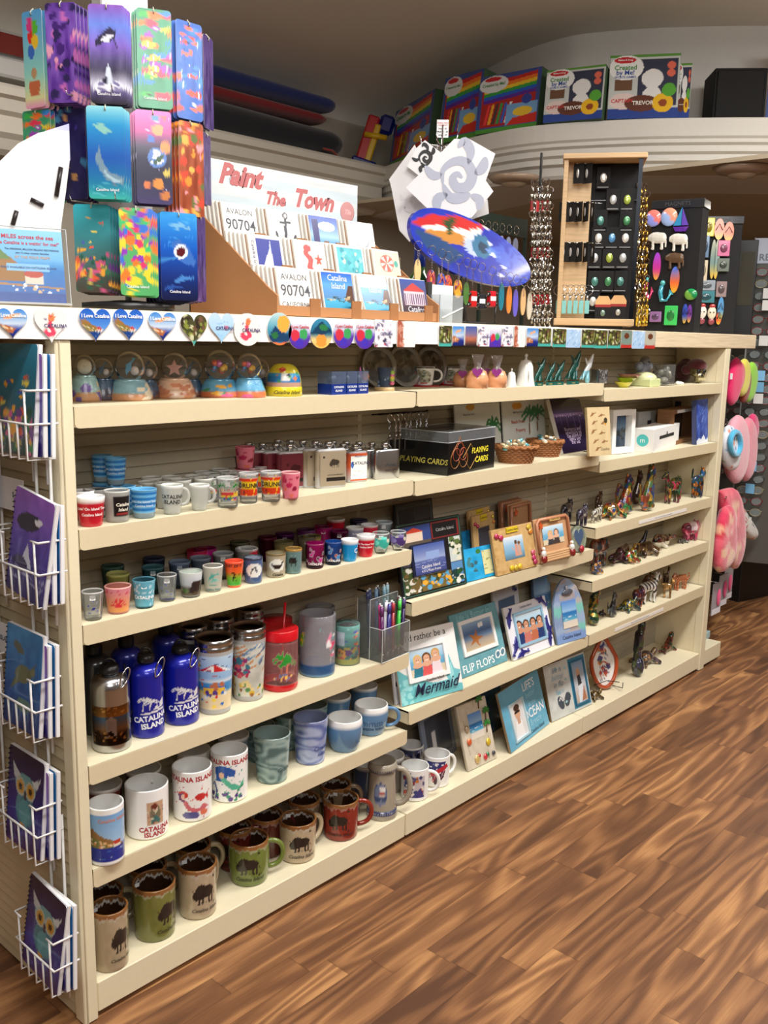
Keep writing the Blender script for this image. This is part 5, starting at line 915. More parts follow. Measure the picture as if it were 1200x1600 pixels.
# playing card box
A=hz(699.5,744,Z);B=hz(772,730,Z);C_=hz(630,736,Z);e=(B-A)[:2];w=np.linalg.norm(e);ang=math.atan2(e[1],e[0]);dep=.155;h=zat(699,693,A)-Z;h2=zat(699,676,A)-Z
t=thing('display_box','black countertop box reading PLAYING CARDS in yellow with a clear lid','display box',A+np.array([0,0,.0]),ang)
mb=MB().bbox(0,w,0,dep,0,h,.001,(18,18,20),'plastic');Ms=T(rz=-pi/2);Ms[:3,3]=(0,dep,0)
mb.text('PLAYING',w*.66,h*.66,h*.25,(240,226,50),bold=.02,shear=.15);mb.text('CARDS',w*.7,h*.36,h*.25,(240,226,50),bold=.02,shear=.15);mb.text('PLAYING CARDS',dep*.5,h*.4,h*.24,(170,160,70),M=Ms,bold=.02,shear=.15)
for sh in (Hs,):mb.tube([(w*.22+x*w*.011,-.001,h*.6-z*w*.012) for x,z in sh],.0007,(190,120,50),'paint',4,closed=True)
for cx_,cz_ in ((.16,.62),(.3,.62),(.23,.78)):mb.tube([(w*cx_+w*.07*cos(q),-.001,h*cz_+w*.07*sin(q)) for q in np.linspace(0,2*pi,16,endpoint=False)],.0007,(200,90,50),'paint',4,closed=True)
mb.tube([(w*.45,-.001,h*.9),(w*.6,-.001,h*.5),(w*.45,-.001,h*.1),(w*.3,-.001,h*.5)],.0007,(200,150,60),'paint',4,closed=True);part('box',mb,t)
mb=MB();g_=(220,225,230,.12)
for q in ((0,w,0,.002,h,h2),(0,w,dep-.002,dep,h,h2),(0,.002,0,dep,h,h2),(w-.002,w,0,dep,h,h2),(0,w,0,dep,h2-.002,h2),(w*.55,w*.56,0,dep,h,h2)):mb.box(*q,g_,'glass')
for z in (h+.001,h2):mb.tube([(0,0,z),(w,0,z),(w,dep,z),(0,dep,z)],.001,(230,235,240,.6),'glass',4,closed=True)
part('lid',mb,t,'clear plastic lid')
# wicker baskets
def basket(xl,xr,yt,yb,label,fill):
    P,r,h=fitcyl(xl,xr,yt+8,yb,Z);P[1]=min(P[1],YB-r*.7-.015);t=place('wicker_basket','basket',label,P);mb=MB();h=min(h,.06);n=40
    for k in range(9):
        z=.003+h*k/8.;rr=r*(.74+.26*k/8);mb.tube([((rr+.0018*(1 if (i+k) % 2 else -1))*cos(2*pi*i/n),.7*(rr+.0018*(1 if (i+k) % 2 else -1))*sin(2*pi*i/n),z) for i in range(n)],.0036,(150,96,54),'wicker',5,closed=True)
    mb.lathe([(0,.002),(r*.72,.002),(r*.97,h)],30,(110,70,40),'wicker',sq=(1,.7));part('weave',mb,t)
    part('rim',MB().tube([(r*1.02*cos(q),.7*r*1.02*sin(q),h+.003*sin(q*17)) for q in np.linspace(0,2*pi,60,endpoint=False)],.0048,(166,108,60),'wicker',6,closed=True),t);return t,P,r,h
for a in ((772,838,686,727,'round wicker basket heaped with small shell bottles, front',1),(823,878,678,716,'round wicker basket behind and right of the shell basket',0)):
    t,P,r,h=basket(*a);g=np.random.default_rng(5)
    for i in range(46 if a[-1] else 14):
        q=g.uniform(0,2*pi);rr=r*.85*math.sqrt(g.uniform(0,1));c=[(206,190,150),(90,170,180),(232,226,210),(180,150,110)][g.integers(4)]
        mb=MB().ell((0,0,0),(.011,.0065,.006),c,'glaze',8);p_=P+np.array([rr*cos(q),rr*sin(q)*.7,h*.75+.012*(1-(rr/r)**2)*1.6+g.uniform(0,.012)])
        if i in (0,1) and a[-1] or i == 0:protos={}
        key=(a[-1],tuple(c))
        if key not in protos:protos[key]=solo('shell_trinket',mb,'small shell trinket piled in the %s wicker basket' % ('front' if a[-1] else 'rear'),'shell',p_,0,'shell trinkets in the %s basket' % ('front' if a[-1] else 'rear'),(0,g.uniform(-.5,.5),g.uniform(0,3)))
        else:o=dup(protos[key],p_);o.rotation_euler=(g.uniform(-.6,.6),g.uniform(-.6,.6),g.uniform(0,3))
# U2 : white shadow frame, white carton, brown frame, blue book
Z=.940
t,w,h=board('photo_frame','picture frame','white box frame with a dark harbour picture',(956,711),(991,707.6),(962,642),(994.6,640.5),Z,minl=.02,maxl=.08)
mb=MB();b=w*.16
for q in ((-w/2,w/2,0,b),(-w/2,w/2,h-b,h),(-w/2,-w/2+b,b,h-b),(w/2-b,w/2,b,h-b)):mb.box(q[0],q[1],0,.03,q[2],q[3],(240,240,238))
mb.box(-w/2,w/2,.028,.03,0,h,(240,240,238));part('frame',mb,t);part('picture',MB().pic(Cv(24,40).grad([(0,(30,44,60)),(.4,(50,70,90)),(.6,(90,120,150)),(1,(40,70,110))]).spots(20,[(60,70,70),(20,30,40)],(.05,.12),v=(.25,.6),seed=3),w-2*b,h-2*b,y=.026,z0=b),t)
A=hz(1019.7,707.6,Z);B=hz(1059.5,694,Z);C_=hz(992,704,Z);e=(B-A)[:2];w=np.linalg.norm(e);ang=math.atan2(e[1],e[0]);dep=min(np.linalg.norm((C_-A)[:2]),.13);h=zat(1020,671,A)-Z
t=thing('carton','white cardboard carton with a teal round logo and a hand slot','box',A,ang);mb=MB().bbox(0,w,0,dep,0,h,.001,(232,232,230),'card');mb.box(w*.22,w*.78,-.0006,0,h*.5,h*.64,(30,30,30),'card');mb.ell((w*.5,-.0006,h*.66),(h*.1,.0004,h*.12),(40,40,40),'card',10);Ms=T(rz=-pi/2);Ms[:3,3]=(0,dep,0);mb.add([(dep*.5+h*.26*cos(q),-.0006,h*.5+h*.26*sin(q)) for q in np.linspace(0,2*pi,24,endpoint=False)],[tuple(range(24))],(80,190,190),'card',M=Ms);mb.text('m',dep*.5,h*.5,h*.3,(235,245,245),M=Ms,y=-.001);part('box',mb,t)
P=hz(1052,693,Z);A=hz(1030,697,Z);B=hz(1083,688,Z);w=np.linalg.norm((B-A)[:2])*.9;h=zat(1055,638,P)-Z
t=thing('shadow_box','walnut brown shadow box frame with a dark interior','picture frame',((A[0]+B[0])/2+.02,.075,Z),.12);mb=MB();b=.016
for q in ((-w/2,w/2,0,b),(-w/2,w/2,h-b,h),(-w/2,-w/2+b,b,h-b),(w/2-b,w/2,b,h-b)):mb.box(q[0],q[1],0,.06,q[2],q[3],(140,98,62),'wood')
part('frame',mb,t);part('interior',MB().pic(Cv(24,30,(50,38,42)).noise(12,5).rect(.2,.4,.2,.6,(150,150,150),.5),w-2*b,h-2*b,y=.05,z0=b).box(-w*.35,w*.3,-.001,0,h-b*.9,h-b*.2,(235,235,235),'paper'),t)
A=hz(1085,695,Z);B=hz(1119,692,Z);w=np.linalg.norm((B-A)[:2]);h=zat(1100,626,A)-Z
t=thing('canvas_print','blue canvas print of splashing water at the right end of the shelf','picture',((A[0]+B[0])/2,A[1]+.0,Z+.001),.1,None,(-.08,0,.12));cv=Cv(40,70,(50,80,170)).noise(30,5).streaks(40,[(90,130,210),(30,50,140),(130,170,230)],.03,L=.3,seed=4,ang=.8).poly([(0,0),(1,0),(1,.12),(.8,.06),(.6,.2),(.4,.1),(.2,.14),(0,.08)],(225,232,245));mb=MB().bbox(-w/2,w/2,0,.018,0,h,.001,(60,70,110),'fabric');mb.pic(cv,w,h,'paper',y=-.0006);part('canvas',mb,t)
for x,Y,c,l in [(1010,.15,(190,190,188),'clear bagged white picture leaning at the back behind the carton'),(1070,.16,(40,54,90),'dark blue box standing at the back behind the shadow box')]:
    Q=hy(x,680,Y);solo('boxed_picture',MB().bbox(-.07,.07,0,.02,0,.125 if x < 1050 else .15,.001,c,'plastic').box(-.03,-.01,-.001,0,.03,.06,(60,40,30)).box(.0,.03,-.001,0,.05,.09,(50,40,60)),l,'picture',(Q[0],Y,Z))
# mini flask key chains hanging from a rod at the back of level two
R0=hy(592,652,.165);R1=hy(667,638,.165);t=thing('hook_rail','dark metal rail at the back carrying the hanging mini flask key chains','rail',(R0+R1)/2,0);hw=(R1[0]-R0[0])/2
mb=MB().cyl((-hw,0,0),(hw,0,0),.0028,(50,46,44),'metal');mb.cyl((hw*.9,0,0),(hw*.9,.034,-.004),.002,(50,46,44),'metal');mb.cyl((-hw*.9,0,0),(-hw*.9,.034,-.004),.002,(50,46,44),'metal');mb.ell((hw,0,0),.004,(50,46,44),'metal',8);part('rod',mb,t)
def kflask(loc,i,proto=[None]):
    if proto[0] is None:
        t=thing('flask_keychain','mini steel flask key chain hanging on the rail, %s from left' % ORD[i],'key chain',loc,0,'mini flask key chains');n=16
        mb=MB().bbox(-.009,.009,-.006,.006,-.098,-.062,.003,(200,202,206),'chrome');mb.lathe([(.004,-.062),(.005,-.056),(.003,-.05),(0,-.05)],10,(190,190,194),'chrome');part('mini_flask',mb,t)
        mb=MB()
        for k in range(5):mb.tube([(.0022*cos(q) if k % 2 else 0,0 if k % 2 else .0022*cos(q),-.02-.006*k+.0036*sin(q)) for q in np.linspace(0,2*pi,8,endpoint=False)],.0008,(200,200,204),'chrome',4,closed=True)
        mb.tube([(.009*cos(q),0,-.008+.009*sin(q)) for q in np.linspace(0,2*pi,12,endpoint=False)],.001,(200,200,204),'chrome',4,closed=True);part('chain',mb,t);proto[0]=t
    else:dup(proto[0],loc,label='mini steel flask key chain hanging on the rail, %s from left' % ORD[i])
for i in range(8):kflask((R0+R1)/2+np.array([-hw*.72+hw*1.5*i/7,-.014-.004*(i % 2),-.001]),i)
# ================================================================ TOP SHELF AND FIGURINES
def blob(caps,vox=.02,sm=3):
    """one continuous skin around tapered capsules [(p0,p1,r0,r1)] and ellipsoids [(c,(rx,ry,rz))]"""
    mb=MB()
    for c in caps:
        if len(c) == 2:mb.ell(c[0],c[1],(200,)*3,seg=14)
        else:
            p,q,a,b=c;p=np.array(p,float);q=np.array(q,float);n=max(2,int(np.linalg.norm(q-p)/(min(a,b)*.45))+1)
            for i in range(n+1):f=i/n;mb.ell(p+(q-p)*f,a+(b-a)*f,(200,)*3,seg=10)
    me=bpy.data.meshes.new('b');me.from_pydata(np.concatenate(mb.v).tolist(),[],mb.f);o=bpy.data.objects.new('b',me);COL.objects.link(o)
    m=o.modifiers.new('r','REMESH');m.mode='VOXEL';m.voxel_size=vox;m2=o.modifiers.new('s','SMOOTH');m2.iterations=sm;m2.factor=.5
    dg=bpy.context.evaluated_depsgraph_get();dg.update();e=bpy.data.meshes.new_from_object(o.evaluated_get(dg));V=np.zeros(len(e.vertices)*3);e.vertices.foreach_get('co',V);V=V.reshape(-1,3);Fc=[tuple(p.vertices) for p in e.polygons]
    bpy.data.objects.remove(o);bpy.data.meshes.remove(me);bpy.data.meshes.remove(e);return V,Fc
def mosaic(pal,cell=.12,line=(20,20,20),seed=1):
    pal=np.array(pal,float);g=np.random.default_rng(seed);n=1500;S=g.uniform(-1,1,(n,3))*np.array([1,.5,.65])+np.array([0,0,.5]);C_=pal[g.integers(len(pal),size=n)]*g.uniform(.45,1.05,(n,1))
    def f(V):
        d=((V[:,None,:]-S[None])**2).sum(-1);return C_[d.argmin(1)]*(.9+.2*np.random.default_rng(2).uniform(size=(len(V),1)))
    return f
def tigerf(a,b,k=24,ax=0):return lambda V:np.where((np.sin(V[:,ax]*k+3*np.sin(V[:,2]*9)) > .25)[:,None],b,a).astype(float)
def quad(bz=.48,r=.15,L=.3,leg=.055,neck=.22,na=.8,hd=.1,tail='up',sn=.14,ear=.05,spread=.09):
    c=[((-L,0,bz),(L*.2,0,bz+.02),r*.95,r),((L*.2,0,bz+.02),(L,0,bz+.03),r,r*.95)]
    for sx in (-L,L):
        for sy in (-spread,spread):c += [((sx,sy,bz-.05),(sx+.02,sy*1.05,.2),leg*1.35,leg),((sx+.02,sy*1.05,.2),(sx,sy*1.05,.03),leg,leg*.95),((sx,sy*1.05,.03),(sx+.05,sy*1.05,.03),leg*.9,leg*.75)]
    hx_,hz_=L+.06+neck*cos(na),bz+.08+neck*sin(na);c += [((L,0,bz+.05),(hx_,0,hz_),r*.7,hd*.75),((hx_,0,hz_),(.11+hx_,0,hz_-.02),hd,hd*.8),((hx_+.08,0,hz_-.03),(hx_+sn,0,hz_-.06),hd*.7,hd*.5)]
    for s_ in (-1,1):c.append(((hx_-.02,s_*hd*.6,hz_+hd*.6),(hx_-.03,s_*hd*.8,hz_+hd+ear),ear*.6,ear*.35))
    if tail == 'up':c += [((-L-.1,0,bz+.05),(-L-.25,0,bz+.15),.035,.03),((-L-.25,0,bz+.15),(-L-.22,0,bz+.38),.03,.03)]
    elif tail == 'down':c += [((-L-.1,0,bz+.05),(-L-.2,0,bz-.15),.035,.03),((-L-.2,0,bz-.15),(-L-.2,0,.12),.03,.035)]
    elif tail == 'curl':c += [((-L-.1,0,bz),(-L-.28,0,bz-.1),.035,.03),((-L-.28,0,bz-.1),(-L-.4,0,bz),.03,.03),((-L-.4,0,bz),(-L-.38,0,bz+.15),.03,.03)]
    return c
def catsit(curl=0):
    c=[((-.1,0,.16),(.02,0,.55),.19,.12),((-.12,0,.12),(.05,0,.12),.16,.15),((.02,0,.6),(.05,0,.78),.1,.11),((.1,0,.8),(.17,0,.78),.12,.09),((.2,0,.76),(.24,0,.75),.06,.05)]
    for s_ in (-1,1):c += [((.1,s_*.07,.5),(.16,s_*.07,.05),.055,.045),((.16,s_*.07,.04),(.22,s_*.07,.04),.045,.04),((.06,s_*.07,.88),(.05,s_*.09,.99),.045,.02),((-.02,s_*.14,.1),(.1,s_*.14,.05),.07,.045)]
    c += [((-.22,0,.1),(-.38,.05,.15),.045,.04),((-.38,.05,.15),(-.42,.05,.5),.04,.04)]
    if curl:c += [((-.42,.05,.5),(-.34,.05,.7),.045,.05),((-.34,.05,.7),(-.2,.05,.66),.05,.04)]
    return c
SH=dict(tiger=quad(.42,.14,.28,.055,.12,.3,.11,'down'),bison=quad(.46,.19,.26,.05,.05,-.6,.13,'down',ear=.03),cat=catsit(),curlcat=catsit(1),
    horse=quad(.56,.13,.3,.042,.34,1.1,.085,'down',sn=.2),zebra=quad(.56,.14,.3,.045,.3,.9,.09,'down',sn=.18),pig=quad(.38,.18,.26,.055,.06,.1,.12,'none',sn=.2),elephant=quad(.5,.2,.25,.075,.08,.5,.15,'down',sn=.16)+[((.55,0,.5),(.62,0,.2),.06,.04),((.35,.16,.6),(.35,.2,.45),.09,.07),((.35,-.16,.6),(.35,-.2,.45),.09,.07)],
    dog=quad(.5,.14,.22,.06,.2,1.2,.11,'up'),leopard=quad(.42,.13,.36,.05,.2,.2,.1,'curl'),dragon=quad(.5,.14,.2,.06,.42,1.25,.1,'up',sn=.2),
    turtle=[((0,0,.2),(.4,.32,.17)),((.38,0,.16),(.6,0,.3),.08,.1),((.62,0,.3),(.7,0,.28),.09,.06)]+[((sx*.28,sy*.25,.12),(sx*.28+.2*sx,sy*.42,.04),.07,.05) for sx in (-1,1) for sy in (-1,1)]+[((-.38,0,.1),(-.52,0,.06),.05,.03)],
    lizard=[((-.15,0,.12),(.25,0,.13),.11,.1),((.25,0,.14),(.5,0,.16),.09,.08),((-.15,0,.11),(-.6,.05,.07),.09,.03),((-.6,.05,.07),(-.85,-.05,.05),.03,.02)]+[((sx*.2,sy*.08,.1),(sx*.3,sy*.26,.04),.05,.04) for sx in (-1,1) for sy in (-1,1)],
    frog=[((-.1,0,.18),(.15,0,.22),.2,.15),((.2,0,.28),(.3,0,.28),.14,.12),((.26,.1,.4),(.26,.1,.41),.06,.06),((.26,-.1,.4),(.26,-.1,.41),.06,.06)]+[((sx,sy*.2,.14),(sx+.14,sy*.34,.05),.08,.06) for sx in (-.2,.18) for sy in (-1,1)],
    whale=[((-.35,0,.22),(.3,0,.25),.14,.2),((.3,0,.25),(.48,0,.24),.18,.12),((-.35,0,.22),(-.7,0,.3),.1,.05),((-.7,0,.3),(-.85,.18,.34),.05,.03),((-.7,0,.3),(-.85,-.18,.34),.05,.03),((.1,.16,.15),(.0,.36,.06),.06,.04),((.1,-.16,.15),(.0,-.36,.06),.06,.04)],
    seal=[((-.3,0,.12),(.05,0,.2),.1,.17),((.05,0,.22),(.3,0,.55),.16,.1),((.3,0,.58),(.36,0,.68),.1,.09),((.4,0,.7),(.5,0,.72),.07,.04),((-.3,0,.1),(-.65,.12,.08),.07,.04),((-.3,0,.1),(-.65,-.12,.08),.07,.04),((.12,.14,.15),(.2,.3,.04),.06,.04),((.12,-.14,.15),(.2,-.3,.04),.06,.04)],
    parrot=[((-.02,0,.5),(.02,0,.78),.12,.09),((.04,0,.86),(.07,0,.88),.1,.09),((.14,0,.88),(.2,0,.84),.05,.03),((.2,0,.84),(.2,0,.79),.03,.015),((-.05,.08,.7),(-.14,.06,.4),.06,.04),((-.05,-.08,.7),(-.14,-.06,.4),.06,.04),((-.08,0,.5),(-.2,0,.12),.07,.04),((0,0,.42),(0,0,.1),.06,.08),((0,0,.05),(0,0,.06),.16,.14)],
    pelican=[((-.1,0,.2),(.1,0,.3),.16,.14),((.1,0,.35),(.16,0,.62),.07,.06),((.18,0,.66),(.2,0,.66),.08,.08),((.24,0,.62),(.5,0,.4),.05,.025)])
_B={}
def animal(kind,xl,xr,yt,yb,z,colf,label,rz=-.3,grp='mosaic animal figurines',Y=None,mat='glaze',name=None,cat='figurine'):
    P=hz((xl+xr)/2,yb,z);P[1] += .01
    if Y is not None:P[:2]=hy((xl+xr)/2,yb,Y)[:2]
    P[2]=z;H_=max(.012,zat((xl+xr)/2,yt,P)-z);W_=(xr-xl)/F*depth(P)
    if kind not in _B:_B[kind]=blob([(c[0],tuple(q*1.1 for q in c[1])) if len(c) == 2 else (c[0],c[1],c[2]*(1.25+.012/c[2]),c[3]*(1.2+.014/c[3])) for c in SH[kind]],.019,2)
    V,Fc=_B[kind];ex=V[:,0].max()-V[:,0].min();ey=V[:,1].max()-V[:,1].min();s=H_/(V[:,2].max());a=abs(rz-YAW*0)
    t_=YAW+rz;app=abs(ex*cos(rz+YAW))+abs(ey*sin(rz+YAW));s2=min(max(W_/app,s*.6),s*1.6)   # keep the species' shape, allow a little stretch
    m=MB().add(V*np.array([s2,s2,s])-np.array([0,0,V[:,2].min()*s]),Fc,colf(V),mat,smooth=True)
    P[1]=min(P[1],YB-.012-max(abs(ex*sin(rz)),abs(ey*cos(rz)))*s2*.5);P[1]=max(P[1],.012+.35*max(abs(ex*sin(rz)),abs(ey*cos(rz)))*s2)
    return solo(name or {'curlcat':'cat_figurine','cat':'cat_figurine'}.get(kind,kind+'_figurine'),m,label,cat,P,rz,grp)
MC=[(200,60,50),(220,170,50),(60,140,80),(50,90,160),(180,110,60),(90,50,110),(210,120,60)]
DK=[(40,40,60),(60,60,90),(90,80,90),(30,30,40)];GR=[(50,110,70),(120,150,60),(30,70,60),(170,150,60)];BLU=[(60,90,130),(90,120,150),(170,160,90),(40,60,80)];RD=[(140,50,50),(170,90,70),(90,40,60),(190,160,150)]
u=LV[2]
AN=[('tiger',868,900,782,813,u[2],tigerf((80,76,90),(30,30,46)),'dark striped tiger figurine at the left end of the upper animal shelf',.2,.12),('tiger',893,924,790,816,u[2],tigerf((96,90,104),(34,32,50)),'second dark striped tiger figurine beside the white tiger',.2,.05),
 ('tiger',921,950,792,817,u[2],tigerf((224,220,206),(96,90,84)),'white tiger figurine with grey stripes',.1,None),('turtle',934,973,784,811,u[2],mosaic(MC),'multicolour mosaic sea turtle figurine with a raised head',-.2,.06),('tiger',925,945,769,790,u[2],mosaic([(80,40,30),(110,60,40)]),'dark brown monkey-like figurine behind the turtle',.3,.16),
 ('curlcat',962,1000,745,804,u[2],mosaic(MC,seed=4),'multicolour mosaic cat with a curled tail, left of the tall blue cat',-.4,None),('cat',985,1005,738,792,u[2],mosaic([(110,60,40),(60,40,36)],seed=3),'dark brown mosaic cat behind the curled tail cat',-.4,.13),('cat',1001,1030,729,799,u[2],mosaic([(60,90,150),(200,160,60),(180,90,60),(90,130,80)],seed=5),'tall blue and gold mosaic sitting cat',-.3,None),
 ('horse',1027,1072,736,792,u[2],mosaic([(190,60,90),(200,150,60),(60,110,80),(90,70,40)],seed=6),'mosaic horse figurine with a pink head',2.9,.05),('elephant',1040,1066,745,788,u[2],mosaic(GR,seed=2),'dark green mosaic elephant behind the horse',-.3,.14),('dragon',1068,1090,729,780,u[2],mosaic([(150,90,50),(90,60,40),(60,50,60)],seed=7),'bronze mosaic figurine at the back right of the upper animal shelf',-.4,.14),('dog',1078,1106,732,778,u[2],mosaic([(40,90,70),(220,130,50),(50,110,160),(60,60,80)],seed=8),'green and orange mosaic dog with a blue ear at the right end',-.3,None),
 ('bison',916,960,841,886,u[3],mosaic(RD+[(60,90,110)],seed=9),'red and brown mosaic buffalo figurine',-.2,None),('frog',928,941,880,898,u[3],mosaic([(60,90,150),(220,150,50)],seed=2),'tiny blue and orange figurine in front of the buffalo',-.3,None),('lizard',955,985,855,876,u[3],mosaic([(120,50,70),(80,50,60)],seed=3),'wine red lizard figurine behind the frog',.2,.08),
 ('frog',968,1006,861,880,u[3],mosaic([(50,130,80),(200,60,50),(230,190,60)],seed=11),'green and red mosaic frog figurine',-.2,None),('lizard',980,1036,848,864,u[3],mosaic([(120,80,50),(190,150,80),(90,60,40)],seed=12),'bronze lizard figurine lying in front of the whale',2.9,.06),('seal',995,1012,829,850,u[3],mosaic(DK,seed=13),'small dark seal figurine behind the lizard',-.3,.14),('whale',1009,1064,833,856,u[3],lambda V:np.where((V[:,2] > .22)[:,None],mosaic([(130,50,40),(60,40,40),(190,150,120)],seed=3)(V),np.array((225,220,205.))),'brown backed whale figurine with a white belly',2.95,None),('lizard',1052,1082,842,849,u[3],mosaic([(90,90,80),(120,120,110)]),'thin grey lizard lying between the whale and the pig',2.9,.06),('pig',1059,1103,815,846,u[3],lambda V:np.where(((abs(V[:,0]) < .2) & (V[:,2] > .35))[:,None],np.array((236,214,224.)),mosaic([(214,60,110),(230,110,150)],seed=2)(V)),'pink pig figurine with a pale saddle',-.2,None),
 ('parrot',912,940,926,990,u[4],mosaic(GR+MC[:2],seed=3),'green and yellow mosaic parrot at the left end of the lower animal shelf',-.4,.05),('turtle',930,948,954,970,u[4],mosaic(DK,seed=3),'small dark turtle beside the green parrot',.2,.09),('cat',951,971,927,965,u[4],mosaic([(60,66,70),(140,146,150),(90,90,96)],seed=4),'grey mosaic sitting cat',-.4,None),('turtle',968,996,935,953,u[4],mosaic([(70,110,90),(200,170,60),(60,80,90)],seed=5),'green mosaic turtle between the cat and the elephant',-.2,.05),('elephant',982,1009,919,949,u[4],mosaic([(120,40,60),(90,60,100),(190,90,60)],seed=6),'wine red mosaic elephant',-.3,.05),('zebra',990,1040,897,943,u[4],tigerf((236,236,232),(26,26,28),34),'black and white striped zebra figurine',-.25,None),('frog',1006,1020,898,912,u[4],mosaic([(120,80,50)]),'round brown figurine behind the zebra',-.2,.15),('dog',1043,1058,905,936,u[4],mosaic([(210,160,90),(180,130,70)],seed=3),'small golden dog figurine',-1.2,None),('dragon',1030,1049,886,915,u[4],mosaic([(60,30,30),(110,60,40)],seed=3),'dark round headed figurine behind the golden dog',-.2,.13),('leopard',1047,1086,894,922,u[4],lambda V:np.where((np.sin(V[:,0]*50)*np.sin(V[:,2]*50) > .6)[:,None],(240,220,180),(176,84,34)).astype(float),'orange spotted leopard figurine with a looped tail',2.9,None),
 ('parrot',988,1011,981,1058,ZB,mosaic([(50,50,80),(80,80,110),(70,90,60)],seed=5),'dark blue mosaic parrot on a perch, bottom deck',-.3,None),('turtle',978,1037,1016,1042,ZB,mosaic([(60,60,70),(110,90,100),(170,130,90)],seed=6),'dark mosaic turtle behind the perched parrot',-.2,.1),('seal',1020,1065,990,1024,ZB,mosaic([(40,90,60),(120,50,50),(190,90,60)],seed=7),'green and red mosaic seal figurine at the right of the bottom deck',.1,.11),('turtle',925,941,1079,1094,ZB,mosaic([(150,120,60),(90,70,40)],seed=8),'tiny bronze figurine at the foot of the spoon plate',-.2,None)]
for a in AN:animal(*a[:7],a[7],a[8],Y=a[9])
# spoon rest on wire stand
P=hz(957,1082,ZB);h=zat(950,1000,P)-ZB;t=thing('spoon_rest','orange rimmed painted spoon rest displayed upright on a black wire stand','spoon rest',P+np.array([0,.03,.008]),.0,None,(-.2,0,-.5));O=[]
w_=h*.34
for a in np.linspace(0,2*pi,44,endpoint=False):x,z=sin(a),-cos(a);O.append((x*w_*(1 if z < .1 else max(.34,1-.75*(z-.1)))*.86,h*.5+z*h*.5))
pc=Cv(60,100,(236,234,228)).spots(14,[(180,60,40),(60,50,110),(60,110,80),(214,120,50)],(.05,.12),(.25,.75),(.1,.85),seed=4,k=.9)
for i in range(9):pc.line([(.3+.05*(i % 3),.1+.09*i),(.5,.14+.09*i),(.7-.06*(i % 2),.08+.09*i)],.035,[(70,40,110),(190,80,40),(50,60,120)][i % 3])
mb=MB().star([(x*.8,(z-h*.5)*.9+h*.5) for x,z in O],pc,.002,'ceramic',y=.002);part('dish',mb,t);part('rim',MB().tube([(x*.92,0,(z-h*.5)*.96+h*.5) for x,z in O],.0075,(176,74,36),'ceramic',6,closed=True),t,'orange glazed rim')
part('wire_stand',MB().tube([(-w_*.8,.05,h*.55),(-w_*.8,.05,.0),(-w_*.8,-.03,.0),(-w_*.8,-.035,.02)],.0016,(20,20,20),'black',5).tube([(w_*.8,.05,h*.55),(w_*.8,.05,.0),(w_*.8,-.03,.0),(w_*.8,-.035,.02)],.0016,(20,20,20),'black',5).tube([(-w_*.8,-.012,.018),(0,-.016,.03),(w_*.8,-.012,.018)],.0016,(20,20,20),'black',5),t)
# label strips on the shelf fronts of the right bay
for z,x0,x1,l in ((u[2],992,1064,'long white label strip with tiny writing on the upper animal shelf edge'),(u[4],966,1040,'long white label strip with tiny writing on the lower animal shelf edge')):
    A=hy(x0,900,0);B=hy(x1,900,0);mb=MB().box(0,B[0]-A[0],-.0008,0,0,.012,(236,232,226),'paper');mb.text('Please do not handle the figurines, ask for assistance',(B[0]-A[0])/2,.006,.007,(110,110,130),y=-.001,sx=.9)
    mb.v[0]=mb.v[0];solo('shelf_label',mb,l,'label',(A[0],-.0005,z-.026))
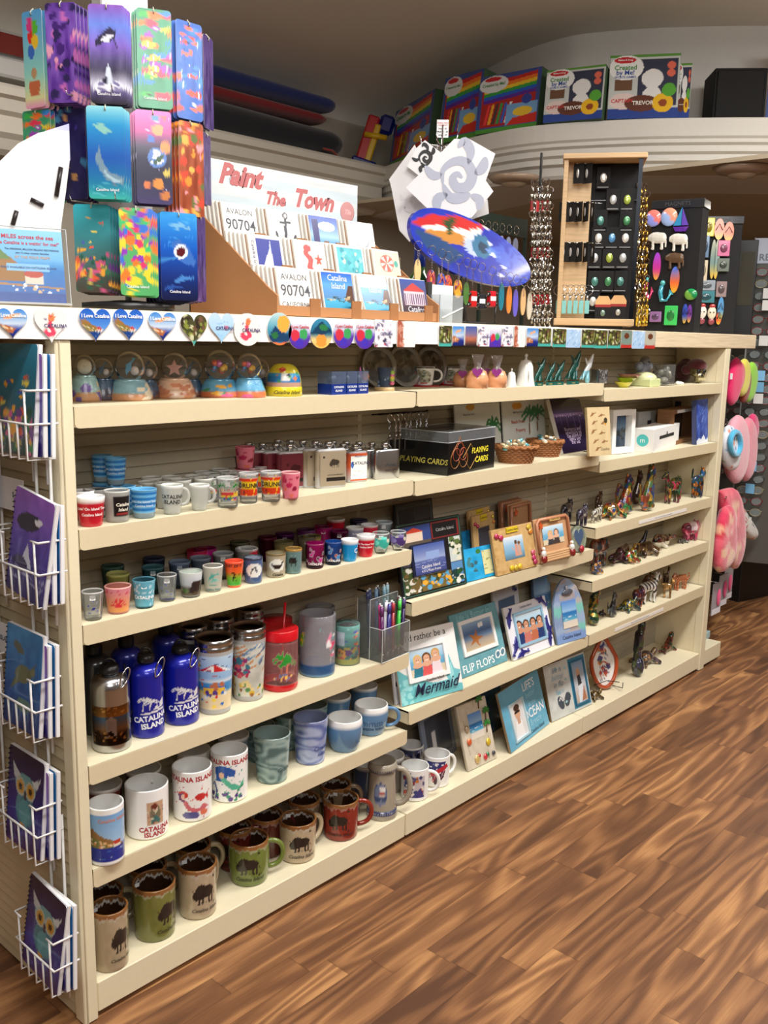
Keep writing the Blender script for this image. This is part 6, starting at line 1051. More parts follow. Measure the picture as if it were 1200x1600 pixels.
# ---------------------------------------------------------------- S1 : snow globes and small souvenirs
Z=LV[0][0]
def globe(bx0,bx1,yb,sx,sy,sr,base,top,label,Y=None,flat=False,fig='star',grp='snow globes on the top shelf'):
    P,r,_=fitcyl(bx0,bx1,yb-10,yb,Z)
    if Y:P[:2]=hy((bx0+bx1)/2,yb,Y)[:2];P[2]=Z
    P[1]=min(max(P[1],r+.002),YB-r-.008)
    R=sr/F*depth(P);zc=zat(sx,sy,P)-Z;t=place('snow_globe','snow globe',label,P,grp);hb=max(zc-R*.8,.015)
    cv=Cv(70,30).grad([(0,base[0]),(.3,base[0]),(.4,base[1]),(1,base[1])]).spots(16,base[2:],(.03,.08),v=(.05,.7),seed=int(bx0));cv.noise(12,8)
    part('base',MB().lathe([(0,0),(r*1.0,0),(r*1.02,.004)]+[(r*(1.02-.34*(i/14)**1.5),.004+(hb-.004)*i/14) for i in range(1,15)]+[(0,hb)],64,wrap(cv,base[1],r,0,hb,pi/1.1),'resin'),t);part('band',MB().lathe([(r*.7,hb*.86),(r*.74,hb*.9),(r*.7,hb)],40,base[1],'glaze'),t)
    part('glass_dome',MB().ell((0,0,zc),R,(250,252,255,.03),'glass',28),t,'clear glass ball')
    mb=MB();s=R*.62
    if fig == 'star':mb.star([((s if i % 2 == 0 else s*.45)*sin(i*pi/5),zc-R*.1+(s if i % 2 == 0 else s*.45)*cos(i*pi/5)) for i in range(10)],top,s*.3,'resin',rings=2,edge=top,y=-s*.15)
    elif fig == 'disc':mb.ell((0,0,zc-R*.05),(s,s*.3,s*1.05),top,'resin',16);mb.star([((s*.35 if i % 2 == 0 else s*.12)*sin(i*pi/5),zc+(s*.35 if i % 2 == 0 else s*.12)*cos(i*pi/5)) for i in range(10)],(200,190,170),.001,y=-s*.32,rings=2)
    elif fig == 'dolphin':mb.prism([(s*x*.9*cos(1.1)-s*y*sin(1.1),zc+s*x*sin(1.1)+s*y*cos(1.1)) for x,y in [(-1,-.05),(-.75,.1),(-.45,.27),(-.1,.34),(.02,.55),(.16,.33),(.5,.18),(.8,-.02),(1.0,.18),(1.12,-.25),(.4,-.05),(-.15,-.3),(-.6,-.1)]],-s*.12,s*.12,top,'resin');mb.ell((s*.5,0,zc-s*.4),(s*.45,s*.3,s*.5),(200,190,190),'resin',10)
    else:
        g=np.random.default_rng(3)
        for i in range(9):mb.ell((g.uniform(-.6,.6)*s,g.uniform(-.3,.3)*s,zc+g.uniform(-.8,.6)*s),s*g.uniform(.2,.4),[(214,90,60),(60,140,190),(220,170,60),(190,90,150)][i % 4],'resin',8)
    part('figure',mb,t);return t
sandy=((206,150,110),(130,176,196),(200,120,90),(90,70,150),(230,220,200));mult=((196,110,70),(90,160,200),(210,90,140),(230,170,60),(60,130,90))
globe(110,158,628,124,572,18,((200,150,110),(150,190,196),(110,90,170),(220,200,150),(80,140,160)),(206,204,190),'snow globe with a sand dollar, partly hidden by the left post',fig='disc')
globe(170,238,627,204,573,24,sandy,(80,150,190),'snow globe with a blue dolphin on a wave base',fig='dolphin')
globe(241,306,623.5,274,573,22,((206,140,100),(214,176,150),(230,200,180),(190,120,90)),(200,150,140),'snow globe with a pinkish starfish',fig='star')
globe(312,376,622,343,572,25,mult,(214,100,60),'snow globe with a colourful mermaid scene, larger of the colourful pair',fig='x')
globe(363,415,620,386,573,21,mult,(214,100,60),'snow globe with a colourful scene, smaller and just left of the yellow dome',fig='x',Y=.06)
for x,r_,l in ((161,18,'dark dolphin snow globe behind the sand dollar one'),(227,21,'snow globe behind the blue dolphin one'),(297,20,'snow globe behind the starfish one'),(404,18,'snow globe at the back behind the small colourful one')):globe(x-22,x+22,618,x,577,r_,((110,70,60),(50,80,110),(60,60,80)),(60,90,120),l,Y=.14,fig='dolphin')
P,r,h=fitcyl(415,472,567,620,Z);t=place('souvenir_dome','dome','yellow plastic water dome with a beach scene and Catalina Island on its base',P)
part('base',MB().lathe([(0,0),(r,0),(r,h*.28),(r*.96,h*.3)],48,(214,200,40),'plastic').text('Catalina Island',r*.2,h*.13,.011,(60,40,20),bend=r,shear=.5,bold=.01),t)
dm=Cv(60,40,(214,200,50)).band(.0,.22,(190,150,130)).band(.22,.45,(40,120,180)).band(.45,.6,(60,150,190)).rect(.42,.62,.25,.6,(214,214,210)).ell(.45,.75,.1,.1,(200,60,60)).ell(.62,.5,.07,.08,(60,60,70)).spots(10,[(220,120,60),(60,140,80)],(.02,.05),v=(.1,.9),seed=2)
part('dome',MB().lathe([(r*.96*cos(a)**.6,h*.3+h*.7*sin(a)) for a in np.linspace(0,pi/2,22)],60,wrap(dm,(214,200,50),r,h*.3,h,1.3),'plastic'),t)
for i,(x0,x1) in enumerate(((475,511),(512,538),(539,565))):
    A=hz(x0,614,Z);B=hz(x1,614,Z);w=(B[0]-A[0]);P=(A+B)/2;t=thing('gift_box','clear and blue boxed island souvenir, %s of three' % ['left','middle','right'][i],'box',(P[0],.02,Z),0,'boxed island souvenirs');mb=MB().box(-w*.48,w*.48,0,.045,0,.024,(24,50,130),'plastic');mb.text('CATALINA',0,.017,.0065,(230,235,245),bold=.02);mb.text('ISLAND',0,.009,.0065,(230,235,245),bold=.02);part('tray',mb,t);part('window',MB().box(-w*.48,w*.48,0,.045,.024,.052,(150,170,210,.22),'glass'),t);part('bottle',MB().lathe([(0,.026),(.013,.026),(.012,.038),(.005,.046),(0,.048)],12,(70,80,70),'plastic',M=T(y=.022)),t)
def lump(name,cat,label,P,items,mat='resin',grp=None,rz=0):
    mb=MB()
    for c,r,col in items:mb.ell(c,r,col,mat,10)
    return solo(name,mb,label,cat,P,rz,grp)
def SP(x,y,Y=None,z=Z):
    P=hz(x,y,z) if Y is None else hy(x,y,Y);P[2]=z;return P
g=np.random.default_rng(8)
fl_=lambda n,R,z0,z1,cols:[((g.uniform(-R,R),g.uniform(-R*.6,R*.6),g.uniform(z0,z1)),g.uniform(.004,.008),cols[g.integers(len(cols))]) for _ in range(n)]
lump('shell_figurine','figurine','small shell figurine with an orange flower and pink stick',SP(577,612)+np.array([0,.02,0]),[((0,0,.005),(.016,.013,.005),(220,196,150)),((-.012,0,.03),(.004,.004,.03),(190,80,170)),((.006,0,.035),(.012,.008,.012),(226,150,50)),((0,0,.02),(.01,.008,.008),(210,210,205))]+fl_(6,.012,.008,.03,[(220,120,80),(230,200,160)]))
t=thing('shot_glass','shot glass set in a resin base of shells and flowers','shot glass',SP(612,611)+np.array([0,.024,0]),face_cam(SP(612,611)),None);part('resin_base',MB().lathe([(0,0),(.026,0),(.025,.009),(0,.009)],24,(220,190,140),'resin'),t);part('glass',MB().lathe([(.014,.01),(.019,.056),(.017,.056),(.012,.014)],26,(90,110,140,.5),'glass'),t)
mb=MB()
for c,r,col in fl_(12,.02,.01,.022,[(110,130,160),(70,90,120)])+[((.018,-.005,.02+.006*i),.007,[(210,90,140),(150,190,70),(230,200,80)][i % 3]) for i in range(5)]:mb.ell(c,r,col,'glaze',8)
part('shell_cluster',mb,t)
for x,r_ in ((600,34),(641,34),(682,32)):
    P=SP(x,600,.15);R=r_/F*depth(P);t=thing('souvenir_plate','dark engraved metal souvenir plate standing at the back, %s of three' % {600:'left',641:'middle',682:'right'}[x],'plate',(P[0],.16,Z),0,'engraved plates on the top shelf',(-.22,0,-.2));V=Cv(40,40,(70,70,70)).spots(40,[(110,110,110),(40,42,40),(90,96,90)],(.04,.12),seed=x)
    O=[(R*.8*sin(a),R+R*.8*cos(a)) for a in np.linspace(0,2*pi,30,endpoint=False)];part('centre',MB().star(O,V,.002,'foil'),t,'engraved centre');part('rim',MB().lathe([(R*.78,0),(R*.98,.006),(R,.004),(R*.98,.002),(R*.78,-.002)],40,(130,132,132),'foil',M=T(z=R,rx=pi/2)),t,'polished rim')
tree=Cv(40,40,(232,232,228)).ell(.5,.45,.36,.38,(150,150,130)).spots(30,[(60,80,60),(90,60,50),(170,170,150)],(.03,.09),(.2,.8),(.12,.8),seed=6).rect(.3,.7,.05,.12,(170,60,50)).band(.94,1,(50,30,30))
for a,b,c,d,l in ((646,679,571,606,'left'),(687,718,571,604,'right')):
    P,r,h=fitcyl(a,b,c,d-1,Z);q=r*1.3;t=thing('saucer','red square saucer under the %s souvenir cup' % l,'saucer',(P[0],P[1]+.004,Z),0,'red saucers');part('tray',MB().bbox(-q,q,-r*1.1,r*1.2,0,.004,.001,(176,26,40),'plastic'),t);part('cone',MB().lathe([(.004,.004),(.0045,.006),(.001,.04),(0,.04)],10,(180,26,40),'plastic',M=T(x=-q*.85)),t);P[2]=Z+.004;mug(P,r,h-.004,(232,232,228),tree,'white souvenir cup with an engraved print on the %s red saucer' % l,hd=.15,rb=.8,rim=(70,50,40),seg=60,hr=.003,name='souvenir_cup',cat='cup')
for i,(x,Y,w_) in enumerate(((745,.03,17),(775,.03,16),(722,.09,14),(757,.10,15))):
    P=SP(x,606,Y);r=w_/F*depth(P);t=place('shell_bag','bag',['clear bag of peach shells with a purple heart, front left','clear bag of peach shells with a purple heart, front right','clear bag of shells behind, left','clear bag of shells behind, right'][i],P,'bags of shells')
    mb=MB();mb.lathe([(0,0),(r,.001),(r*1.05,r*.9),(r*.75,r*1.7),(r*.25,r*2.1),(r*.5,r*2.9)],20,(226,160,120),'resin');part('shell_fill',MB().lathe([(0,0),(r,.001),(r*1.05,r*.9),(r*.8,r*1.6),(0,r*1.7)],20,(226,160,116),'resin'),t);part('bag_neck',MB().lathe([(r*.75,r*1.6),(r*.3,r*2.0),(r*.6,r*3.1)],14,(220,215,215,.25),'glass'),t);part('heart_tag',MB().prism([(x_*r*.03,r*1.5+z_*r*.03) for x_,z_ in Hs],-r*1.08,-r*1.0,(150,60,140),'plastic'),t,'purple heart')
def bell(P,r,h,label,cv=None):
    t=place('bell','bell',label,P);part('body',MB().lathe([(r,0),(r*.98,.003),(r*.8,h*.3),(r*.72,h*.6),(r*.5,h*.78),(0,h*.82)],48,wrap(cv,(230,232,228),r,0,h*.8,1.0),'ceramic'),t);part('handle',MB().lathe([(r*.16,h*.8),(r*.1,h*.88),(r*.2,h*.95),(0,h)],14,(214,214,210),'ceramic'),t)
P,r,h=fitcyl(790,807,575,605,Z);bell(P,r,h,'tiny white bell left of the large palm bell')
pb2=Cv(40,50,(230,232,228));palm(pb2,.65,.0,.6,(110,90,60),(50,110,60),1.4);P,r,h=fitcyl(804,836,552,604,Z);bell(P,r,h,'large white bell painted with a green palm',pb2)
SH['dolph']=[((-.3,0,.25),(.1,0,.6),.07,.12),((.1,0,.6),(.3,0,.85),.12,.07),((.3,0,.85),(.38,0,.95),.05,.03),((-.3,0,.25),(-.45,.12,.12),.05,.03),((-.3,0,.25),(-.45,-.12,.12),.05,.03),((-.05,0,.65),(-.2,0,.8),.05,.03),((0,0,.1),(.05,0,.4),.12,.05)]
for i,(a,b,c,d,k,l) in enumerate(((834,852,560,594,0,'dark green dolphin sculpture on a gold lettered box, left'),(852,868,566,594,0,'dark green dolphin sculpture on a gold lettered box, middle'),(862,885,564,594,0,'dark green dolphin sculpture on a gold lettered box, third'),(882,910,550,594,0,'tall dark green leaping dolphin on a gold lettered box'),(893,906,558,585,1,'white glass dolphin figure at the back'),(908,926,555,600,1,'white and pale blue glass dolphin figure in front'))):
    animal('dolph',a,b,c,d,Z,(lambda V:np.tile(np.array((20,84,76.)),(len(V),1))) if not k else (lambda V:np.where((V[:,2] > .4)[:,None],(220,226,230.),(130,190,206.))),l,-.3,'dolphin sculptures on the top shelf',Y=(.03 if i not in (4,) else .13),name='dolphin_figurine')
    if not k:P=SP((a+b)/2,600,.008);w_=(b-a)/F*depth(P)*.62;mb=MB().bbox(-w_,w_,0,.004,0,.015,.001,(30,90,84),'plastic');mb.box(-w_,w_,-.0004,0,.012,.015,(196,170,80),'metal');mb.text('Catalina',0,.006,.006,(206,190,110));solo('gold_box',mb,'small green box edged in gold in front of green dolphin, %s from left' % ORD[i],'box',P,0,'gold edged boxes')
A=SP(942,600,.01);mb=MB().bbox(-.028,.028,0,.03,0,.045,.002,(150,150,150),'metal');mb.pic(Cv(24,24,(140,140,142)).spots(30,[(90,90,96),(190,190,190)],(.05,.12),seed=3),.052,.04,'foil',y=-.0006,z0=.002);solo('metal_tin',mb,'silver embossed metal tin at the right end of the middle top shelf','tin',A)
Z=LV[2][0]
for i,(x,w_,z0,c) in enumerate(((974,.036,0,(206,200,60)),(978,.040,.013,(170,200,70)),(982,.046,.023,(200,130,130)))):
    P=SP(x,606,.05);solo('souvenir_bowl',MB().lathe([(0,z0),(w_*.5,z0),(w_,z0+.018),(w_*1.1,z0+.02),(w_*.95,z0+.017),(w_*.45,z0+.004),(0,z0+.004)],32,c,'plastic',sq=(1,.75)),'%s bowl in the stack of bowls' % ['yellow bottom','lime middle','pink top'][i],'bowl',(P[0],.05,Z),0,'stacked bowls on the top shelf')
P=SP(1003,606,.06);t=thing('lidded_box','pale green domed plastic box beside the stacked bowls','box',(P[0]+.01,.065,Z));part('box',MB().bbox(-.035,.04,-.05,.04,0,.028,.004,(206,216,160),'plastic'),t);part('lid',MB().ell((.002,-.005,.028),(.038,.045,.022),(212,220,170),'plastic',18),t)
P=SP(1003,590,.15);lump('puffer_figurine','figurine','grey whiskered figure with round balls at its sides, back of the top shelf',(P[0],.145,Z),[((0,0,.04),(.03,.025,.04),(150,156,176)),((0,-.004,.085),(.022,.02,.018),(150,150,160)),((-.038,0,.065),.017,(160,168,186)),((.038,0,.065),.017,(160,168,186)),((-.036,0,.03),.016,(150,158,176)),((.036,0,.03),.016,(150,158,176)),((0,-.022,.08),(.014,.004,.003),(40,40,50))])
P=SP(1040,604,.04);t=thing('stone_bag','clear box of grey and white stones','box',(P[0],.05,Z));part('clear_box',MB().box(-.038,.038,-.025,.025,0,.075,(220,222,220,.1),'glass'),t)
for i,(c,r,col) in enumerate(fl_(16,.026,.012,.062,[(150,150,140),(190,190,180),(110,112,106)])):solo('pebble',MB().ell((0,0,0),(.013,.011,.010),col,'resin',9),'grey and white pebble inside the clear box','stone',(P[0]+c[0],.05+c[1],Z+c[2]),g.uniform(0,3),'pebbles in the clear box')
P=SP(1062,602,.03);lump('shell_trinket','shell','small white shells lying between the pebbles and the skull',(P[0],.03,Z),[((-.015,0,.007),(.014,.01,.008),(232,230,220)),((.006,0,.006),(.011,.008,.007),(236,232,224)),((.02,0,.005),(.008,.007,.006),(226,220,206))])
P=SP(1088,600,.07);t=thing('skull_figurine','bronze grinning pirate skull wearing a dark red bandana','figurine',(P[0],.075,Z),-.5)
V,Fc=blob([((0,0,.62),(.36,.42,.36)),((0,-.25,.3),(.24,.2,.2)),((0,-.2,.12),(.2,.18,.12)),((-.2,-.28,.42),(-.24,-.2,.42),.09,.1),((.2,-.28,.42),(.24,-.2,.42),.09,.1)],.03,2)
mb=MB().add(V*.085,Fc,(120,110,70),'foil',smooth=True)
for sx in (-1,1):mb.ell((sx*.0125,-.033,.047),(.0085,.005,.0085),(24,22,18),'black',10)
mb.ell((0,-.039,.033),(.004,.003,.006),(24,22,18),'black',8)
for i in range(7):mb.box(-.0155+.0046*i,-.012+.0046*i,-.040,-.034,.012,.022,(196,186,140),'resin')
part('skull',mb,t);mb=MB().lathe([(.034,.055),(.037,.062),(.033,.078),(.018,.09),(0,.093)],30,(84,24,30),'fabric',sq=(1,1.15));mb.ell((-.03,.02,.05),(.02,.022,.02),(80,22,28),'fabric',10);mb.ell((.028,-.018,.07),.006,(180,180,180),'metal',8);part('bandana',mb,t,'dark red bandana')
P=SP(1066,600,.14);lump('wrapped_figurine','figurine','dark red draped figure behind the pirate skull',(P[0],.14,Z),[((0,0,.04),(.045,.03,.045),(70,24,26)),((.02,0,.07),(.03,.024,.022),(80,24,28))],'fabric')
# ================================================================ ON THE COUNTER
def rrect(w,h,r,n=4,z0=0):
    O=[]
    for cx_,cz_,a0 in ((w/2-r,z0+h-r,0),(-w/2+r,z0+h-r,pi/2),(-w/2+r,z0+r,pi),(w/2-r,z0+r,1.5*pi)):
        for i in range(n+1):a=a0+pi/2*i/n;O.append((cx_+r*cos(a),cz_+r*sin(a)))
    O2=[]
    for i in range(len(O)):
        p,q=np.array(O[i]),np.array(O[(i+1) % len(O)]);k=max(1,int(np.linalg.norm(q-p)/.008))
        for j in range(k):O2.append(tuple(p+(q-p)*j/k))
    return O2
CI='Catalina Island'
def pic_orca():
    c=Cv(50,130).grad([(0,(40,36,50)),(.12,(90,80,130)),(.2,(210,210,230)),(.34,(70,66,90)),(.45,(90,80,130)),(.6,(130,100,200)),(.8,(100,130,220)),(1,(140,90,190))]).noise(14,6)
    c.ell(.5,.2,.4,.05,(225,228,245),k=.8).ell(.5,.2,.3,.035,(120,115,160)).poly([(.38,.16),(.42,.34),(.5,.42),(.58,.33),(.64,.17)],(214,224,244)).poly([(.34,.17),(.36,.26),(.46,.28),(.44,.16)],(40,38,60)).spots(14,[(240,240,250)],(.03,.07),v=(.13,.2),seed=2)
    c.poly([(.15,.62),(.3,.7),(.55,.78),(.72,.75),(.74,.7),(.6,.64),(.4,.62),(.2,.58)],(44,40,70)).poly([(.3,.64),(.5,.7),(.68,.7),(.5,.62)],(225,225,240)).poly([(.65,.66),(.78,.56),(.7,.68)],(44,40,70));return c
def pic_dolph():
    c=Cv(50,120).grad([(0,(60,180,170)),(.2,(30,120,170)),(.45,(30,90,180)),(.8,(40,150,210)),(1,(150,220,230))]).streaks(30,[(120,210,220),(30,130,150)],.02,v=(0,.25),L=.25,seed=3,k=.5)
    c.poly([(.2,.42),(.3,.58),(.36,.44),(.55,.3),(.95,.24),(.9,.16),(.72,.18),(.5,.2),(.3,.32)],(120,150,170)).poly([(.4,.34),(.6,.24),(.9,.2),(.7,.17),(.45,.26)],(170,200,214)).poly([(.6,.2),(.66,.12),(.74,.18)],(100,130,150)).poly([(.18,.8),(.4,.82),(.6,.76),(.66,.72),(.45,.7),(.25,.76)],(140,200,190));return c
def pic_planets():
    c=Cv(50,120).grad([(0,(60,50,100)),(.3,(30,30,60)),(.6,(40,36,70)),(.78,(200,70,150)),(1,(240,110,190))]).spots(30,[(200,200,240)],(.006,.012),seed=5)
    for u,v,r,q in [(.58,.5,.26,(90,130,200)),(.62,.22,.14,(220,140,60)),(.82,.62,.14,(230,140,70)),(.42,.7,.1,(60,110,200)),(.3,.2,.1,(210,120,70)),(.8,.1,.12,(200,120,60)),(.85,.34,.1,(210,190,90)),(.55,.92,.09,(90,150,190)),(.8,.93,.08,(230,110,110)),(.62,.8,.16,(200,160,110))]:c.ell(u,v,r,r/c.asp,q)
    c.spots(12,[(225,235,245),(60,90,60)],(.03,.08),(.4,.76),(.42,.58),seed=2);return c
def pic_fishes(bg,seed,cols=None):
    c=Cv(50,120,bg).noise(12,6);g=np.random.default_rng(seed)
    for i in range(46):fish(c,g.uniform(0,1),g.uniform(.06,.97),g.uniform(.07,.16),(cols or [(230,60,90),(60,180,80),(240,120,50),(60,140,220),(240,210,60),(160,70,190)])[g.integers(len(cols) if cols else 6)],1 if i % 2 else -1,(245,245,245) if i % 3 == 0 else None)
    return c
def pic_shark():
    c=Cv(50,120).grad([(0,(10,20,60)),(.3,(20,50,130)),(.6,(20,90,190)),(1,(60,160,230))]).streaks(16,[(90,180,235)],.02,v=(.6,1),L=.3,seed=2,k=.5)
    c.poly([(.3,.66),(.5,.7),(.75,.62),(.95,.46),(.9,.4),(.7,.42),(.5,.46),(.35,.5)],(60,110,190)).ell(.55,.56,.19,.085,(225,235,245),-.5).ell(.55,.56,.12,.06,(90,20,30),-.5);dolphin(c,.6,.24,.3,(70,130,200),.3);dolphin(c,.3,.14,.25,(40,80,160),.2);dolphin(c,.5,.84,.3,(120,180,220),0);c.poly([(.0,.44),(.4,.47),(.5,.5),(.3,.5),(0,.5)],(60,130,200));return c
def pic_balloon():
    c=Cv(40,110).grad([(0,(240,160,200)),(.1,(230,230,170)),(.35,(150,220,210)),(1,(90,170,230))])
    for u,v,q in [(.4,.74,(224,50,50)),(.62,.82,(90,190,60)),(.36,.86,(220,60,140)),(.62,.68,(240,200,50)),(.4,.58,(60,110,200))]:c.ell(u,v,.16,.075,q)
    return c.poly([(.25,.12),(.75,.12),(.8,.28),(.2,.28)],(200,110,70)).ell(.5,.36,.13,.06,(190,150,110))
PICS=dict(orca=pic_orca(),dolph=pic_dolph(),planets=pic_planets(),fishes=pic_fishes((60,150,110),4),jelly=pic_fishes((70,110,190),5,[(230,90,70),(240,120,90),(80,140,210),(60,110,190)]),shark=pic_shark(),balloon=pic_balloon(),horses=Cv(44,110,(110,70,170)).noise(30,6).spots(40,[(70,40,120),(200,110,190),(230,160,190),(50,40,90)],(.05,.14),seed=6),
    navy=Cv(44,100,(30,26,80)).noise(14,5).spots(14,[(180,130,80),(60,120,160),(60,50,130)],(.05,.12),seed=4),orange=Cv(44,110,(150,70,40)).noise(20,6).spots(50,[(230,140,50),(200,70,50),(240,170,80),(90,110,60),(240,150,160)],(.05,.15),seed=7),reef=reef(50,120,3,(60,190,210),(70,60,50)),bright=Cv(50,120,(90,180,110)).spots(90,[(230,60,110),(240,130,50),(240,220,60),(60,120,220),(150,60,190),(60,200,120)],(.06,.15),seed=8),dark=Cv(30,90,(70,50,110)).noise(30,6))
AX=hy(201,470,.10);AX[2]=CT;HX=np.linalg.norm((AX-CP)[:2])
def ath(x,y,Hd):d=ray(x,y);return CP+d*Hd/np.linalg.norm(d[:2])
sp_=thing('bookmark_spinner','tall white revolving rack of bookmarks on a black round base','display rack',AX)
part('base',MB().lathe([(0,0),(.082,0),(.085,.004),(.085,.014),(.02,.02),(0,.02)],40,(24,24,26),'black'),sp_,'black round base');part('pole',MB().cyl((0,0,.01),(0,0,.62),.006,(226,232,234),'plastic',12).cyl((0,0,.60),(0,0,.66),.009,(90,150,150),'plastic',12),sp_)
for k in range(6):
    a=k*pi/3+.3;M=T(rz=a);part('backing_panel',MB().bbox(-.024,.024,-.043,-.041,.03,.58,.001,(226,226,230),'plastic',M),sp_)
    for z in (.19,.37,.6):part('hook',MB().tube([(0,-.045,z),(0,-.1,z+.002),(0,-.104,z+.012)],.0012,(200,200,204),'chrome',5,M=M),sp_)
BM=[('balloon',38,67,22,164,.02,4,-.9,'balloon picture bookmark in the top tier'),('horses',74,120,10,156,-.02,3,-.5,'purple horse pattern bookmark in the top tier'),('orca',141,196,13,158,-.09,2,-.15,'orca bookmark in the top tier'),('fishes',215,268,20,165,-.08,2,.1,'clown fish bookmark in the top tier'),('jelly',276,316,40,183,-.03,4,.6,'blue and orange reef bookmark in the top tier'),('dark',318,333,62,198,.03,3,1.15,'dark violet bookmark at the right edge of the top tier'),
 ('fishes',39,80,176,310,.03,3,-.8,'clown fish bookmark in the middle tier behind the white sign'),('navy',84,134,170,308,.0,5,-.45,'navy bookmark in the middle tier'),('dolph',138,195,170,308,-.09,2,-.15,'dolphin bookmark in the middle tier'),('planets',213,268,177,316,-.08,2,.1,'planets bookmark in the middle tier'),('orange',280,318,195,335,-.03,4,.6,'orange coral bookmark in the middle tier'),('dark',319,328,212,318,.03,1,1.25,'purple bookmark edge-on at the right of the middle tier'),
 ('reef',118,172,322,455,-.05,3,-.3,'teal reef bookmark in the bottom tier'),('bright',188,240,328,460,-.09,2,0,'bright fish pattern bookmark in the bottom tier'),('shark',252,308,335,468,-.06,5,.35,'shark bookmark in the bottom tier'),('dark',306,320,340,470,.03,3,1.1,'dark bookmark at the right edge of the bottom tier')]
for nm,x0,x1,y0,y1,dd,n,yaw,lab in BM:
    C0=ath((x0+x1)/2,(y0+y1)/2,HX+dd);D=depth(C0);h=(y1-y0)/F*D;w=max((x1-x0)/F*D/max(cos(yaw),.5),.03) if abs(yaw) < 1 else .045;rz=face_cam(C0)+yaw;dx_=np.array([sin(rz),-cos(rz),0])
    side=-1 if yaw > 0 else 1;lat=np.array([cos(rz),sin(rz),0])*side
    mb=MB().star(rrect(w,h,.006),PICS[nm],.0006,'print',rings=26,y=-.0003,edge=(225,225,225));
    if nm in ('orca','dolph','fishes','shark','bright'):mb.text(CI,0,h*.1,.0068,(240,240,245),y=-.0012,bold=.01)
    t=thing('bookmark',lab+', front of its stack','bookmark',C0-np.array([0,0,h/2]),rz,'stack of '+nm+' bookmarks at row %d' % y0);part('card',mb,t);part('tassel',MB().tube([(0,-.001,h*.955),(0,-.003,h*.98),(0,.004,h+.004)],.0012,(190,190,170),'fabric',5),t)
    for i in range(1,n+1):dup(t,C0-np.array([0,0,h/2])-dx_*.007*i+lat*.0035*i-np.array([0,0,.0015*i]),rz,lab+', %s behind the front one' % ORD[i-1])
# curved white sign with black magnets
S0=hy(52,300,.14);D=depth(S0);rz=face_cam(S0);HS0=np.linalg.norm((S0-CP)[:2]);t=thing('sail_sign','tall white curved board with black oval clips behind the disc holder','sign',(S0[0],S0[1],CT),rz)
def loc2(x,y):p=ath(x,y,HS0);d=p-np.array([S0[0],S0[1],CT]);return (d[0]*cos(rz)+d[1]*sin(rz),d[2])
O=[loc2(*q) for q in ((108,205),(109,250),(103,300),(96,350),(92,400),(92,466),(-40,466),(-40,360),(-24,300),(0,252),(28,225),(60,208),(85,203))];part('board',MB().prism(O,-.003,.004,(246,247,250),'plastic'),t)
A,B,C_=loc2(108,192),loc2(109,250),loc2(70,204);part('lilac_edge',MB().prism([A,(A[0]+.0,B[1]),C_],.005,.008,(180,180,226),'plastic'),t,'lilac corner behind the board')
for i,(x0,y0,x1,y1) in enumerate(((95,262,88,307),(48,312,68,322),(26,330,20,352),(60,290,60,291))[:3]):a,b=loc2(x0,y0),loc2(x1,y1);part('oval_clip',MB().tube([(a[0],-.005,a[1]),(b[0],-.005,b[1])],.004,(40,30,34),'black',8),t,'black oval clip')
# disc holder
Pb=hy(66,470,.004);D=depth(Pb);w=133/F*D;h=106/F*D;t=thing('disc_holder','clear stand with a music disc titled 26 MILES across the sea','display stand',(Pb[0],.045,CT+.006),0,None,(-.25,0,face_cam(Pb)+.12));w=.118;h=.125
cv=Cv(96,90).grad([(0,(50,90,160)),(.2,(70,120,190)),(.45,(40,130,200)),(.6,(120,190,235)),(1,(150,215,245))]).poly([(0,.3),(0,.7),(.12,.72),(.3,.6),(.42,.48),(.5,.4),(.45,.3)],(170,120,60)).poly([(0,.58),(0,.74),(.15,.72),(.3,.58)],(110,140,70)).rect(.46,.7,.26,.4,(236,220,200)).ell(.58,.4,.13,.05,(200,80,60)).poly([(0,.28),(1,.22),(1,.2),(0,.25)],(190,140,90)).spots(16,[(245,245,245),(230,190,140)],(.01,.03),v=(.08,.26),seed=2).rect(.22,.8,.44,.53,(150,205,240)).band(0,.14,(60,90,160))
mb=MB().box(-w/2,w/2,0,.008,0,h,(220,228,232));mb.pic(cv,w,h,y=-.0006)
for s_,x,z,q,c in (('"26 MILES across the sea',-.04,.9,.0098,(214,50,70)),('Santa Catalina is a waitin\' for me!"',0,.815,.0078,(214,50,70)),('The ORIGINAL MILLION SELLING RECORDING',.08,.73,.0042,(50,70,110)),('plus 12 other summer favorites',.08,.68,.0042,(50,70,110)),('BY THE FOUR PREPS',.08,.62,.0062,(214,170,140)),('ONLY AVAILABLE ON CATALINA ISLAND',.02,.48,.0048,(50,90,150))):mb.text(s_,x*w,z*h,q,c,y=-.0012,bold=.02)
part('disc_cover',mb,t);mb=MB();g_=(245,248,250,.03)
mb.box(-w*.54,w*.56,-.004,-.002,-.002,h*1.03,g_,'glass');mb.tube([(-w*.54,-.003,-.002),(w*.56,-.003,-.002),(w*.56,-.003,h*1.03),(-w*.54,-.003,h*1.03)],.0011,(235,240,242,.7),'glass',4,closed=True);mb.box(-w*.54,w*.56,-.012,.012,-.005,-.002,(225,228,230,.5),'glass');part('clear_stand',mb,t)
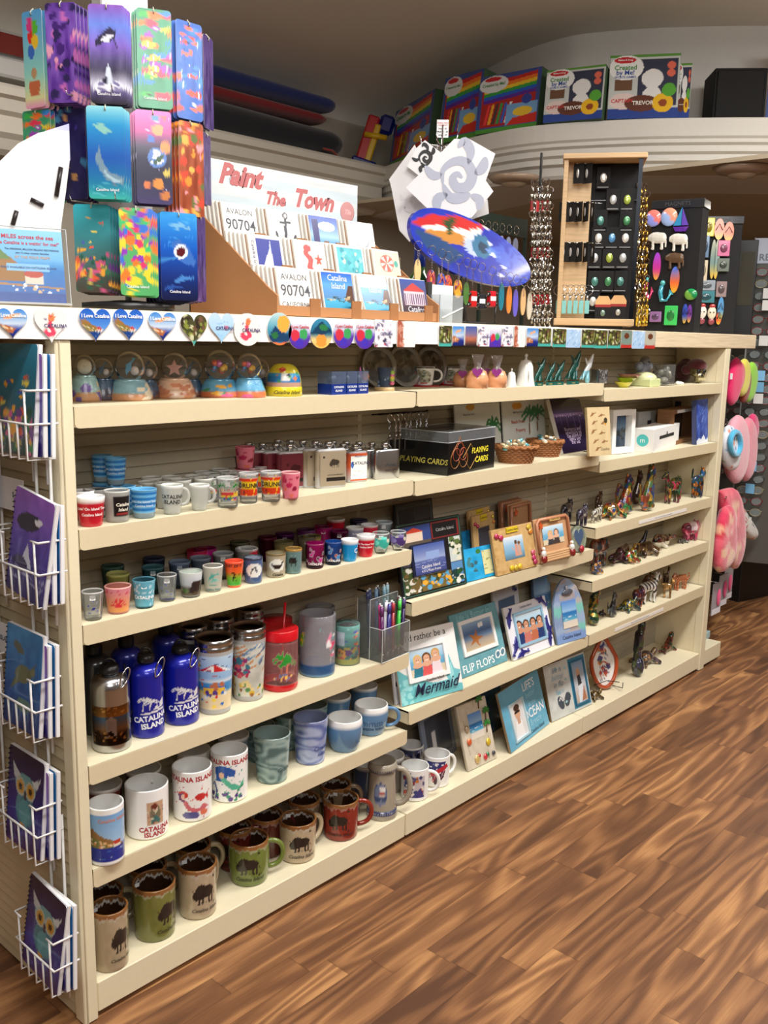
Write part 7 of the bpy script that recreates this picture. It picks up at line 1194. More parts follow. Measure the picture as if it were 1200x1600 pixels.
# ---------------- cardboard coaster display
A=hy(433,487,.014);B=hy(686,503,.014);W=B[0]-A[0];KB=(180,128,84);t=thing('coaster_display','brown cardboard stepped display with a Paint The Town header sign','display box',(A[0],.014,CT),0,None)
zf=.03;DEP=.30;HB=.245
side=[(0,0),(0,zf+.012),(.03,zf+.03),(DEP*.95,HB),(DEP,HB),(DEP,0)]
for x,l in ((0,'left'),(W-.004,'right')):part('side_panel',MB().add([(x_,y,z) for x_ in (x,x+.004) for y,z in side],[tuple(range(6)),tuple(range(11,5,-1))]+[(i,i+6,(i+1) % 6+6,(i+1) % 6) for i in range(6)],KB,'card'),t)
for k in range(3):
    y=.004+.09*k;z=.073*k;mb=MB().box(.004,W-.004,y,y+.003,z,z+zf*.75,KB,'card');mb.box(.004,W-.004,y,y+.09,z,z+.002,KB,'card')
    for i in range(4):x=W*(.09+.24*i);mb.box(x+.05,x+.08,y-.001,y+.003,z,z+zf+.01,(160,108,64),'card')
    part('tray_step',mb,t)
part('back_panel',MB().box(0,W,DEP-.004,DEP,0,.25,KB,'card'),t)
hw=W;HS=.105;cv=Cv(110,40,(206,212,214)).noise(9,7).rect(0,1,.55,.75,(180,200,212),.5).rect(0,1,.1,.3,(180,200,212),.5)
mb=MB().box(0,hw,0,.004,0,HS,(225,222,216),'card');mb.pic(cv,hw,HS,'paper',y=-.0006,x0=0)
mb.ell((hw*.93,-.001,HS*.33),(.026,.0006,.026),(196,140,140),'paper',16)
for s_,x,z,q,c in (('Paint',.26,.72,.062,(186,110,112)),('The',.46,.36,.04,(186,110,112)),('Town',.70,.46,.058,(186,110,112)),('Tile',.93,.33,.016,(226,170,170))):
    if s_ != 'Tile':mb.text(s_,x*hw,z*HS,q,(240,238,232),y=-.001,shear=.35,bold=.09)
    mb.text(s_,x*hw,z*HS,q,c,y=-.0016,shear=.35,bold=.045)
part('header_sign',mb,t,'pale header sign with pink script',loc=(0,DEP-.012,HB))
def coaster_pic(k):
    c=Cv(50,50,(236,232,224))
    if k == 'boat':c.rect(.06,.94,.06,.94,(60,70,150)).rect(.06,.2,.06,.94,(225,222,220)).poly([(.5,.3),(.62,.9),(.66,.3)],(200,210,235)).poly([(.36,.3),(.58,.7),(.58,.3)],(225,230,240)).poly([(.3,.28),(.85,.26),(.8,.14),(.4,.16)],(214,200,140))
    elif k == 'horse':c.line([(.45,.84),(.35,.7),(.5,.55),(.42,.38),(.55,.22),(.45,.12),(.36,.2)],.13,(206,90,90)).ell(.42,.82,.12,.09,(206,90,90)).poly([(.75+(.16 if i % 2 == 0 else .06)*sin(i*pi/5),.56+(.16 if i % 2 == 0 else .06)*cos(i*pi/5)) for i in range(10)],(206,90,80))
    elif k == 'teal':c.rect(.05,.95,.05,.95,(90,180,190)).noise(16,6).spots(16,[(150,210,210),(210,210,190),(60,150,170)],(.03,.08),(.1,.9),(.1,.9),seed=3)
    elif k == 'umb':c.rect(.04,.96,.04,.96,(240,214,190)).ell(.5,.66,.26,.22,(214,110,100));[c.poly([(.5,.66),(.5+.24*cos(q),.66+.2*sin(q)),(.5+.24*cos(q+.5),.66+.2*sin(q+.5))],(240,220,210)) for q in (0,1.05,2.1,3.15,4.2,5.25)];c.rect(.3,.7,.06,.3,(90,170,180)).line([(.3,.3),(.7,.3)],.03,(90,170,180)).ell(.85,.66,.08,.1,(90,170,160))
    elif k == 'anchor':c.line([(.5,.2),(.56,.85)],.08,(40,44,60)).line([(.22,.45),(.26,.28),(.5,.18),(.76,.3),(.84,.42)],.08,(40,44,60)).ell(.57,.88,.09,.09,(40,44,60)).ell(.57,.88,.045,.045,(236,232,224)).line([(.4,.7),(.7,.72)],.06,(40,44,60))
    elif k == 'beach':c.grad([(0,(200,170,120)),(.3,(214,190,140)),(.35,(90,150,190)),(.5,(150,190,225)),(1,(50,80,170))]).ell(.6,.75,.3,.12,(240,240,245)).rect(.1,.3,.2,.9,(50,50,110)).poly([(.4,.1),(.7,.15),(.6,.4),(.45,.4)],(120,80,50)).rect(.06,.94,.02,.06,(236,232,224))
    elif k == 'shell':c.ell(.5,.6,.3,.3,(190,195,205)).ell(.5,.6,.24,.25,(220,222,228)).rect(.4,.6,.18,.32,(190,195,205))
    elif k == 'harb':c.grad([(0,(200,190,150)),(.1,(60,150,190)),(.35,(70,170,210)),(.42,(90,140,190)),(.7,(90,160,230)),(1,(40,100,200))]).poly([(.65,.35),(1,.35),(1,.7),(.85,.72)],(90,60,50)).streaks(14,[(50,60,60),(210,190,150)],.03,v=(.33,.45),L=.2,seed=3)
    elif k == 'casino':c.grad([(0,(30,20,40)),(.3,(60,40,60)),(.4,(90,70,90)),(1,(50,80,160))]).rect(.12,.9,.35,.7,(206,190,200)).poly([(.1,.7),(.92,.7),(.5,.92)],(190,60,60));[c.rect(.14+.08*i,.17+.08*i,.38,.62,(90,60,110)) for i in range(10)]
    return c
CO=[(0,0,'zip','cream coaster reading AVALON 90704 in the front row'),(0,1,'harb','blue harbour view coaster, upright in the front row'),(0,2,'harb','tilted blue harbour coaster in the front row'),(0,3,'casino','dark coaster with the round red roofed building'),(1,0,'boat','navy sailboat coaster'),(1,1,'horse','white coaster with red seahorse and starfish'),(1,2,'teal','turquoise speckled coaster'),(1,3,'umb','peach coaster with a beach umbrella'),(2,0,'zip','tan edged AVALON 90704 coaster in the rear row'),(2,1,'anchor','navy anchor coaster'),(2,2,'beach','beach view coaster in the rear row'),(2,3,'shell','pale coaster with a grey shell')]
for r_,c_,k,l in CO:
    s_=.098;x=A[0]+W*(.135+.245*c_)+(.0 if r_ else .0);y=.014+.012+.09*r_;z=CT+.073*r_+.006;tilt=-.22;n=7
    mb=MB().bbox(-s_/2,s_/2,0,.006,0,s_,.001,(236,232,222),'ceramic');mb.pic(coaster_pic(k),s_*.97,s_*.97,y=-.0006,z0=s_*.015)
    if k == 'zip':mb.text('AVALON',0,s_*.8,.0185,(90,92,100),y=-.001);mb.text('90704',0,s_*.5,.034,(90,92,100),y=-.001,bold=.01);mb.text('CALIFORNIA',0,s_*.2,.0155,(90,92,100),y=-.001)
    if k in ('harb','casino'):mb.text('Catalina',0,s_*(.86 if k == 'harb' else .24),.019,(240,240,245),y=-.001,shear=.1);mb.text('Island',0,s_*(.68 if k == 'harb' else .1),.019,(240,240,245),y=-.001,shear=.1)
    if k == 'horse':mb.text('Catalina',s_*.2,s_*.12,.012,(90,160,160),y=-.001,shear=.3)
    if k == 'anchor':mb.text(CI,0,s_*.08,.0125,(50,50,60),y=-.001)
    if k == 'boat':mb.text(CI,-s_*.38,s_*.5,.012,(60,60,90),y=-.001,rot=-pi/2)
    t=thing('coaster',l+', front of its stack','coaster',(x,y,z),0,'coasters: '+l,(tilt if (r_,c_) != (0,2) else -.35,0,.0));part('tile',mb,t);part('cork',MB().box(-s_/2,s_/2,.006,.008,0,s_,(180,130,90),'card'),t)
    pm=MB().bbox(-s_/2,s_/2,0,.007,0,s_,.001,(236,234,228),'ceramic').mesh('coaster')
    for i in range(1,6):o=solo('coaster',pm,'plain coaster edge in row %d, behind the %s' % (r_+1,l.split(' in the ')[0].split(' with ')[0].split(',')[0]),'coaster',(x-.0045*i,y+.0102*i,z+.001*i),0,'stacked behind the '+l);o.rotation_euler=(tilt+.015*i,0,0)
# tan cardboard header, wine bottle, green globe behind the display
Q=hy(590,420,.34);t=thing('card_header','olive tan cardboard display card with a notch and four small white stickers','display card',(Q[0],.34,CT+.01),0);w=.19;h=.20
part('panel',MB().prism([(-w/2,0),(w/2,0),(w/2,h*.88),(w*.28,h*.9),(w*.2,h*.8),(w*.0,h*.8),(-w*.08,h*.9),(-w*.3,h*.97),(-w/2,h)],0,.006,(150,138,108),'card').box(-w*.42,-w*.36,-.001,0,h*.62,h*.72,(240,240,240)).box(-w*.2,-w*.14,-.001,0,h*.61,h*.71,(240,240,240)).box(w*.04,w*.1,-.001,0,h*.6,h*.7,(240,240,240)).box(w*.28,w*.34,-.001,0,h*.59,h*.69,(240,240,240)),t)
Q=hy(655,440,.25);t=thing('glass_bottle','blue capped round green glass bottle behind the surfboard','bottle',(Q[0],.25,CT));part('body',MB().lathe([(0,0),(.03,.002),(.045,.03),(.05,.07),(.04,.11),(.02,.14),(.016,.16)],32,(40,90,24),'ceramic'),t);part('neck',MB().lathe([(.017,.15),(.017,.235),(.013,.24),(.012,.25),(0,.25)],20,(24,40,110),'plastic'),t,'dark blue neck')
# ---------------- surfboard key chain rack
L_=hy(641,350,.11);R_=hy(829,428,.06);mid=(L_+R_)/2;ln=np.linalg.norm(R_-L_);rz=math.atan2((R_-L_)[1],(R_-L_)[0]);ty=-math.asin((R_-L_)[2]/ln)
t=thing('surfboard_rack','glossy blue and red surfboard shaped key chain rack','display rack',(mid[0],mid[1],CT),rz)
O=[(ln/2*(1-2*f),0) for f in ()];O=[]
for a in np.linspace(0,2*pi,72,endpoint=False):x=cos(a);w_=sin(a)*abs(sin(a))**-.1 if abs(sin(a)) > .01 else 0;O.append((ln/2*x,.080*w_*(1-.12*x)))
sb=Cv(110,50,(24,50,170)).noise(8,5);sb.poly([(0,.5),(.1,.74),(.35,.95),(.62,1),(.45,.8),(.2,.66)],(190,40,44)).poly([(0,.5),(.2,.66),(.45,.8),(.6,1),(.5,.7),(.3,.52)],(236,232,226)).poly([(.1,.5),(.3,.66),(.44,.68),(.4,.5),(.2,.4)],(190,130,60)).poly([(.24,.8),(.34,.9),(.3,.55)],(40,70,40)).poly([(.0,.5),(.25,.46),(.42,.36),(.3,.1),(.12,.25)],(30,70,120)).ell(.5,.6,.09,.2,(214,226,240),k=.8).ell(.56,.62,.08,.2,(50,110,150)).ell(.57,.6,.04,.1,(20,60,90))
for i in range(26):a=-.9+.075*i;sb.line([(.6,.6),(.6+.5*cos(a),.6+.5*sin(a))],.006,(110,150,235),.4)
for u,v in ((.63,.72),(.66,.56),(.76,.42),(.74,.26)):sb.ell(u,v,.02,.03,(235,240,250))
bd=part('board',MB().star(O,sb,.012,'ceramic',rings=20,edge=(24,40,150)),t,loc=(0,0,mid[2]-CT),rot=(-.15,ty,0));part('stand',MB().cyl((0,.03,.01),(0,.02,mid[2]-CT),.004,(20,20,20),'black').tube([(-.07,-.03,.004),(.07,-.03,.004),(.07,.06,.004),(-.07,.06,.004)],.003,(20,20,20),'black',5,closed=True).cyl((-.05,-.03,.004),(-.03,.02,.12),.0025,(20,20,20),'black').cyl((.06,-.03,.004),(.06,-.03,.05),.0025,(20,20,20),'black'),t)
ring=lambda mb,c,r,th=.0009:mb.tube([(c[0]+r*cos(q),c[1],c[2]+r*sin(q)) for q in np.linspace(0,2*pi,14,endpoint=False)],th,(190,190,194),'chrome',4,closed=True)
KC=[(653,420,(224,196,140),'blank tan oval'),(674,435,(150,60,90),'purple sunset flip-flop'),(690,440,(70,90,170),'blue sunset flip-flop'),(700,443,(226,90,70),'orange hibiscus'),(716,450,(230,170,60),'yellow bikini'),(729,455,(80,120,60),'green fish'),(738,468,(190,30,30),'red toy van'),(751,472,(40,40,46),'black and white toy van'),(768,468,(196,30,44),'red toy car'),(784,460,(40,120,140),'teal surfboard'),(796,465,(226,130,60),'orange girl'),(806,470,(100,90,190),'violet bar'),(818,468,(214,170,120),'wooden plank'),(828,475,(200,190,170),'long pale strap')]
for i,(x,y,c,l) in enumerate(KC):
    f=(x-641)/188.;Y=.095-.05*f;P=hy(x,y,Y);zt=hy(x,372+65*f,Y)[2];t=thing('keychain','%s key chain hanging from the surfboard rack' % l,'key chain',P,-.35,'key chains on the surfboard rack');top=zt-P[2]
    mb=MB();ring(mb,(0,0,top-.012),.012)
    for k in range(max(2,int((top-.03)/.006))):mb.tube([(.002*cos(q),0,top-.026-.006*k+.0034*sin(q)) for q in np.linspace(0,2*pi,7,endpoint=False)],.0007,(190,190,194),'chrome',4,closed=True)
    part('ring_chain',mb,t);mb=MB()
    if 'toy' in l:
        mb.bbox(-.011,.011,-.009,.009,-.02,.022,.003,c,'plastic');mb.bbox(-.009,.009,-.0095,-.008,-.004,.008,.0005,(220,230,235),'plastic')
        for z in (-.013,.014):
            for sx in (-1,1):mb.cyl((sx*.010,-.004,z),(sx*.014,-.004,z),.006,(22,22,22),'plastic',12);mb.cyl((sx*.014,-.004,z),(sx*.0145,-.004,z),.003,(220,220,220),'plastic',10)
    elif 'flip' in l or 'hib' in l or 'bik' in l:mb.star([(.012*sin(q),.024*cos(q)-.002) for q in np.linspace(0,2*pi,20,endpoint=False)],Cv(20,30,c).spots(16,[(240,150,60),(90,40,110),(60,110,190)],(.05,.15),seed=i),.005,'ceramic',edge=c,rings=6);mb.tube([(-.009,-.001,-.004),(0,-.006,.012),(.009,-.001,-.004)],.0016,(226,100,60),'plastic',5)
    else:mb.star([(.0085*sin(q)*(1 if i else 1.1),.03*cos(q)*(1 if i < 9 else 1.25)-.006) for q in np.linspace(0,2*pi,18,endpoint=False)],c,.004,'ceramic',edge=c,rings=3)
    part('charm',mb,t)
# clear acrylic wedge between the coaster box and the surfboard, and a stack of cards
Q=hy(706,490,.03);t=thing('acrylic_riser','clear acrylic holder with white cards beside the coaster display','display stand',(Q[0],.03,CT),0);part('holder',MB().box(-.05,.045,0,.002,0,.07,(220,228,232,.25),'glass').box(-.05,-.048,0,.1,0,.07,(220,228,232,.3),'glass').cyl((-.04,.0,.012),(.045,.0,.04),.002,(235,238,240),'plastic'),t);part('cards',MB().box(-.045,.04,.03,.06,.002,.095,(232,234,236),'paper').box(-.06,-.045,.03,.06,.06,.1,(60,64,66),'plastic'),t)
# ---------------- tattoo sheets on a wire tree
Pw=hy(683,500,.22);Pw[2]=CT;Ht=lambda y:zat(683,y,Pw)-CT
t=thing('tattoo_stand','wire hook stand with a small pink and white price card on top','display rack',Pw);mb=MB().cyl((0,0,0),(0,0,Ht(195)),.003,(200,200,204),'chrome').lathe([(0,0),(.05,0),(.05,.004),(0,.006)],20,(30,30,30),'black');part('pole',mb,t)
for k in range(7):a=k*2*pi/7;part('hook',MB().tube([(0,0,Ht(228)),(.03*cos(a),.03*sin(a),Ht(228)),(.062*cos(a),.062*sin(a),Ht(226)),(.066*cos(a),.066*sin(a),Ht(216))],.0014,(210,210,214),'chrome',5),t)
fc_=face_cam(Pw);mb=MB().box(-.016,.016,-.0006,.0006,0,.046,(240,240,240),'paper')
for s_,z,q,c in ((CI,.038,.0052,(190,60,60)),('HANDMADE',.032,.0045,(190,60,60)),('Small - $2',.023,.0056,(30,30,30)),('Medium - $3',.015,.0056,(30,30,30)),('Large - $4',.007,.0056,(30,30,30))):mb.text(s_,0,z,q,c,y=-.001,bold=.02)
o=part('price_card',mb,t,'white price card',loc=(0,0,Ht(215)));o.rotation_euler=(0,0,fc_)
def swirl(mb,cx_,cz_,s,col,a0=0,fl=1):
    def arc(pts,w0,w1):
        P=smooth_path(np.array(pts),5);n=len(P);L=[];R=[]
        for i in range(n):
            tt=P[min(i+1,n-1)]-P[max(i-1,0)];tt=tt/(np.linalg.norm(tt)+1e-9);nn=np.array([-tt[1],tt[0]]);w=(w0*(1-abs(2*i/(n-1)-1)**2)+.02)*w1;L.append(P[i]+nn*w);R.append(P[i]-nn*w)
        for i in range(n-1):
            q=[L[i],L[i+1],R[i+1],R[i]];q=[(cx_+s*fl*(x*cos(a0)-y*sin(a0)),-.001,cz_+s*(x*sin(a0)+y*cos(a0))) for x,y in q];mb.add(q,[(0,1,2,3)],col,'paper')
    arc([(.1,0),(0,.14),(-.16,.05),(-.1,-.2),(.18,-.25),(.38,.0),(.3,.35),(.0,.48),(-.35,.35),(-.45,0)],.1,1.2);arc([(-.45,0),(-.35,-.4),(0,-.5),(.2,-.45)],.12,1);arc([(.35,.3),(.5,.6),(.4,.9),(.2,.8)],.11,1);arc([(.45,.0),(.7,.1),(.85,.35)],.12,1);arc([(-.4,.25),(-.65,.3),(-.8,.6)],.1,1);arc([(-.4,-.3),(-.7,-.35),(-.8,-.7)],.12,1);arc([(.2,-.5),(.4,-.7),(.3,-.95)],.1,1)
def sheet(px,D_,lab,cs,sw,cut=None):
    Hd=np.linalg.norm((Pw-CP)[:2])+D_;pts=[ath(x,y,Hd) for x,y in px];c=sum(pts)/len(pts);rz=face_cam(c);L=[((p-c)[0]*cos(rz)+(p-c)[1]*sin(rz),(p-c)[2]) for p in pts];t=thing('tattoo_sheet',lab,'sheet',c,rz,'tattoo sheets on the wire stand')
    mb=MB().prism(L,0,.0012,cs,'paper');S=max(abs(x) for x,_ in L)
    if sw:swirl(mb,sw[0]*S,sw[1]*S,sw[2]*S,sw[3],sw[4])
    part('paper',mb,t)
sheet([(735,218),(774,240),(759,282),(771,299),(737,340),(690,347),(634,293),(710,217)],-.09,'large white tattoo sheet with a pale grey tribal turtle, front',(232,232,236),(-.1,0,.62,(176,182,200),.3))
sheet([(664,219),(694,242),(668,285),(636,260),(650,232)],-.05,'white tattoo sheet with a black tribal swirl, left of the turtle sheet',(230,230,232),(.1,0,.7,(26,26,28),.6))
sheet([(648,226),(668,270),(676,330),(640,378),(624,360),(612,296),(608,280)],-.03,'large white blank looking tattoo sheet hanging at the left',(222,220,222),(.1,-.3,.6,(212,208,212),0))
sheet([(700,300),(762,312),(764,334),(730,345),(700,340)],-.02,'white card with red lettering behind the turtle sheet',(228,228,228),None)
# ---------------- rows of key chains seen behind the surfboard
for i in range(6):
    P=hy(752+11*i,350+2*i,.38);t=thing('keychain','silver key chain in the rear row behind the surfboard','key chain',P,0,'key chains in the rear row');mb=MB();ring(mb,(0,0,0),.014,.0013);part('ring',mb,t);part('charm',MB().star([(.014*sin(q),-.05+.026*cos(q)) for q in np.linspace(0,2*pi,12,endpoint=False)],(150,160,190),.004,'ceramic',rings=2,edge=(120,130,160)),t)
Q=hy(790,352,.39);solo('hook_rail',MB().box(-.13,.13,0,.01,-.03,.03,(24,40,34),'paint').box(-.13,-.12,0,.01,CT-Q[2],-.03,(24,40,34),'paint').box(.12,.13,0,.01,CT-Q[2],-.03,(24,40,34),'paint'),'dark green bar behind the rear key chains','rail',Q)
# ---------------- hanging key ring strands (silver with red tags) and wooden pin display
Dp=hy(950,500,.02);XL=hy(866,503,.03);XR=hy(1006,505,.03);w=XR[0]-XL[0];zt=zat(930,250,(XL+XR)/2)-CT;KW=(206,172,128)
PD0=hy(928,500,.10);PD0[2]=CT;prz=face_cam(PD0)+.03;w=116/F*depth(PD0);ca,sa=cos(prz),sin(prz);zt=zat(930,250,PD0)-CT;HD=lambda x,y,off=0:hp(x,y,PD0,prz,off)
t=thing('pin_display','revolving light wood display tower for pins on black cards','display rack',(PD0[0]-ca*w/2-.02*sa*-1,PD0[1]-sa*w/2-.02*ca,CT),prz)
dz=.17;part('base',MB().bbox(-.008,w+.004,-.01,dz,.012,.034,.002,KW,'wood_x').box(.03,w-.03,.02,dz-.02,0,.012,(30,30,30)),t);part('top',MB().bbox(-.004,w+.012,-.01,dz,zt,zt+.016,.002,KW,'wood_x'),t)
xm=w*.37;part('side_panel',MB().bbox(0,.014,0,dz-.02,.034,zt,.001,KW,'wood').box(.014,xm,.06,.07,.034,zt,(214,182,138),'wood'),t,'light wood side');part('wire_panel',MB().box(xm,w,.085,.09,.034,zt,(13,13,15),'matte').box(w-.012,w,0,.012,.034,zt,(36,38,42),'metal').box(w-.012,w,dz-.02,dz-.01,.034,zt,(36,38,42),'metal').box(xm,w,.08,.085,zt*.78,zt*.785,(90,90,92),'metal'),t)
def pin(x,y,w_,h_,col,lab,Y,kind='pin'):
    P=HD(x,y,-.045);s=depth(P)/F;W_=w_*s;H2=h_*s;t=thing('pin_card',lab,'pin',P-np.array([0,0,H2/2]),prz,'pins on black cards');part('card',MB().bbox(-W_/2,W_/2,0,.0015,0,H2,.0003,(13,13,15),'matte').box(-W_*.4,W_*.4,-.0005,0,H2*.06,H2*.1,(150,150,150),'paper'),t);part('pin',MB().ell((0,-.002,H2*.5),(W_*.26,.002,H2*.22),col,'glaze',10),t)
    part('hook',MB().cyl((0,0,H2*.96),(0,.045,H2*.96),.0012,(190,190,190),'chrome',5),t)
g=np.random.default_rng(4);PC=[('white',(226,222,214)),('green',(70,140,90)),('silver',(190,192,190)),('blue',(90,150,200)),('teal',(80,140,130)),('yellow green',(170,190,80))]
rows=[(258,[993 - 50]),(312,[958,980]),(345,[938,979]),(372,[935,956,977]),(403,[929,952,973]),(440,[929,950,969]),(471,[926])];rows[0]=(278,[943]);nn_=0
for ri,(y,xs) in enumerate(rows):
    for ci_,x in enumerate(xs):nm,c=PC[(ri*2+ci_*3) % 6];pin(x,y,21,33,c,'%s pin on a black card, row %s from the top, %s from the left' % (nm,ORD[ri],ORD[ci_]),.10)
for x,y,nm,c in ((942,481,'teal',(120,150,130)),(966,480,'silver',(190,190,180))):
    P=HD(x,y,-.03);s=depth(P)/F;t=thing('pin_card','%s pin on a tan topped arched card at the bottom' % nm,'pin',P-np.array([0,0,18*s]),prz,'arched pin cards');W_=24*s;part('card',MB().prism([(-W_/2,0),(W_/2,0),(W_/2,28*s),(W_*.3,36*s),(-W_*.3,36*s),(-W_/2,28*s)],0,.0015,(30,30,32),'plastic').prism([(-W_/2,22*s),(W_/2,22*s),(W_/2,28*s),(W_*.3,36*s),(-W_*.3,36*s),(-W_/2,28*s)],-.0008,0,(224,176,120),'paper').box(-W_/2,W_/2,-.001,0,19*s,23*s,(160,40,36),'paper'),t);part('pin',MB().ell((0,-.002,10*s),(W_*.16,.002,5*s),c,'glaze',10),t)
for r_,(y,n) in enumerate(((272,2),(332,5),(395,5))):
    for i in range(n):x=(903+14*i if n == 2 else 880+11.5*i);P=HD(x,y,-.01);s=depth(P)/F;t=thing('charm_card','black charm card hanging on the wood side, row %s from the top, %s from left' % (ORD[r_],ORD[i]),'charm',P-np.array([0,0,14*s]),prz-.3-.25*i,'charm cards on the wood side');part('card',MB().bbox(-7*s,9*s,0,.0015,0,30*s,.0003,(13,13,15),'matte'),t);part('charm',MB().ell((0,-.002,15*s),(2.5*s,.002,7*s),(190,190,190),'glaze',8),t);part('hook',MB().cyl((0,-.02,29*s),(0,.03,28*s),.001,(190,190,190),'chrome',5),t)
for i in range(6):P=HD(872+9*i,478,-.005);s=depth(P)/F;t=thing('bottle_keychain','tiny aqua bottle key chain in the low row on the wood side, %s from left' % ORD[i],'key chain',P,prz,'aqua bottle key chains');mb=MB();ring(mb,(0,0,24*s),8*s,.0009);mb.cyl((0,0,16*s),(0,0,8*s),2*s,(190,190,190),'chrome',6);part('ring',mb,t);part('vial',MB().bbox(-3.4*s,3.4*s,-.004,.004,-12*s,8*s,.001,(130,196,196),'plastic'),t)
# strands of key rings: silver with red tags on the left, gold on the right
def strand(x0,x1,y0,y1,Y,nx,ny,cols,lab,grp,tagc=None):
    pr=None;k=0
    for j in range(ny):
        for i in range(nx):
            x=x0+(x1-x0)*(i+.5*(j % 2))/nx;y=y0+(y1-y0)*j/ny;P=hy(x,y,Y+.02*((i+j) % 3));c=cols[(i*3+j) % len(cols)]
            if pr is None or (k % 7 == 0 and len(pr) < 3):
                mb=MB();ring(mb,(0,0,0),.010,.0016);mb.tube([(0,0,-.01),(.002,-.003,-.022),(-.001,0,-.034)],.003,c,'chrome' if tagc else 'metal',5);mb.ell((0,0,-.04),(.006,.004,.010),c,'metal',7);m=mb.mesh('key_ring');pr=(pr or [])+[m]
            rr=MB();k += 1
            if tagc and j % 6 == 2:
                if 'red' not in globals().get('_rt',{}):globals()['_rt']={'red':MB().bbox(-.006,.006,-.003,.003,-.04,-.008,.001,tagc,'plastic').tube([(.006*cos(q),0,.004+.006*sin(q)) for q in np.linspace(0,2*pi,8,endpoint=False)],.001,(190,190,194),'chrome',4,closed=True).mesh('key_ring')}
                m=_rt['red']
            else:m=pr[k % len(pr)]
            solo('key_ring',m,lab,'key ring',P,.3*k,grp)
solo('strand_rack',MB().box(-.003,.003,0,.006,0,zt,(40,40,42),'black').box(-.05,.03,0,.006,0,.006,(40,40,42),'black'),'thin black post carrying the silver and red key rings','display rack',(hy(848,500,.16)[0],.19,CT))
strand(832,864,285,505,.14,4,18,[(180,176,166),(150,146,138),(200,196,190)],'silver key ring in the dense strands left of the wood display','silver and red key rings',(150,30,34))
strand(996,1014,290,500,.04,3,16,[(200,160,70),(180,140,60),(210,190,130)],'gold or silver key ring in the strands between wood display and magnet tower','gold key rings')
# ---------------- magnet towers
def tower(xl,xr,y0,Y,lab,tw):
    P0=hy((xl+xr)/2,515,Y);P0[2]=CT;rz=face_cam(P0)+tw;w=(xr-xl)/F*depth(P0)/cos(tw);h=zat((xl+xr)/2,y0,P0)-CT;t=thing('magnet_tower',lab,'display rack',P0,rz);part('column',MB().bbox(-w/2,w/2,0,.09,0,h-.03,.002,(13,13,15),'matte'),t);part('header',MB().bbox(-w/2-.004,w/2+.004,-.004,.094,h-.03,h,.002,(44,46,50),'plastic').text('MAGNETS',0,h-.015,.02,(70,72,76),y=-.0048),t);return P0,rz
TW=[tower(1008,1082,312,.085,'black magnet tower nearest the wood display',-.25),tower(1093,1145,338,.13,'second black magnet tower, right of the first',.15)]
MG=[('shell',1020,341,(240,130,120),26,26),('shell',1045,339,(240,160,130),27,28),('sailboat',1065,343,(70,170,200),24,36),('bison',1028,376,(226,222,210),30,26),('bison',1061,378,(228,224,212),30,26),('surfboard',1026,416,(210,60,150),12,42),('bison',1055,407,(96,72,52),30,24),('surfboard',1054,437,(240,110,60),14,40),('mermaid',1037,456,(60,160,180),26,38),('mermaid',1012,452,(210,50,100),16,40),('jar',1003,493,(236,190,50),18,32),('snorkel',1024,495,(150,110,160),18,16),('jar',1048,493,(70,200,100),20,30),
 ('flip_flop',1083,345,(220,70,60),8,44),('flip_flop',1090,350,(90,130,200),8,44),('flip_flop',1096,356,(220,60,130),8,40),('card',1108,355,(226,200,50),16,28),('flip_flop',1124,358,(226,130,100),15,32),('flip_flop',1139,362,(220,120,90),15,30),('shell',1086,389,(110,190,210),20,32),('card',1102,385,(90,120,150),12,34),('surfboard',1114,405,(110,140,140),8,60),('surfboard',1120,405,(120,150,150),8,60),('card',1131,388,(206,110,150),18,24),('jar',1083,430,(40,90,150),22,34),('cat',1099,423,(214,200,170),12,32),('card',1130,414,(110,120,110),18,20),('shell',1079,460,(30,140,80),20,18),('card',1104,446,(150,160,170),26,16),('card',1103,464,(70,130,140),26,18),('card',1127,452,(150,130,130),16,24),('flip_flop',1070,490,(50,80,190),8,30),('flip_flop',1077,490,(120,60,160),7,28),('flip_flop',1083,491,(236,130,40),7,28),('sugar_skull',1097,491,(230,222,210),17,32),('sugar_skull',1112,492,(226,216,190),17,32),('flip_flop',1126,482,(90,150,200),9,36),('flip_flop',1123,497,(220,90,60),8,20)]
CN=lambda c:min({'white':(228,224,212),'red':(200,40,50),'orange':(236,130,60),'yellow':(230,195,50),'green':(60,170,90),'teal':(70,150,160),'blue':(60,100,180),'purple':(140,80,160),'pink':(220,90,140),'brown':(100,75,55),'grey':(125,135,135),'peach':(235,150,120)}.items(),key=lambda k:sum((a-b)**2 for a,b in zip(k[1],c)))[0]
seen={}
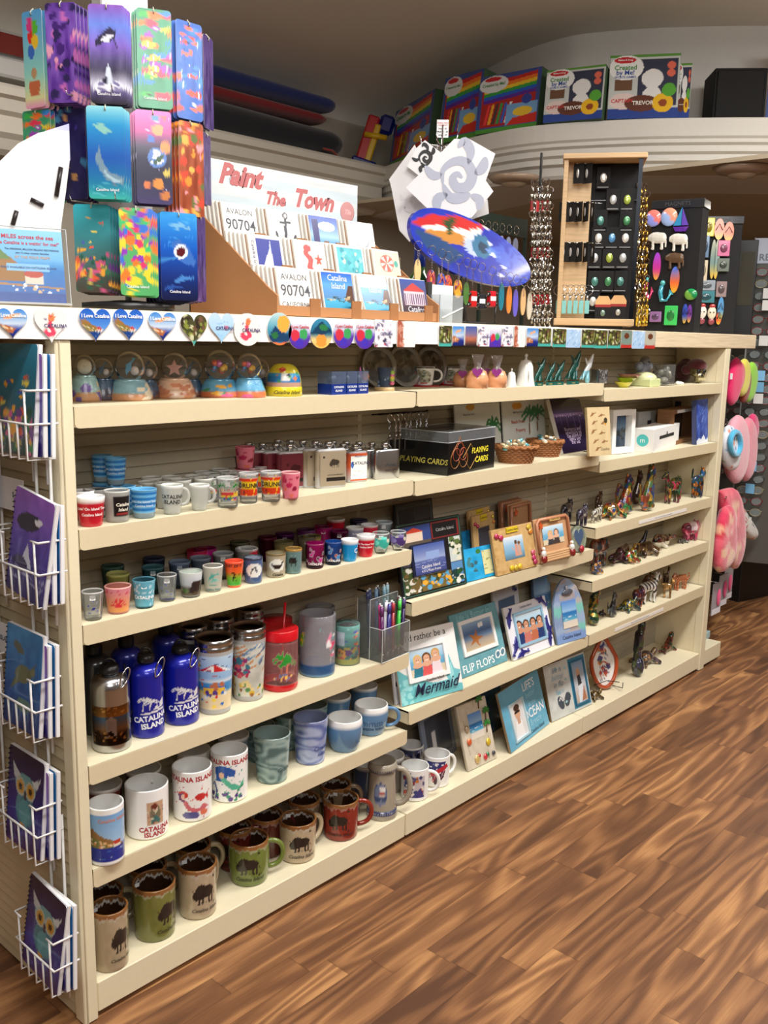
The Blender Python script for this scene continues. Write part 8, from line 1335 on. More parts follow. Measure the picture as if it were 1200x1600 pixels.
for k,x,y,c,w_,h_ in MG:
    TP,trz=TW[0 if x < 1082 else 1];P=hp(x,y,TP,trz,.011);s=depth(P)/F;W_=w_*s;H_=h_*s;lab='%s %s magnet on the %s black tower' % (CN(c),k.replace('_',' '),'first' if x < 1082 else 'second')
    seen[lab]=seen.get(lab,0)+1;lab += '' if seen[lab] == 1 else ', next one to the right' if seen[lab] == 2 else ', %s of them' % ORD[seen[lab]-1];mb=MB();P=P-np.array([0,0,H_/2])
    if k == 'shell':mb.ell((0,.004,H_/2),(W_/2,.009,H_/2),lambda V:np.where((V[:,:1]+V[:,2:3] > H_*.5),np.array(c,float),np.array([min(255,q+40) for q in c[::-1]],float)),'ceramic',16)
    elif k == 'sailboat':mb.prism([(-W_*.5,H_*.25),(0,H_),(0,H_*.25)],-.003,.006,(60,150,200),'ceramic').prism([(W_*.04,H_*.25),(W_*.04,H_*.95),(W_*.45,H_*.25)],-.003,.006,(110,80,190),'ceramic').prism([(-W_*.5,H_*.2),(W_*.5,H_*.2),(W_*.3,0),(-W_*.35,0)],-.004,.008,(100,50,160),'ceramic')
    elif k == 'bison':
        V,Fc=_B['bison'];sc=W_/(V[:,0].max()-V[:,0].min());mb.add(V*np.array([-sc,sc*.5,H_/V[:,2].max()]),[f[::-1] for f in Fc],c,'resin',smooth=True)
    elif k == 'mermaid':mb.ell((-W_*.1,0,H_*.85),(W_*.16,.006,H_*.12),(90,190,190),'glaze',8);mb.tube([(-W_*.15,0,H_*.75),(-W_*.2,0,H_*.45),(-W_*.1,0,H_*.15),(W_*.2,0,H_*.15),(W_*.45,0,H_*.45)],.006,c,'glaze',8,radii=[.008,.009,.008,.005,.003]);mb.prism([(W_*.3,H_*.35),(W_*.6,H_*.4),(W_*.35,H_*.6)],-.002,.002,[min(255,q+30) for q in c],'glaze')
    elif k in ('surfboard','flip_flop'):
        mb.star([(W_/2*sin(q),H_/2+H_/2*cos(q)) for q in np.linspace(0,2*pi,20,endpoint=False)],Cv(12,24).grad([(0,(240,190,60)),(.4,c),(1,[min(255,q+20) for q in (c[2],c[1],c[0])] if k == 'surfboard' else c)]),.006,'ceramic',rings=8,edge=c)
        if k == 'flip_flop':mb.tube([(-W_*.35,-.002,H_*.45),(0,-.006,H_*.75),(W_*.35,-.002,H_*.45)],.0016,(60,50,60),'plastic',5)
    elif k == 'sugar_skull':mb.ell((0,0,H_*.6),(W_*.4,.005,H_*.32),c,'ceramic',10).ell((0,0,H_*.18),(W_*.3,.004,H_*.16),(150,70,80),'ceramic',8).ell((-W_*.15,-.005,H_*.62),.003,(40,30,30),'ceramic',6).ell((W_*.15,-.005,H_*.62),.003,(40,30,30),'ceramic',6).ell((0,0,H_*.92),(W_*.3,.005,H_*.1),(180,60,60),'ceramic',8)
    else:mb.bbox(-W_/2,W_/2,-.002,.006,0,H_,.002,c,'ceramic').ell((0,-.003,H_*.5),(W_*.3,.002,H_*.28),[q*.6 for q in c],'ceramic',8)
    solo(k+'_magnet' if k != 'card' else 'picture_magnet',mb,lab,'magnet',P,trz,'novelty magnets on the towers')
# ---------------- magnets along the front edge of the counter
def outline(k,w,h):
    if k == 'heart':return [(x*w/34,(z+2)*h/31) for x,z in [(16*sin(a)**3,13*cos(a)-5*cos(2*a)-2*cos(3*a)-cos(4*a)) for a in np.linspace(0,2*pi,44,endpoint=False)]]
    if k == 'rect':return [(x,z-h/2) for x,z in rrect(w,h,.002,1)]
    return [(w/2*sin(a),h/2*cos(a)) for a in np.linspace(0,2*pi,36,endpoint=False)]
def mpic(k):
    if k == 'bay':return town(44,44,((30,90,190),(90,150,220)),(20,60,130),4)
    if k == 'coast':return Cv(44,44).grad([(0,(16,30,90)),(.3,(30,50,140)),(.5,(200,214,230)),(1,(60,130,210))]).poly([(0,.2),(0,.5),(.3,.46),(.6,.35),(.5,.2)],(170,100,60)).spots(10,[(230,190,150)],(.02,.05),(0,.5),(.22,.4),seed=2).ell(.5,.75,.3,.06,(236,170,120),.3)
    if k == 'mer':return Cv(44,44,(236,232,228)).line([(.5,.75),(.45,.5),(.6,.3),(.4,.22),(.28,.34)],.12,(220,70,100)).ell(.52,.74,.1,.12,(236,130,80)).spots(6,[(206,60,80),(110,90,140)],(.03,.05),seed=6)
    if k == 'cave':return Cv(36,36,(70,70,40)).spots(40,[(50,40,30),(130,140,60),(110,80,60),(200,200,160)],(.04,.1),seed=3).band(0,.16,(70,170,160))
    if k == 'pale':return Cv(36,36).grad([(0,(150,200,235)),(1,(190,215,240))]).streaks(8,[(120,170,220)],.02,L=.3,seed=2).rect(.6,.75,.45,.6,(200,120,150))
    if k == 'sun':return Cv(36,36).grad([(0,(30,90,130)),(.4,(60,140,170)),(1,(190,220,220))]).ell(.66,.66,.26,.26,(244,170,70)).poly([(0,.2),(.3,.6),(.6,.4),(1,.35),(1,.1),(0,.1)],(20,60,100)).ell(.3,.3,.14,.1,(40,110,60)).band(0,.08,(236,120,60))
    if k == 'sun2':return Cv(36,36).grad([(0,(240,190,90)),(.3,(240,200,130)),(.5,(30,100,130)),(1,(60,140,180))]).ell(.5,.25,.25,.22,(240,150,60)).poly([(0,.5),(.5,.9),(1,.6),(.6,.45)],(20,60,90)).ell(.6,.7,.2,.1,(40,120,70))
    if k == 'bal':return Cv(36,36).grad([(0,(80,40,150)),(.4,(90,60,170)),(.6,(190,190,220)),(1,(240,240,240))]).ell(.3,.45,.2,.2,(206,50,70)).ell(.68,.5,.18,.17,(60,160,90)).ell(.5,.2,.2,.14,(70,50,180))
    if k == 'sketch':return Cv(30,34,(230,230,236)).spots(22,[(60,50,90),(200,190,210),(180,50,70),(120,110,150)],(.04,.1),seed=5)
    if k == 'lines':return Cv(34,34,(240,236,232)).rect(0,.3,0,1,(170,90,70)).spots(10,[(200,140,120)],(.04,.1),(0,.35),seed=3)
    if k == 'dusk':return Cv(24,30).grad([(0,(40,30,40)),(.35,(190,110,80)),(.6,(120,110,150)),(1,(70,90,160))])
    if k == 'bell':return Cv(24,34,(170,200,230)).streaks(12,[(90,150,210),(220,235,250)],.05,L=.4,seed=3,ang=1)
    return Cv(24,34,(180,176,160) if k == 'bear' else (120,140,130)).ell(.5,.68,.25,.16,(100,56,36)).band(0,.2,(180,50,44))
MM=[('heart','coast',18,505,52,50),('heart','mer',79,508,54,58),('heart','bay',148,507,52,54),('heart','bay',200,507,50,52),('heart','coast',253,510,46,48),('heart','cave',302,515,44,52),('heart','pale',345,512,42,50),('oval','mer',386,515,42,50),('oval','sun',436,514,38,50),('oval','bal',467,522,34,46),('oval','sun2',501,521,34,46),('oval','bal',536,521,32,46),('oval','bal',569,522,32,46),('rect','sketch',599,521,28,42),('rect','lines',634,522,28,40),('rect','cave',695,525,20,32),('rect','coast',715,525,18,30),('rect','dusk',735,525,18,30),('rect','sketch',755,526,18,30),('rect','bal',773,526,18,32),('rect','sketch',792,526,17,30),('rect','lines',811,526,17,32),('rect','coast',831,527,18,28),('rect','cave',850,527,20,28),('rect','cave',873,528,21,28),('rect','bell',895,529,22,28),('rect','cave',918,529,20,28),('rect','cave',938,530,20,28),('rect','cave',959,530,20,28),('rect','beart',978,530,17,27),('rect','bell',997,531,19,27),('rect','bear',1015,531,17,27)]
NM=dict(coast='coastline photo',mer='pink mermaid',bay='blue bay photo',cave='dark green rocky',pale='pale blue',sun='sunset and palms',bal='red and green snorkel fish',sun2='orange sun and wave',sketch='white sketch',lines='red and white lined',dusk='dusk sky',bell='pale blue patterned',bear='cream bear',beart='green bear')
for i,(k,pn,x,y,w_,h_) in enumerate(MM):
    P=hy(x,y,-.0095);e=hy(x+w_/2,y,-.0095)[0]-hy(x-w_/2,y,-.0095)[0];h=h_/F*depth(P);left=[q for q in MM[:i] if q[:2] == (k,pn)];cv=mpic(pn)
    mb=MB().star(outline(k,e,h),cv,.0025,'print',rings=12,y=-.001)
    if pn in ('bay','bal','coast') and k != 'rect':mb.text('I Love Catalina',0,h*.24,e*.14,(245,245,245) if pn != 'bal' else (190,40,40),y=-.0022,bold=.02)
    if pn in ('sketch','mer') or k == 'heart' and pn == 'pale':mb.text('CATALINA',e*.12,-h*.02,e*.14,(60,60,110),y=-.0022,bold=.02)
    P[1]=-.0108;solo(k+'_magnet' if k != 'rect' else 'rectangular_magnet',mb,'%s %s magnet on counter edge%s' % (NM[pn],k if k != 'rect' else 'rectangular',', %s of kind from left' % ORD[len(left)]),'magnet',P,0,'magnets along the counter edge')
# ================================================================ LEDGE TOYS, WALL SIGN, LEFT RACK, RIGHT END
ZL=2.30
def toybox(bl,br,tl,tr,lab,kind,d=.07):
    A=hz(*bl,ZL);B=hz(*br,ZL);e=B-A;w=np.linalg.norm(e);rz=math.atan2(e[1],e[0]);h=zat((tl[0]+tr[0])/2,(tl[1]+tr[1])/2,(A+B)/2)-ZL;t=thing('toy_box',lab,'toy box',(A+B)/2+np.array([0,0,.004]),rz,None,(-.12,0,rz));mb=MB().bbox(-w/2,w/2,0,d,0,h,.001,(60,90,60),'card')
    if kind == 's':
        c=Cv(90,90,(200,206,204)).rect(.42,.97,.2,.93,(50,56,80)).ell(.62,.62,.15,.15,(235,235,235)).ell(.62,.38,.13,.13,(235,235,235)).rect(.08,.34,.45,.62,(110,80,60)).rect(0,1,0,.16,(40,70,150)).ell(.22,.28,.2,.13,(230,210,205)).ell(.48,.24,.24,.13,(100,56,44)).ell(.78,.24,.15,.15,(240,190,40)).ell(.78,.24,.06,.06,(150,70,40)).ell(.86,.44,.1,.1,(90,170,60)).ell(.88,.7,.06,.06,(226,110,90)).ell(.88,.82,.06,.06,(226,110,90)).band(.96,1,(90,150,60)).ell(.24,.8,.25,.2,(240,242,242)).ell(.22,.92,.16,.05,(200,40,50))
        tx_=[('Created',-.27,.8,.026,(60,140,60)),('by Me!',-.27,.72,.026,(40,80,160)),('SPORTS GAMES',-.27,.65,.012,(40,80,160)),('CAPTAIN',-.3,.28,.02,(200,60,60)),('TREVOR',0,.24,.022,(240,236,230)),('Melissa & Doug',-.28,.92,.009,(245,245,245))]
    else:
        c=Cv(90,90,(60,80,150)).rect(.06,.94,.1,.92,(170,40,40))
        for i,q in enumerate(((90,40,150),(40,90,200),(50,160,70),(240,200,50),(236,120,40),(200,40,40))):c.poly([(.1,.5+.06*i),(.94,.6+.06*i),(.94,.66+.06*i),(.1,.56+.06*i)],q)
        for i in range(6):c.poly([(.12+.07*i,.14),(.17+.07*i,.14),(.22+.07*i,.5),(.18+.07*i,.5)],[(230,60,60),(240,170,50),(70,60,60),(60,150,80),(60,100,200),(230,230,230)][i])
        c.rect(.5,.98,.08,.45,(120,170,220)).poly([(.5,.08),(.98,.08),(.98,.25),(.6,.2)],(206,50,40)).ell(.75,.3,.16,.08,(240,200,60)).band(0,.07,(80,150,60)).ell(.24,.84,.24,.15,(225,228,228)).ell(.8,.5,.08,.08,(50,70,160)).ell(.22,.93,.14,.04,(200,40,50));tx_=[('Created by Me!',-.26,.83,.016,(60,140,60))]
    mb.pic(c,w*.995,h*.995,'print',y=-.0008)
    for s_,x,z,q,cc_ in tx_:mb.text(s_,x*w,z*h,q*w/.27,cc_,y=-.0016,bold=.02)
    part('carton',mb,t);return t
toybox((948,188),(1058,185),(962,88),(1060,76),'sports craft toy box standing furthest right on the curved ledge','s');toybox((1050,186),(1076,185),(1055,98),(1078,96),'sports craft toy box mostly hidden behind the rightmost one','s')
toybox((848,194),(940,186),(868,106),(955,100),'sports craft toy box, second one from the right','s');toybox((742,212),(838,198),(778,118),(868,103),'rainbow craft toy box with coloured pencils, beside the sports boxes','r');toybox((685,226),(745,214),(700,122),(765,103),'rainbow craft toy box behind the price card stand','r',.09)
toybox((608,262),(668,235),(640,165),(690,148),'dark blue wrapped toy box leaning at the left of the rainbow boxes','r',.05)
P=hz(580,262,ZL)+np.array([-.02,.06,0]);t=thing('toy_launcher','red, yellow and blue plastic toy at the left end of the curved ledge','toy',P,face_cam(P),None,(0,.3,face_cam(P)))
part('body',MB().bbox(-.05,.02,-.03,.03,.02,.30,.01,(200,30,36),'plastic'),t);part('frame',MB().bbox(.0,.04,-.035,.035,.03,.26,.008,(236,190,30),'plastic').cyl((-.04,-.04,.18),(.09,-.04,.2),.016,(236,190,30),'plastic',12),t,'yellow frame');part('knob',MB().bbox(.02,.11,-.03,.03,.22,.33,.02,(24,40,130),'plastic'),t,'dark blue knob');part('foot',MB().bbox(-.07,.08,-.05,.05,-.01,.05,.01,(24,40,130),'plastic'),t,'dark blue foot')
P=hz(1160,184,ZL);D=depth(P);t=thing('loudspeaker','black loudspeaker on the curved ledge at the right','speaker',P+np.array([.1,.06,0]),face_cam(P)+.25);s=D/F;part('cabinet',MB().bbox(-42*s,40*s,0,.2,0,84*s,.004,(14,14,15),'matte'),t);part('grille',MB().bbox(-38*s,36*s,-.006,0,.01,80*s,.004,(10,10,11),'matte').text('speaker',20*s,6*s,.01,(90,90,90),y=-.0075),t)
P=hz(1198,180,ZL);solo('toy_box',MB().bbox(0,.2,.02,.1,0,.36,.003,(206,170,190),'card').bbox(0,.2,.018,.02,.05,.3,.0005,(90,110,170),'card'),'pale pink toy box cut by the right edge above the loudspeaker','toy box',P+np.array([.24,.1,0]),face_cam(P))
# folded garments on the left ledge
def cloth(px,Y,th,col,name,lab):
    Q=[hy(x,y,Y) for x,y in px];mb=MB();c=np.mean(Q,0);mb.prism([(q[0]-c[0],q[2]-c[2]) for q in Q],-th/2,th/2,col,'fabric');V=mb.v[0];g=np.random.default_rng(1);c[2]=0;return solo(name,MB().merge(mb),lab,'clothing',np.mean(Q,0),0)
def pile(x0,x1,y,Y,zb,h,r,col,lab):
    A=hy(x0,y,Y)[0];B=hy(x1,y,Y)[0];V,Fc=blob([((A+(B-A)*i/12,Y,zb+h*.5),((B-A)*.16,r,h*.5*(1.1-.02*i))) for i in range(13)],.02,8);V[:,2]=np.maximum(V[:,2],zb);c=np.array([(A+B)/2,Y,zb]);solo('folded_blanket',MB().add(V-c,Fc,col,'fabric',smooth=True),lab,'clothing',c)
YL=YN-.21
pile(290,500,200,YL,ZL,.17,.13,(24,26,34),'black bundle of cloth at the bottom of the pile on the left ledge');pile(290,478,170,YL,ZL+.165,.07,.12,(130,26,32),'dark red cloth folded in the middle of the ledge pile');pile(290,492,150,YL,ZL+.235,.10,.12,(26,44,110),'navy blue cloth on top of the ledge pile')
solo('cord',MB().tube([hy(x,y,YN-.34) for x,y in ((505,232),(520,236),(532,250),(545,266),(552,272))],.007,(150,60,50),'fabric',6),'reddish cord trailing off the cloth pile over the ledge','cord')
P=hy(20,130,YL);t=thing('toy_truck','white and red toy vehicle at the far left of the left ledge','toy',(P[0],YL,ZL+.001));part('body',MB().bbox(-.25,.2,-.06,.06,.05,.13,.01,(214,214,212),'plastic').bbox(-.2,.16,-.062,-.06,.14,.22,.0005,(120,40,36),'plastic').bbox(-.15,.15,-.05,.05,.13,.24,.02,(190,190,190),'plastic'),t)
for x in (-.16,.12):part('wheel',MB().cyl((x,-.07,.045),(x,.07,.045),.045,(200,200,200),'plastic',20),t)
# green name board with gold letter on the wall
A=hy(-40,190,YN-.02);B=hy(46,245,YN-.02);Zt=hy(0,168,YN-.02)[2];mb=MB().bbox(-1.6,B[0],0,.02,1.25,Zt,.003,(24,62,48),'paint');E=hy(14,204,YN-.02)
for q in ((-.055,-.025,-.13,.13),(-.055,.075,.10,.13),(-.055,.045,-.012,.016),(-.055,.075,-.13,-.10),(.06,.075,.06,.13),(.035,.045,-.04,.045),(.06,.075,-.13,-.06)):mb.box(E[0]+q[0],E[0]+q[1],-.008,0,E[2]+q[2],E[2]+q[3],(196,156,84),'metal')
solo('name_board',mb,'dark green board with a gold capital E on the wall at the far left','sign',(0,YN-.021,0))
# recessed soffit lamps
for x,y,l in ((1160,262,'round recessed ceiling lamp under the ledge, right'),(803,277,'round recessed ceiling lamp under the ledge, left')):
    P=hz(x,y,2.07);t=thing('ceiling_lamp',l,'lamp',(P[0],P[1],2.07));part('trim_ring',MB().lathe([(.06,-.03),(.1,-.022),(.125,0),(.1,0)],36,(176,150,128),'plastic'),t);part('bulb',MB().lathe([(0,-.05),(.05,-.04),(.07,-.02),(.07,0)],24,(196,176,150),'plastic'),t)
# ---------------- wire notebook racks on the near end panel
WR=(232,232,230);XE=-.03
def rack_tier(zb,y0,y1,lab):
    """wire pocket: open toward the viewer on the left end panel"""
    x1,x0=XE-.016,XE-.066;zt_=zb+.115;t=thing('wire_rack',lab,'wire rack',(XE,(y0+y1)/2,zb));o=np.array([XE,(y0+y1)/2,zb]);mb=MB();P_=lambda *q:[np.array(a)-o for a in q]
    mb.tube(P_((x1,y0,zt_),(x0,y0,zt_-.0),(x0,y0+.025,zt_)),.0022,WR,'plastic',6);mb.tube(P_((x1,y1,zt_),(x0,y1,zt_),(x0,y1-.025,zt_)),.0022,WR,'plastic',6)
    zm=zb+.06;mb.tube(P_((x1,y0,zm),(x0,y0,zm),(x0,y1,zm),(x1,y1,zm)),.0022,WR,'plastic',6)
    n=5
    for i in range(n):y=y0+.014+(y1-y0-.03)*i/(n-1);mb.tube(P_((x0,y,zt_ if i in (0,n-1) else zm),(x0,y,zb),(x1,y,zb)),.002,WR,'plastic',6)
    part('wire_pocket',mb,t);hu=min(.33,H-zb-.03);part('upright',MB().cyl((-.010,-.02,-.05),(-.010,-.02,hu),.003,WR,'plastic',6).cyl((-.010,.03,-.05),(-.010,.03,hu),.003,WR,'plastic',6),t);return t
def owl():
    c=Cv(70,100).grad([(0,(60,40,110)),(.3,(50,50,150)),(.6,(30,30,110)),(1,(24,22,60))]).noise(10,6).ell(.5,.42,.25,.2,(70,130,150)).ell(.5,.38,.16,.14,(90,160,170)).ell(.5,.66,.3,.12,(110,170,176)).poly([(.18,.68),(.1,.86),(.35,.74)],(200,214,220)).poly([(.82,.68),(.92,.82),(.66,.74)],(214,224,226)).line([(.45,.1),(.2,.2)],.02,(120,80,50))
    for u in (.36,.64):c.ell(u,.63,.135,.1,(190,200,190)).ell(u,.63,.1,.075,(206,160,60)).ell(u,.63,.05,.04,(50,30,24))
    return c.ell(.5,.56,.04,.05,(60,60,70)).ell(.45,.24,.08,.03,(200,150,60)).streaks(8,[(90,80,190)],.02,v=(0,.25),L=.3,seed=2)
oc2=Cv(60,90).grad([(0,(40,30,110)),(.5,(80,60,170)),(1,(150,90,200))]).noise(16,6).ell(.4,.72,.3,.09,(30,26,60),.2).ell(.66,.76,.1,.03,(230,230,240),.2).poly([(.3,.3),(.45,.52),(.6,.3)],(214,220,240)).ell(.3,.3,.2,.08,(50,44,90)).streaks(16,[(200,200,235)],.02,v=(.1,.3),L=.2,seed=3)
tt=Cv(60,90).grad([(0,(20,60,130)),(1,(40,140,210))]).noise(14,8).ell(.5,.55,.22,.09,(110,120,90),.2).ell(.35,.8,.15,.05,(90,100,90),-.4).ell(.55,.25,.2,.07,(90,130,120)).poly([(.3,.5),(.15,.35),(.42,.46)],(100,110,80)).poly([(.6,.58),(.85,.7),(.7,.5)],(100,110,80)).ell(.76,.6,.07,.04,(120,130,100))
def notebook(yc,zb,cv,lab,x=XE-.057,tilt=.12,w=.132,h=.185,thick=.008,yr=0,roll=0,plain=False,grp=None):
    t=thing('spiral_notebook',lab,'notebook',(x,yc,zb),0,grp,(-tilt,roll,-pi/2+yr));mb=MB().bbox(-w/2,w/2,.001,thick,0,h,.0005,(236,236,238),'paper');part('pages',mb,t)
    part('cover',MB().star(rrect(w,h,.006),cv,.001,'print',rings=30,y=-.001,edge=(200,200,210)),t);mb=MB()
    for i in range(18):z=h*(.05+.9*i/17);mb.tube([(-w/2-.004,thick*.5,z),(-w/2,-.003,z),(-w/2+.005,-.003,z)],.0009,(30,30,34),'metal',4)
    part('spiral',mb,t);return t
wy=.146
def tz(y):return hx(52,y,XE-.07)[2]
TI=[(1545,owl(),'dark blue notebook with a big eyed teal owl, in the lowest wire pocket',.10),(1362,owl(),'dark notebook with a big eyed teal owl, second pocket from the bottom',0),(1170,tt,'blue notebook with swimming sea turtles in the middle wire pocket',0),(955,oc2,'purple notebook with leaping orcas, pocket second from the top',.14),(725,reef(60,90,6,(40,150,190),(40,60,60)),'teal coral reef notebook in the top wire pocket',0)]
for i,(yb,cv,lab,roll) in enumerate(TI):
    z=hx(62,yb,XE-.07)[2];yc=hx([49,24,20,24,8][i],yb-90,XE-.07)[1];rack_tier(z,yc-wy/2,yc+wy/2,'white wire notebook pocket on the end panel, %s from the bottom' % ORD[i]);notebook(yc+.004,z+.005,cv,lab+', front',tilt=.1,roll=roll,yr=0)
    for k in range(2):notebook(yc-.006-.004*k,z+.004,tt if k else oc2,'notebook behind the front one, pocket %s from bottom, %s' % (ORD[i],['nearer','further'][k]),x=XE-.044+.012*k,tilt=.04,h=.17)
    if i:notebook(yc+.20,z+.03-.002*i,[0,cv,tt,oc2,tt][i],'notebook cut by the left photo edge, %s from the bottom' % ORD[i-1],tilt=.1);rack_tier(z+.0,yc+.115,yc+.115+wy,'white wire pocket cut by the left photo edge, %s from the bottom' % ORD[i-1])
for y,txt,l in ((775,'$ 6.99','white price card reading 6.99 under the top notebook pocket'),(1005,'ISLAND $ 5.99','white price card reading 5.99 above the turtle notebook')):
    P=hx(14,y-4,XE-.022);mb=MB().box(-.075,.055,0,.001,-.03,.03,(226,226,228),'paper');mb.text(txt,.048,0,.0135,(70,80,110),y=-.0008,align='R',bold=.015);solo('price_card',mb,l,'price card',P,-pi/2)
# ---------------- right end: slippers, packs, eyewear displays
XR_=3*W3+.05;YB2=.06
def slab(px,Y,th,cv,name,lab,mat='fabric',cat='slipper',grp=None):
    Q=np.array([hy(x,y,Y) for x,y in px]);P=smooth_path(np.vstack([Q,Q[:1]]),6)[:-1];c=P.mean(0);V=[];n=len(P)
    for k,(f,y) in enumerate(((.0,-1),(.15,-.99),(.3,-.98),(.45,-.97),(.6,-.94),(.75,-.86),(.88,-.7),(.97,-.4),(1,0),(.9,.6),(.6,.9),(.0,1))):
        for p in P:q=c+(p-c)*f;V.append((q[0]-c[0],y*th/2,q[2]-c[2]))
    V=np.array(V);Fc=[(k*n+i,k*n+(i+1) % n,(k+1)*n+(i+1) % n,(k+1)*n+i) for k in range(11) for i in range(n)]
    if hasattr(cv,'sample'):lo,hi=V.min(0),V.max(0);col=cv.sample((V[:,0]-lo[0])/(hi[0]-lo[0]),(V[:,2]-lo[2])/(hi[2]-lo[2]))
    else:col=cv
    mb=MB().add(V,Fc,col,mat,smooth=True);return solo(name,mb,lab,cat,c,0,grp)
ov=lambda cx_,cy_,rx,ry,a=0:[(cx_+rx*cos(q)*cos(a)-ry*sin(q)*sin(a),cy_+rx*cos(q)*sin(a)+ry*sin(q)*cos(a)) for q in np.linspace(0,2*pi,12,endpoint=False)]
solo('pegboard',MB().box(0,.45,.02,.03,.08,H,(70,66,60),'paint'),'dark pegboard behind the hanging slippers','panel',(2.8,.16,0))
for (cx_,cy_,rx,ry,a),c,l,Y in (((1171,597,9,32,.12),(150,220,60),'lime green slipper sock, rightmost of the top hook',.12),((1160,590,9,30,.1),(230,220,90),'yellow slipper sock beside the lime one',.1),((1163,600,6,30,.1),(150,60,40),'rust red sock between the yellow and lime ones',.11),((1152,588,8,24,.1),(240,120,130),'coral slipper sock behind the hot pink one',.09),((1146,596,10,38,.12),(226,30,100),'hot pink slipper sock, front of the top hook',.06)):slab(ov(cx_,cy_,rx,ry,a),Y,.04,c,'slipper_sock',l)
solo('barcode_tag',MB().box(-.012,.012,0,.001,-.012,.012,(236,236,236),'paper'),'white barcode tag on the hot pink slipper sock','tag',hy(1143,588,.035))
slab(ov(1166,702,12,50,.05),.12,.06,(240,140,160),'slipper','pink plush slipper behind, right one of the middle hook','fur');slab(ov(1176,668,6,22,0),.14,.04,(226,60,120),'slipper','bright pink slipper tip showing behind the pink pair','fur');slab(ov(1150,702,16,54,.05),.09,.06,(242,170,185),'slipper','pink plush slipper with a small red heart, middle hook','fur')
sv=Cv(40,60,(226,230,236)).spots(26,[(100,190,110),(90,120,180),(220,120,80),(120,180,220)],(.03,.06),seed=4);slab(ov(1140,700,13,36,-.05),.03,.05,sv,'slipper','white slipper boot with alphabet print and blue fleece opening')
t=MB().tube([hy(1149+8*cos(q),693+18*sin(q),.0) for q in np.linspace(0,2*pi,20,endpoint=False)],.012,(80,180,220),'fur',8,closed=True);solo('slipper_cuff',t,'fluffy blue fleece cuff of the alphabet slipper','slipper')
fl=Cv(40,70,(230,90,110)).noise(20,8).spots(26,[(240,210,160),(206,30,60),(240,190,170),(220,50,90)],(.08,.2),seed=5,k=.8)
slab([(1130,792),(1142,792),(1146,830),(1144,870),(1132,890),(1120,893),(1116,870),(1120,830)],.02,.06,fl,'plush_slipper','long red and cream tie-dye plush boot, left of the pair','fur');slab([(1122,766),(1148,764),(1158,800),(1160,850),(1152,884),(1142,886),(1134,850),(1126,800)],.05,.06,fl,'plush_slipper','long red and cream tie-dye plush boot, right of the pair','fur')
slab([(1134,778),(1146,780),(1166,808),(1180,832),(1176,843),(1164,838),(1150,820)],.10,.06,Cv(40,50,(226,226,220)).streaks(40,[(200,60,60),(60,90,90)],.04,L=.15,seed=3,k=1,ang=1),'slipper','white slipper with red and grey dashes at the lowest hook')
for i,(x,y) in enumerate(((1118,935),(1128,922),(1136,912))):P=hy(x,y+24,.05+.05*i);s=depth(P)/F;t=thing('blister_pack','clear plastic pack with pink contents, %s from the front' % ORD[i],'package',P);part('hanger',MB().cyl((0,0,50*s),(0,.181-P[1],50*s),.002,(170,170,172),'chrome',5),t);part('bag',MB().box(-16*s,16*s,0,.004,0,50*s,(214,214,222,.5),'frosted').box(-16*s,16*s,-.001,0,0,9*s,(232,232,240),'paper'),t);part('contents',MB().ell((4*s,-.004,26*s),(6*s,.006,14*s),(226,80,130),'fabric',10),t)
P=hz(1110,1004,ZB)+np.array([.03,.03,0]);solo('gift_pack',MB().bbox(-.03,.035,0,.06,0,.03,.002,(170,200,204),'plastic').ell((0,.02,.05),(.02,.015,.025),(60,40,44),'fabric',10),'small clear boxed souvenir on the low end deck','package',P)
for y,l in ((545,'top'),(655,'middle'),(770,'lowest')):a=hy(1134,y+8,.0);b=hy(1142,y,.17);b[1]=.18;solo('peg_hook',MB().cyl(a,b,.003,(170,170,172),'chrome',6),'%s metal peg hook on the dark pegboard' % l,'hook')
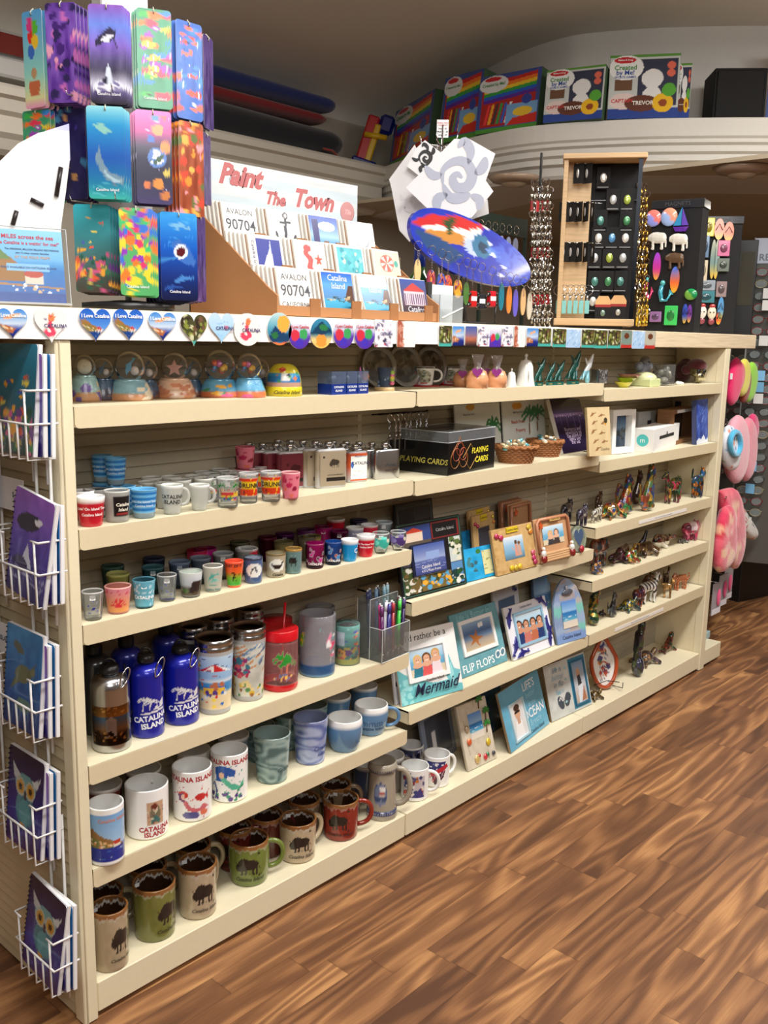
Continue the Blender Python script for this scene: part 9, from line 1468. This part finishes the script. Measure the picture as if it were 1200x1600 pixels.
# black floor plinth, mirror column, eyewear racks
A=hz(1158,937,0);t=thing('plinth','black floor pedestal with a grey rounded top beyond the shelving','pedestal',hz(1160,938,0)+np.array([.15,.12,0]),-.25);part('column',MB().bbox(-.17,.17,-.17,.17,0,.46,.003,(20,20,22),'black'),t);part('top',MB().bbox(-.24,.24,-.24,.24,.46,.485,.01,(150,154,160),'plastic'),t,'grey top')
Pm=hy(1158,510,.16);Pm[2]=CT;rz=face_cam(Pm);s=depth(Pm)/F;hm=zat(1158,375,Pm)-CT;t=thing('mirror_column','black column with a narrow mirror beside the magnet towers','mirror',Pm,rz);part('column',MB().bbox(-17*s,15*s,0,.1,0,hm,.002,(18,18,20),'black'),t);part('mirror_glass',MB().box(-13*s,12*s,-.002,0,hm*.32,hm*.88,(170,180,176),'chrome'),t)
def rack(xl,xr,yt,zb,X,nrow,lab,sign=False,seed=1):
    P0=hx((xl+xr)/2,600,X);P0[2]=0;rz=face_cam(P0);s=depth(P0)/F;w=(xr-xl)*s;zt_=zat((xl+xr)/2,yt,P0);t=thing('eyewear_rack',lab,'display rack',(P0[0],P0[1],zb),rz);part('panel',MB().bbox(-w/2,w/2,0,.05,0,zt_-zb,.003,(84,84,80),'plastic').box(-w/2,-w/2+.006,-.03,0,0,zt_-zb,(200,202,200,.4),'glass'),t)
    if sign:part('header',MB().box(-w/2,w/2,-.004,-.001,zt_-zb-.11,zt_-zb,(176,184,200),'paper').text('READERS',.0,zt_-zb-.085,.042,(110,116,130),y=-.0055,bold=.01),t,'grey blue header sign')
    g=np.random.default_rng(seed);z=zt_-(.15 if sign else .05);i=0;pr={}
    while z > zb+.05 and i < nrow:
        for k in range(max(1,int(w/.15))):
            x=-w/2+.075+.15*k;c=[(20,20,22),(120,40,44),(150,140,110),(60,64,70)][g.integers(4)];W_=np.array([P0[0]+x*cos(rz)+.03*sin(rz),P0[1]+x*sin(rz)-.03*cos(rz),z])
            if c not in pr:
                e=thing('eyeglasses','pair of glasses on the clear rack, '+lab.split(',')[0],'eyeglasses',W_,rz,'glasses on the '+lab.split(',')[0]);mb=MB()
                for sx in (-1,1):mb.tube([(sx*.032+.024*cos(q),0,.017*sin(q)) for q in np.linspace(0,2*pi,16,endpoint=False)],.0019,c,'plastic',5,closed=True)
                mb.tube([(-.008,0,.004),(0,-.001,.007),(.008,0,.004)],.0016,c,'plastic',5);part('rims',mb,e)
                for sx in (-1,1):part('temple',MB().tube([(sx*.058,0,.006),(sx*.06,.04,.004)],.0022,c,'plastic',5),e)
                part('lenses',MB().ell((-.032,0,0),(.023,.001,.016),(210,220,220,.15),'glass',12).ell((.032,0,0),(.023,.001,.016),(210,220,220,.15),'glass',12),e);pr[c]=e
            else:dup(pr[c],W_)
            if g.uniform() < .45:
                m=('tg',int(g.integers(2)))
                if m not in pr:pr[m]=MB().box(-.02,.02,-.001,0,-.045,0,[(120,180,220),(214,214,210)][m[1]],'paper').mesh('hang_tag')
                solo('hang_tag',pr[m],['pale blue','white'][m[1]]+' price tag hanging from glasses on the '+lab.split(',')[0],'tag',W_+np.array([.02*sin(rz),-.02*cos(rz),-.02]),rz+.3*(i % 3-1),'hang tags on the '+lab.split(',')[0])
        z -= .052;i += 1
rack(1164,1235,372,.30,3.55,22,'reading glasses rack, at the right photo edge',True);rack(1128,1240,545,.55,3.95,12,'rear glasses rack, behind the hanging slippers',seed=4)
P=hx(1190,380,6.8);solo('wall_board',MB().bbox(-.5,.5,0,.03,-.35,.35,.003,(30,70,56),'paint'),'dark green board on the far wall behind the reading glasses','sign',P,-pi/2)
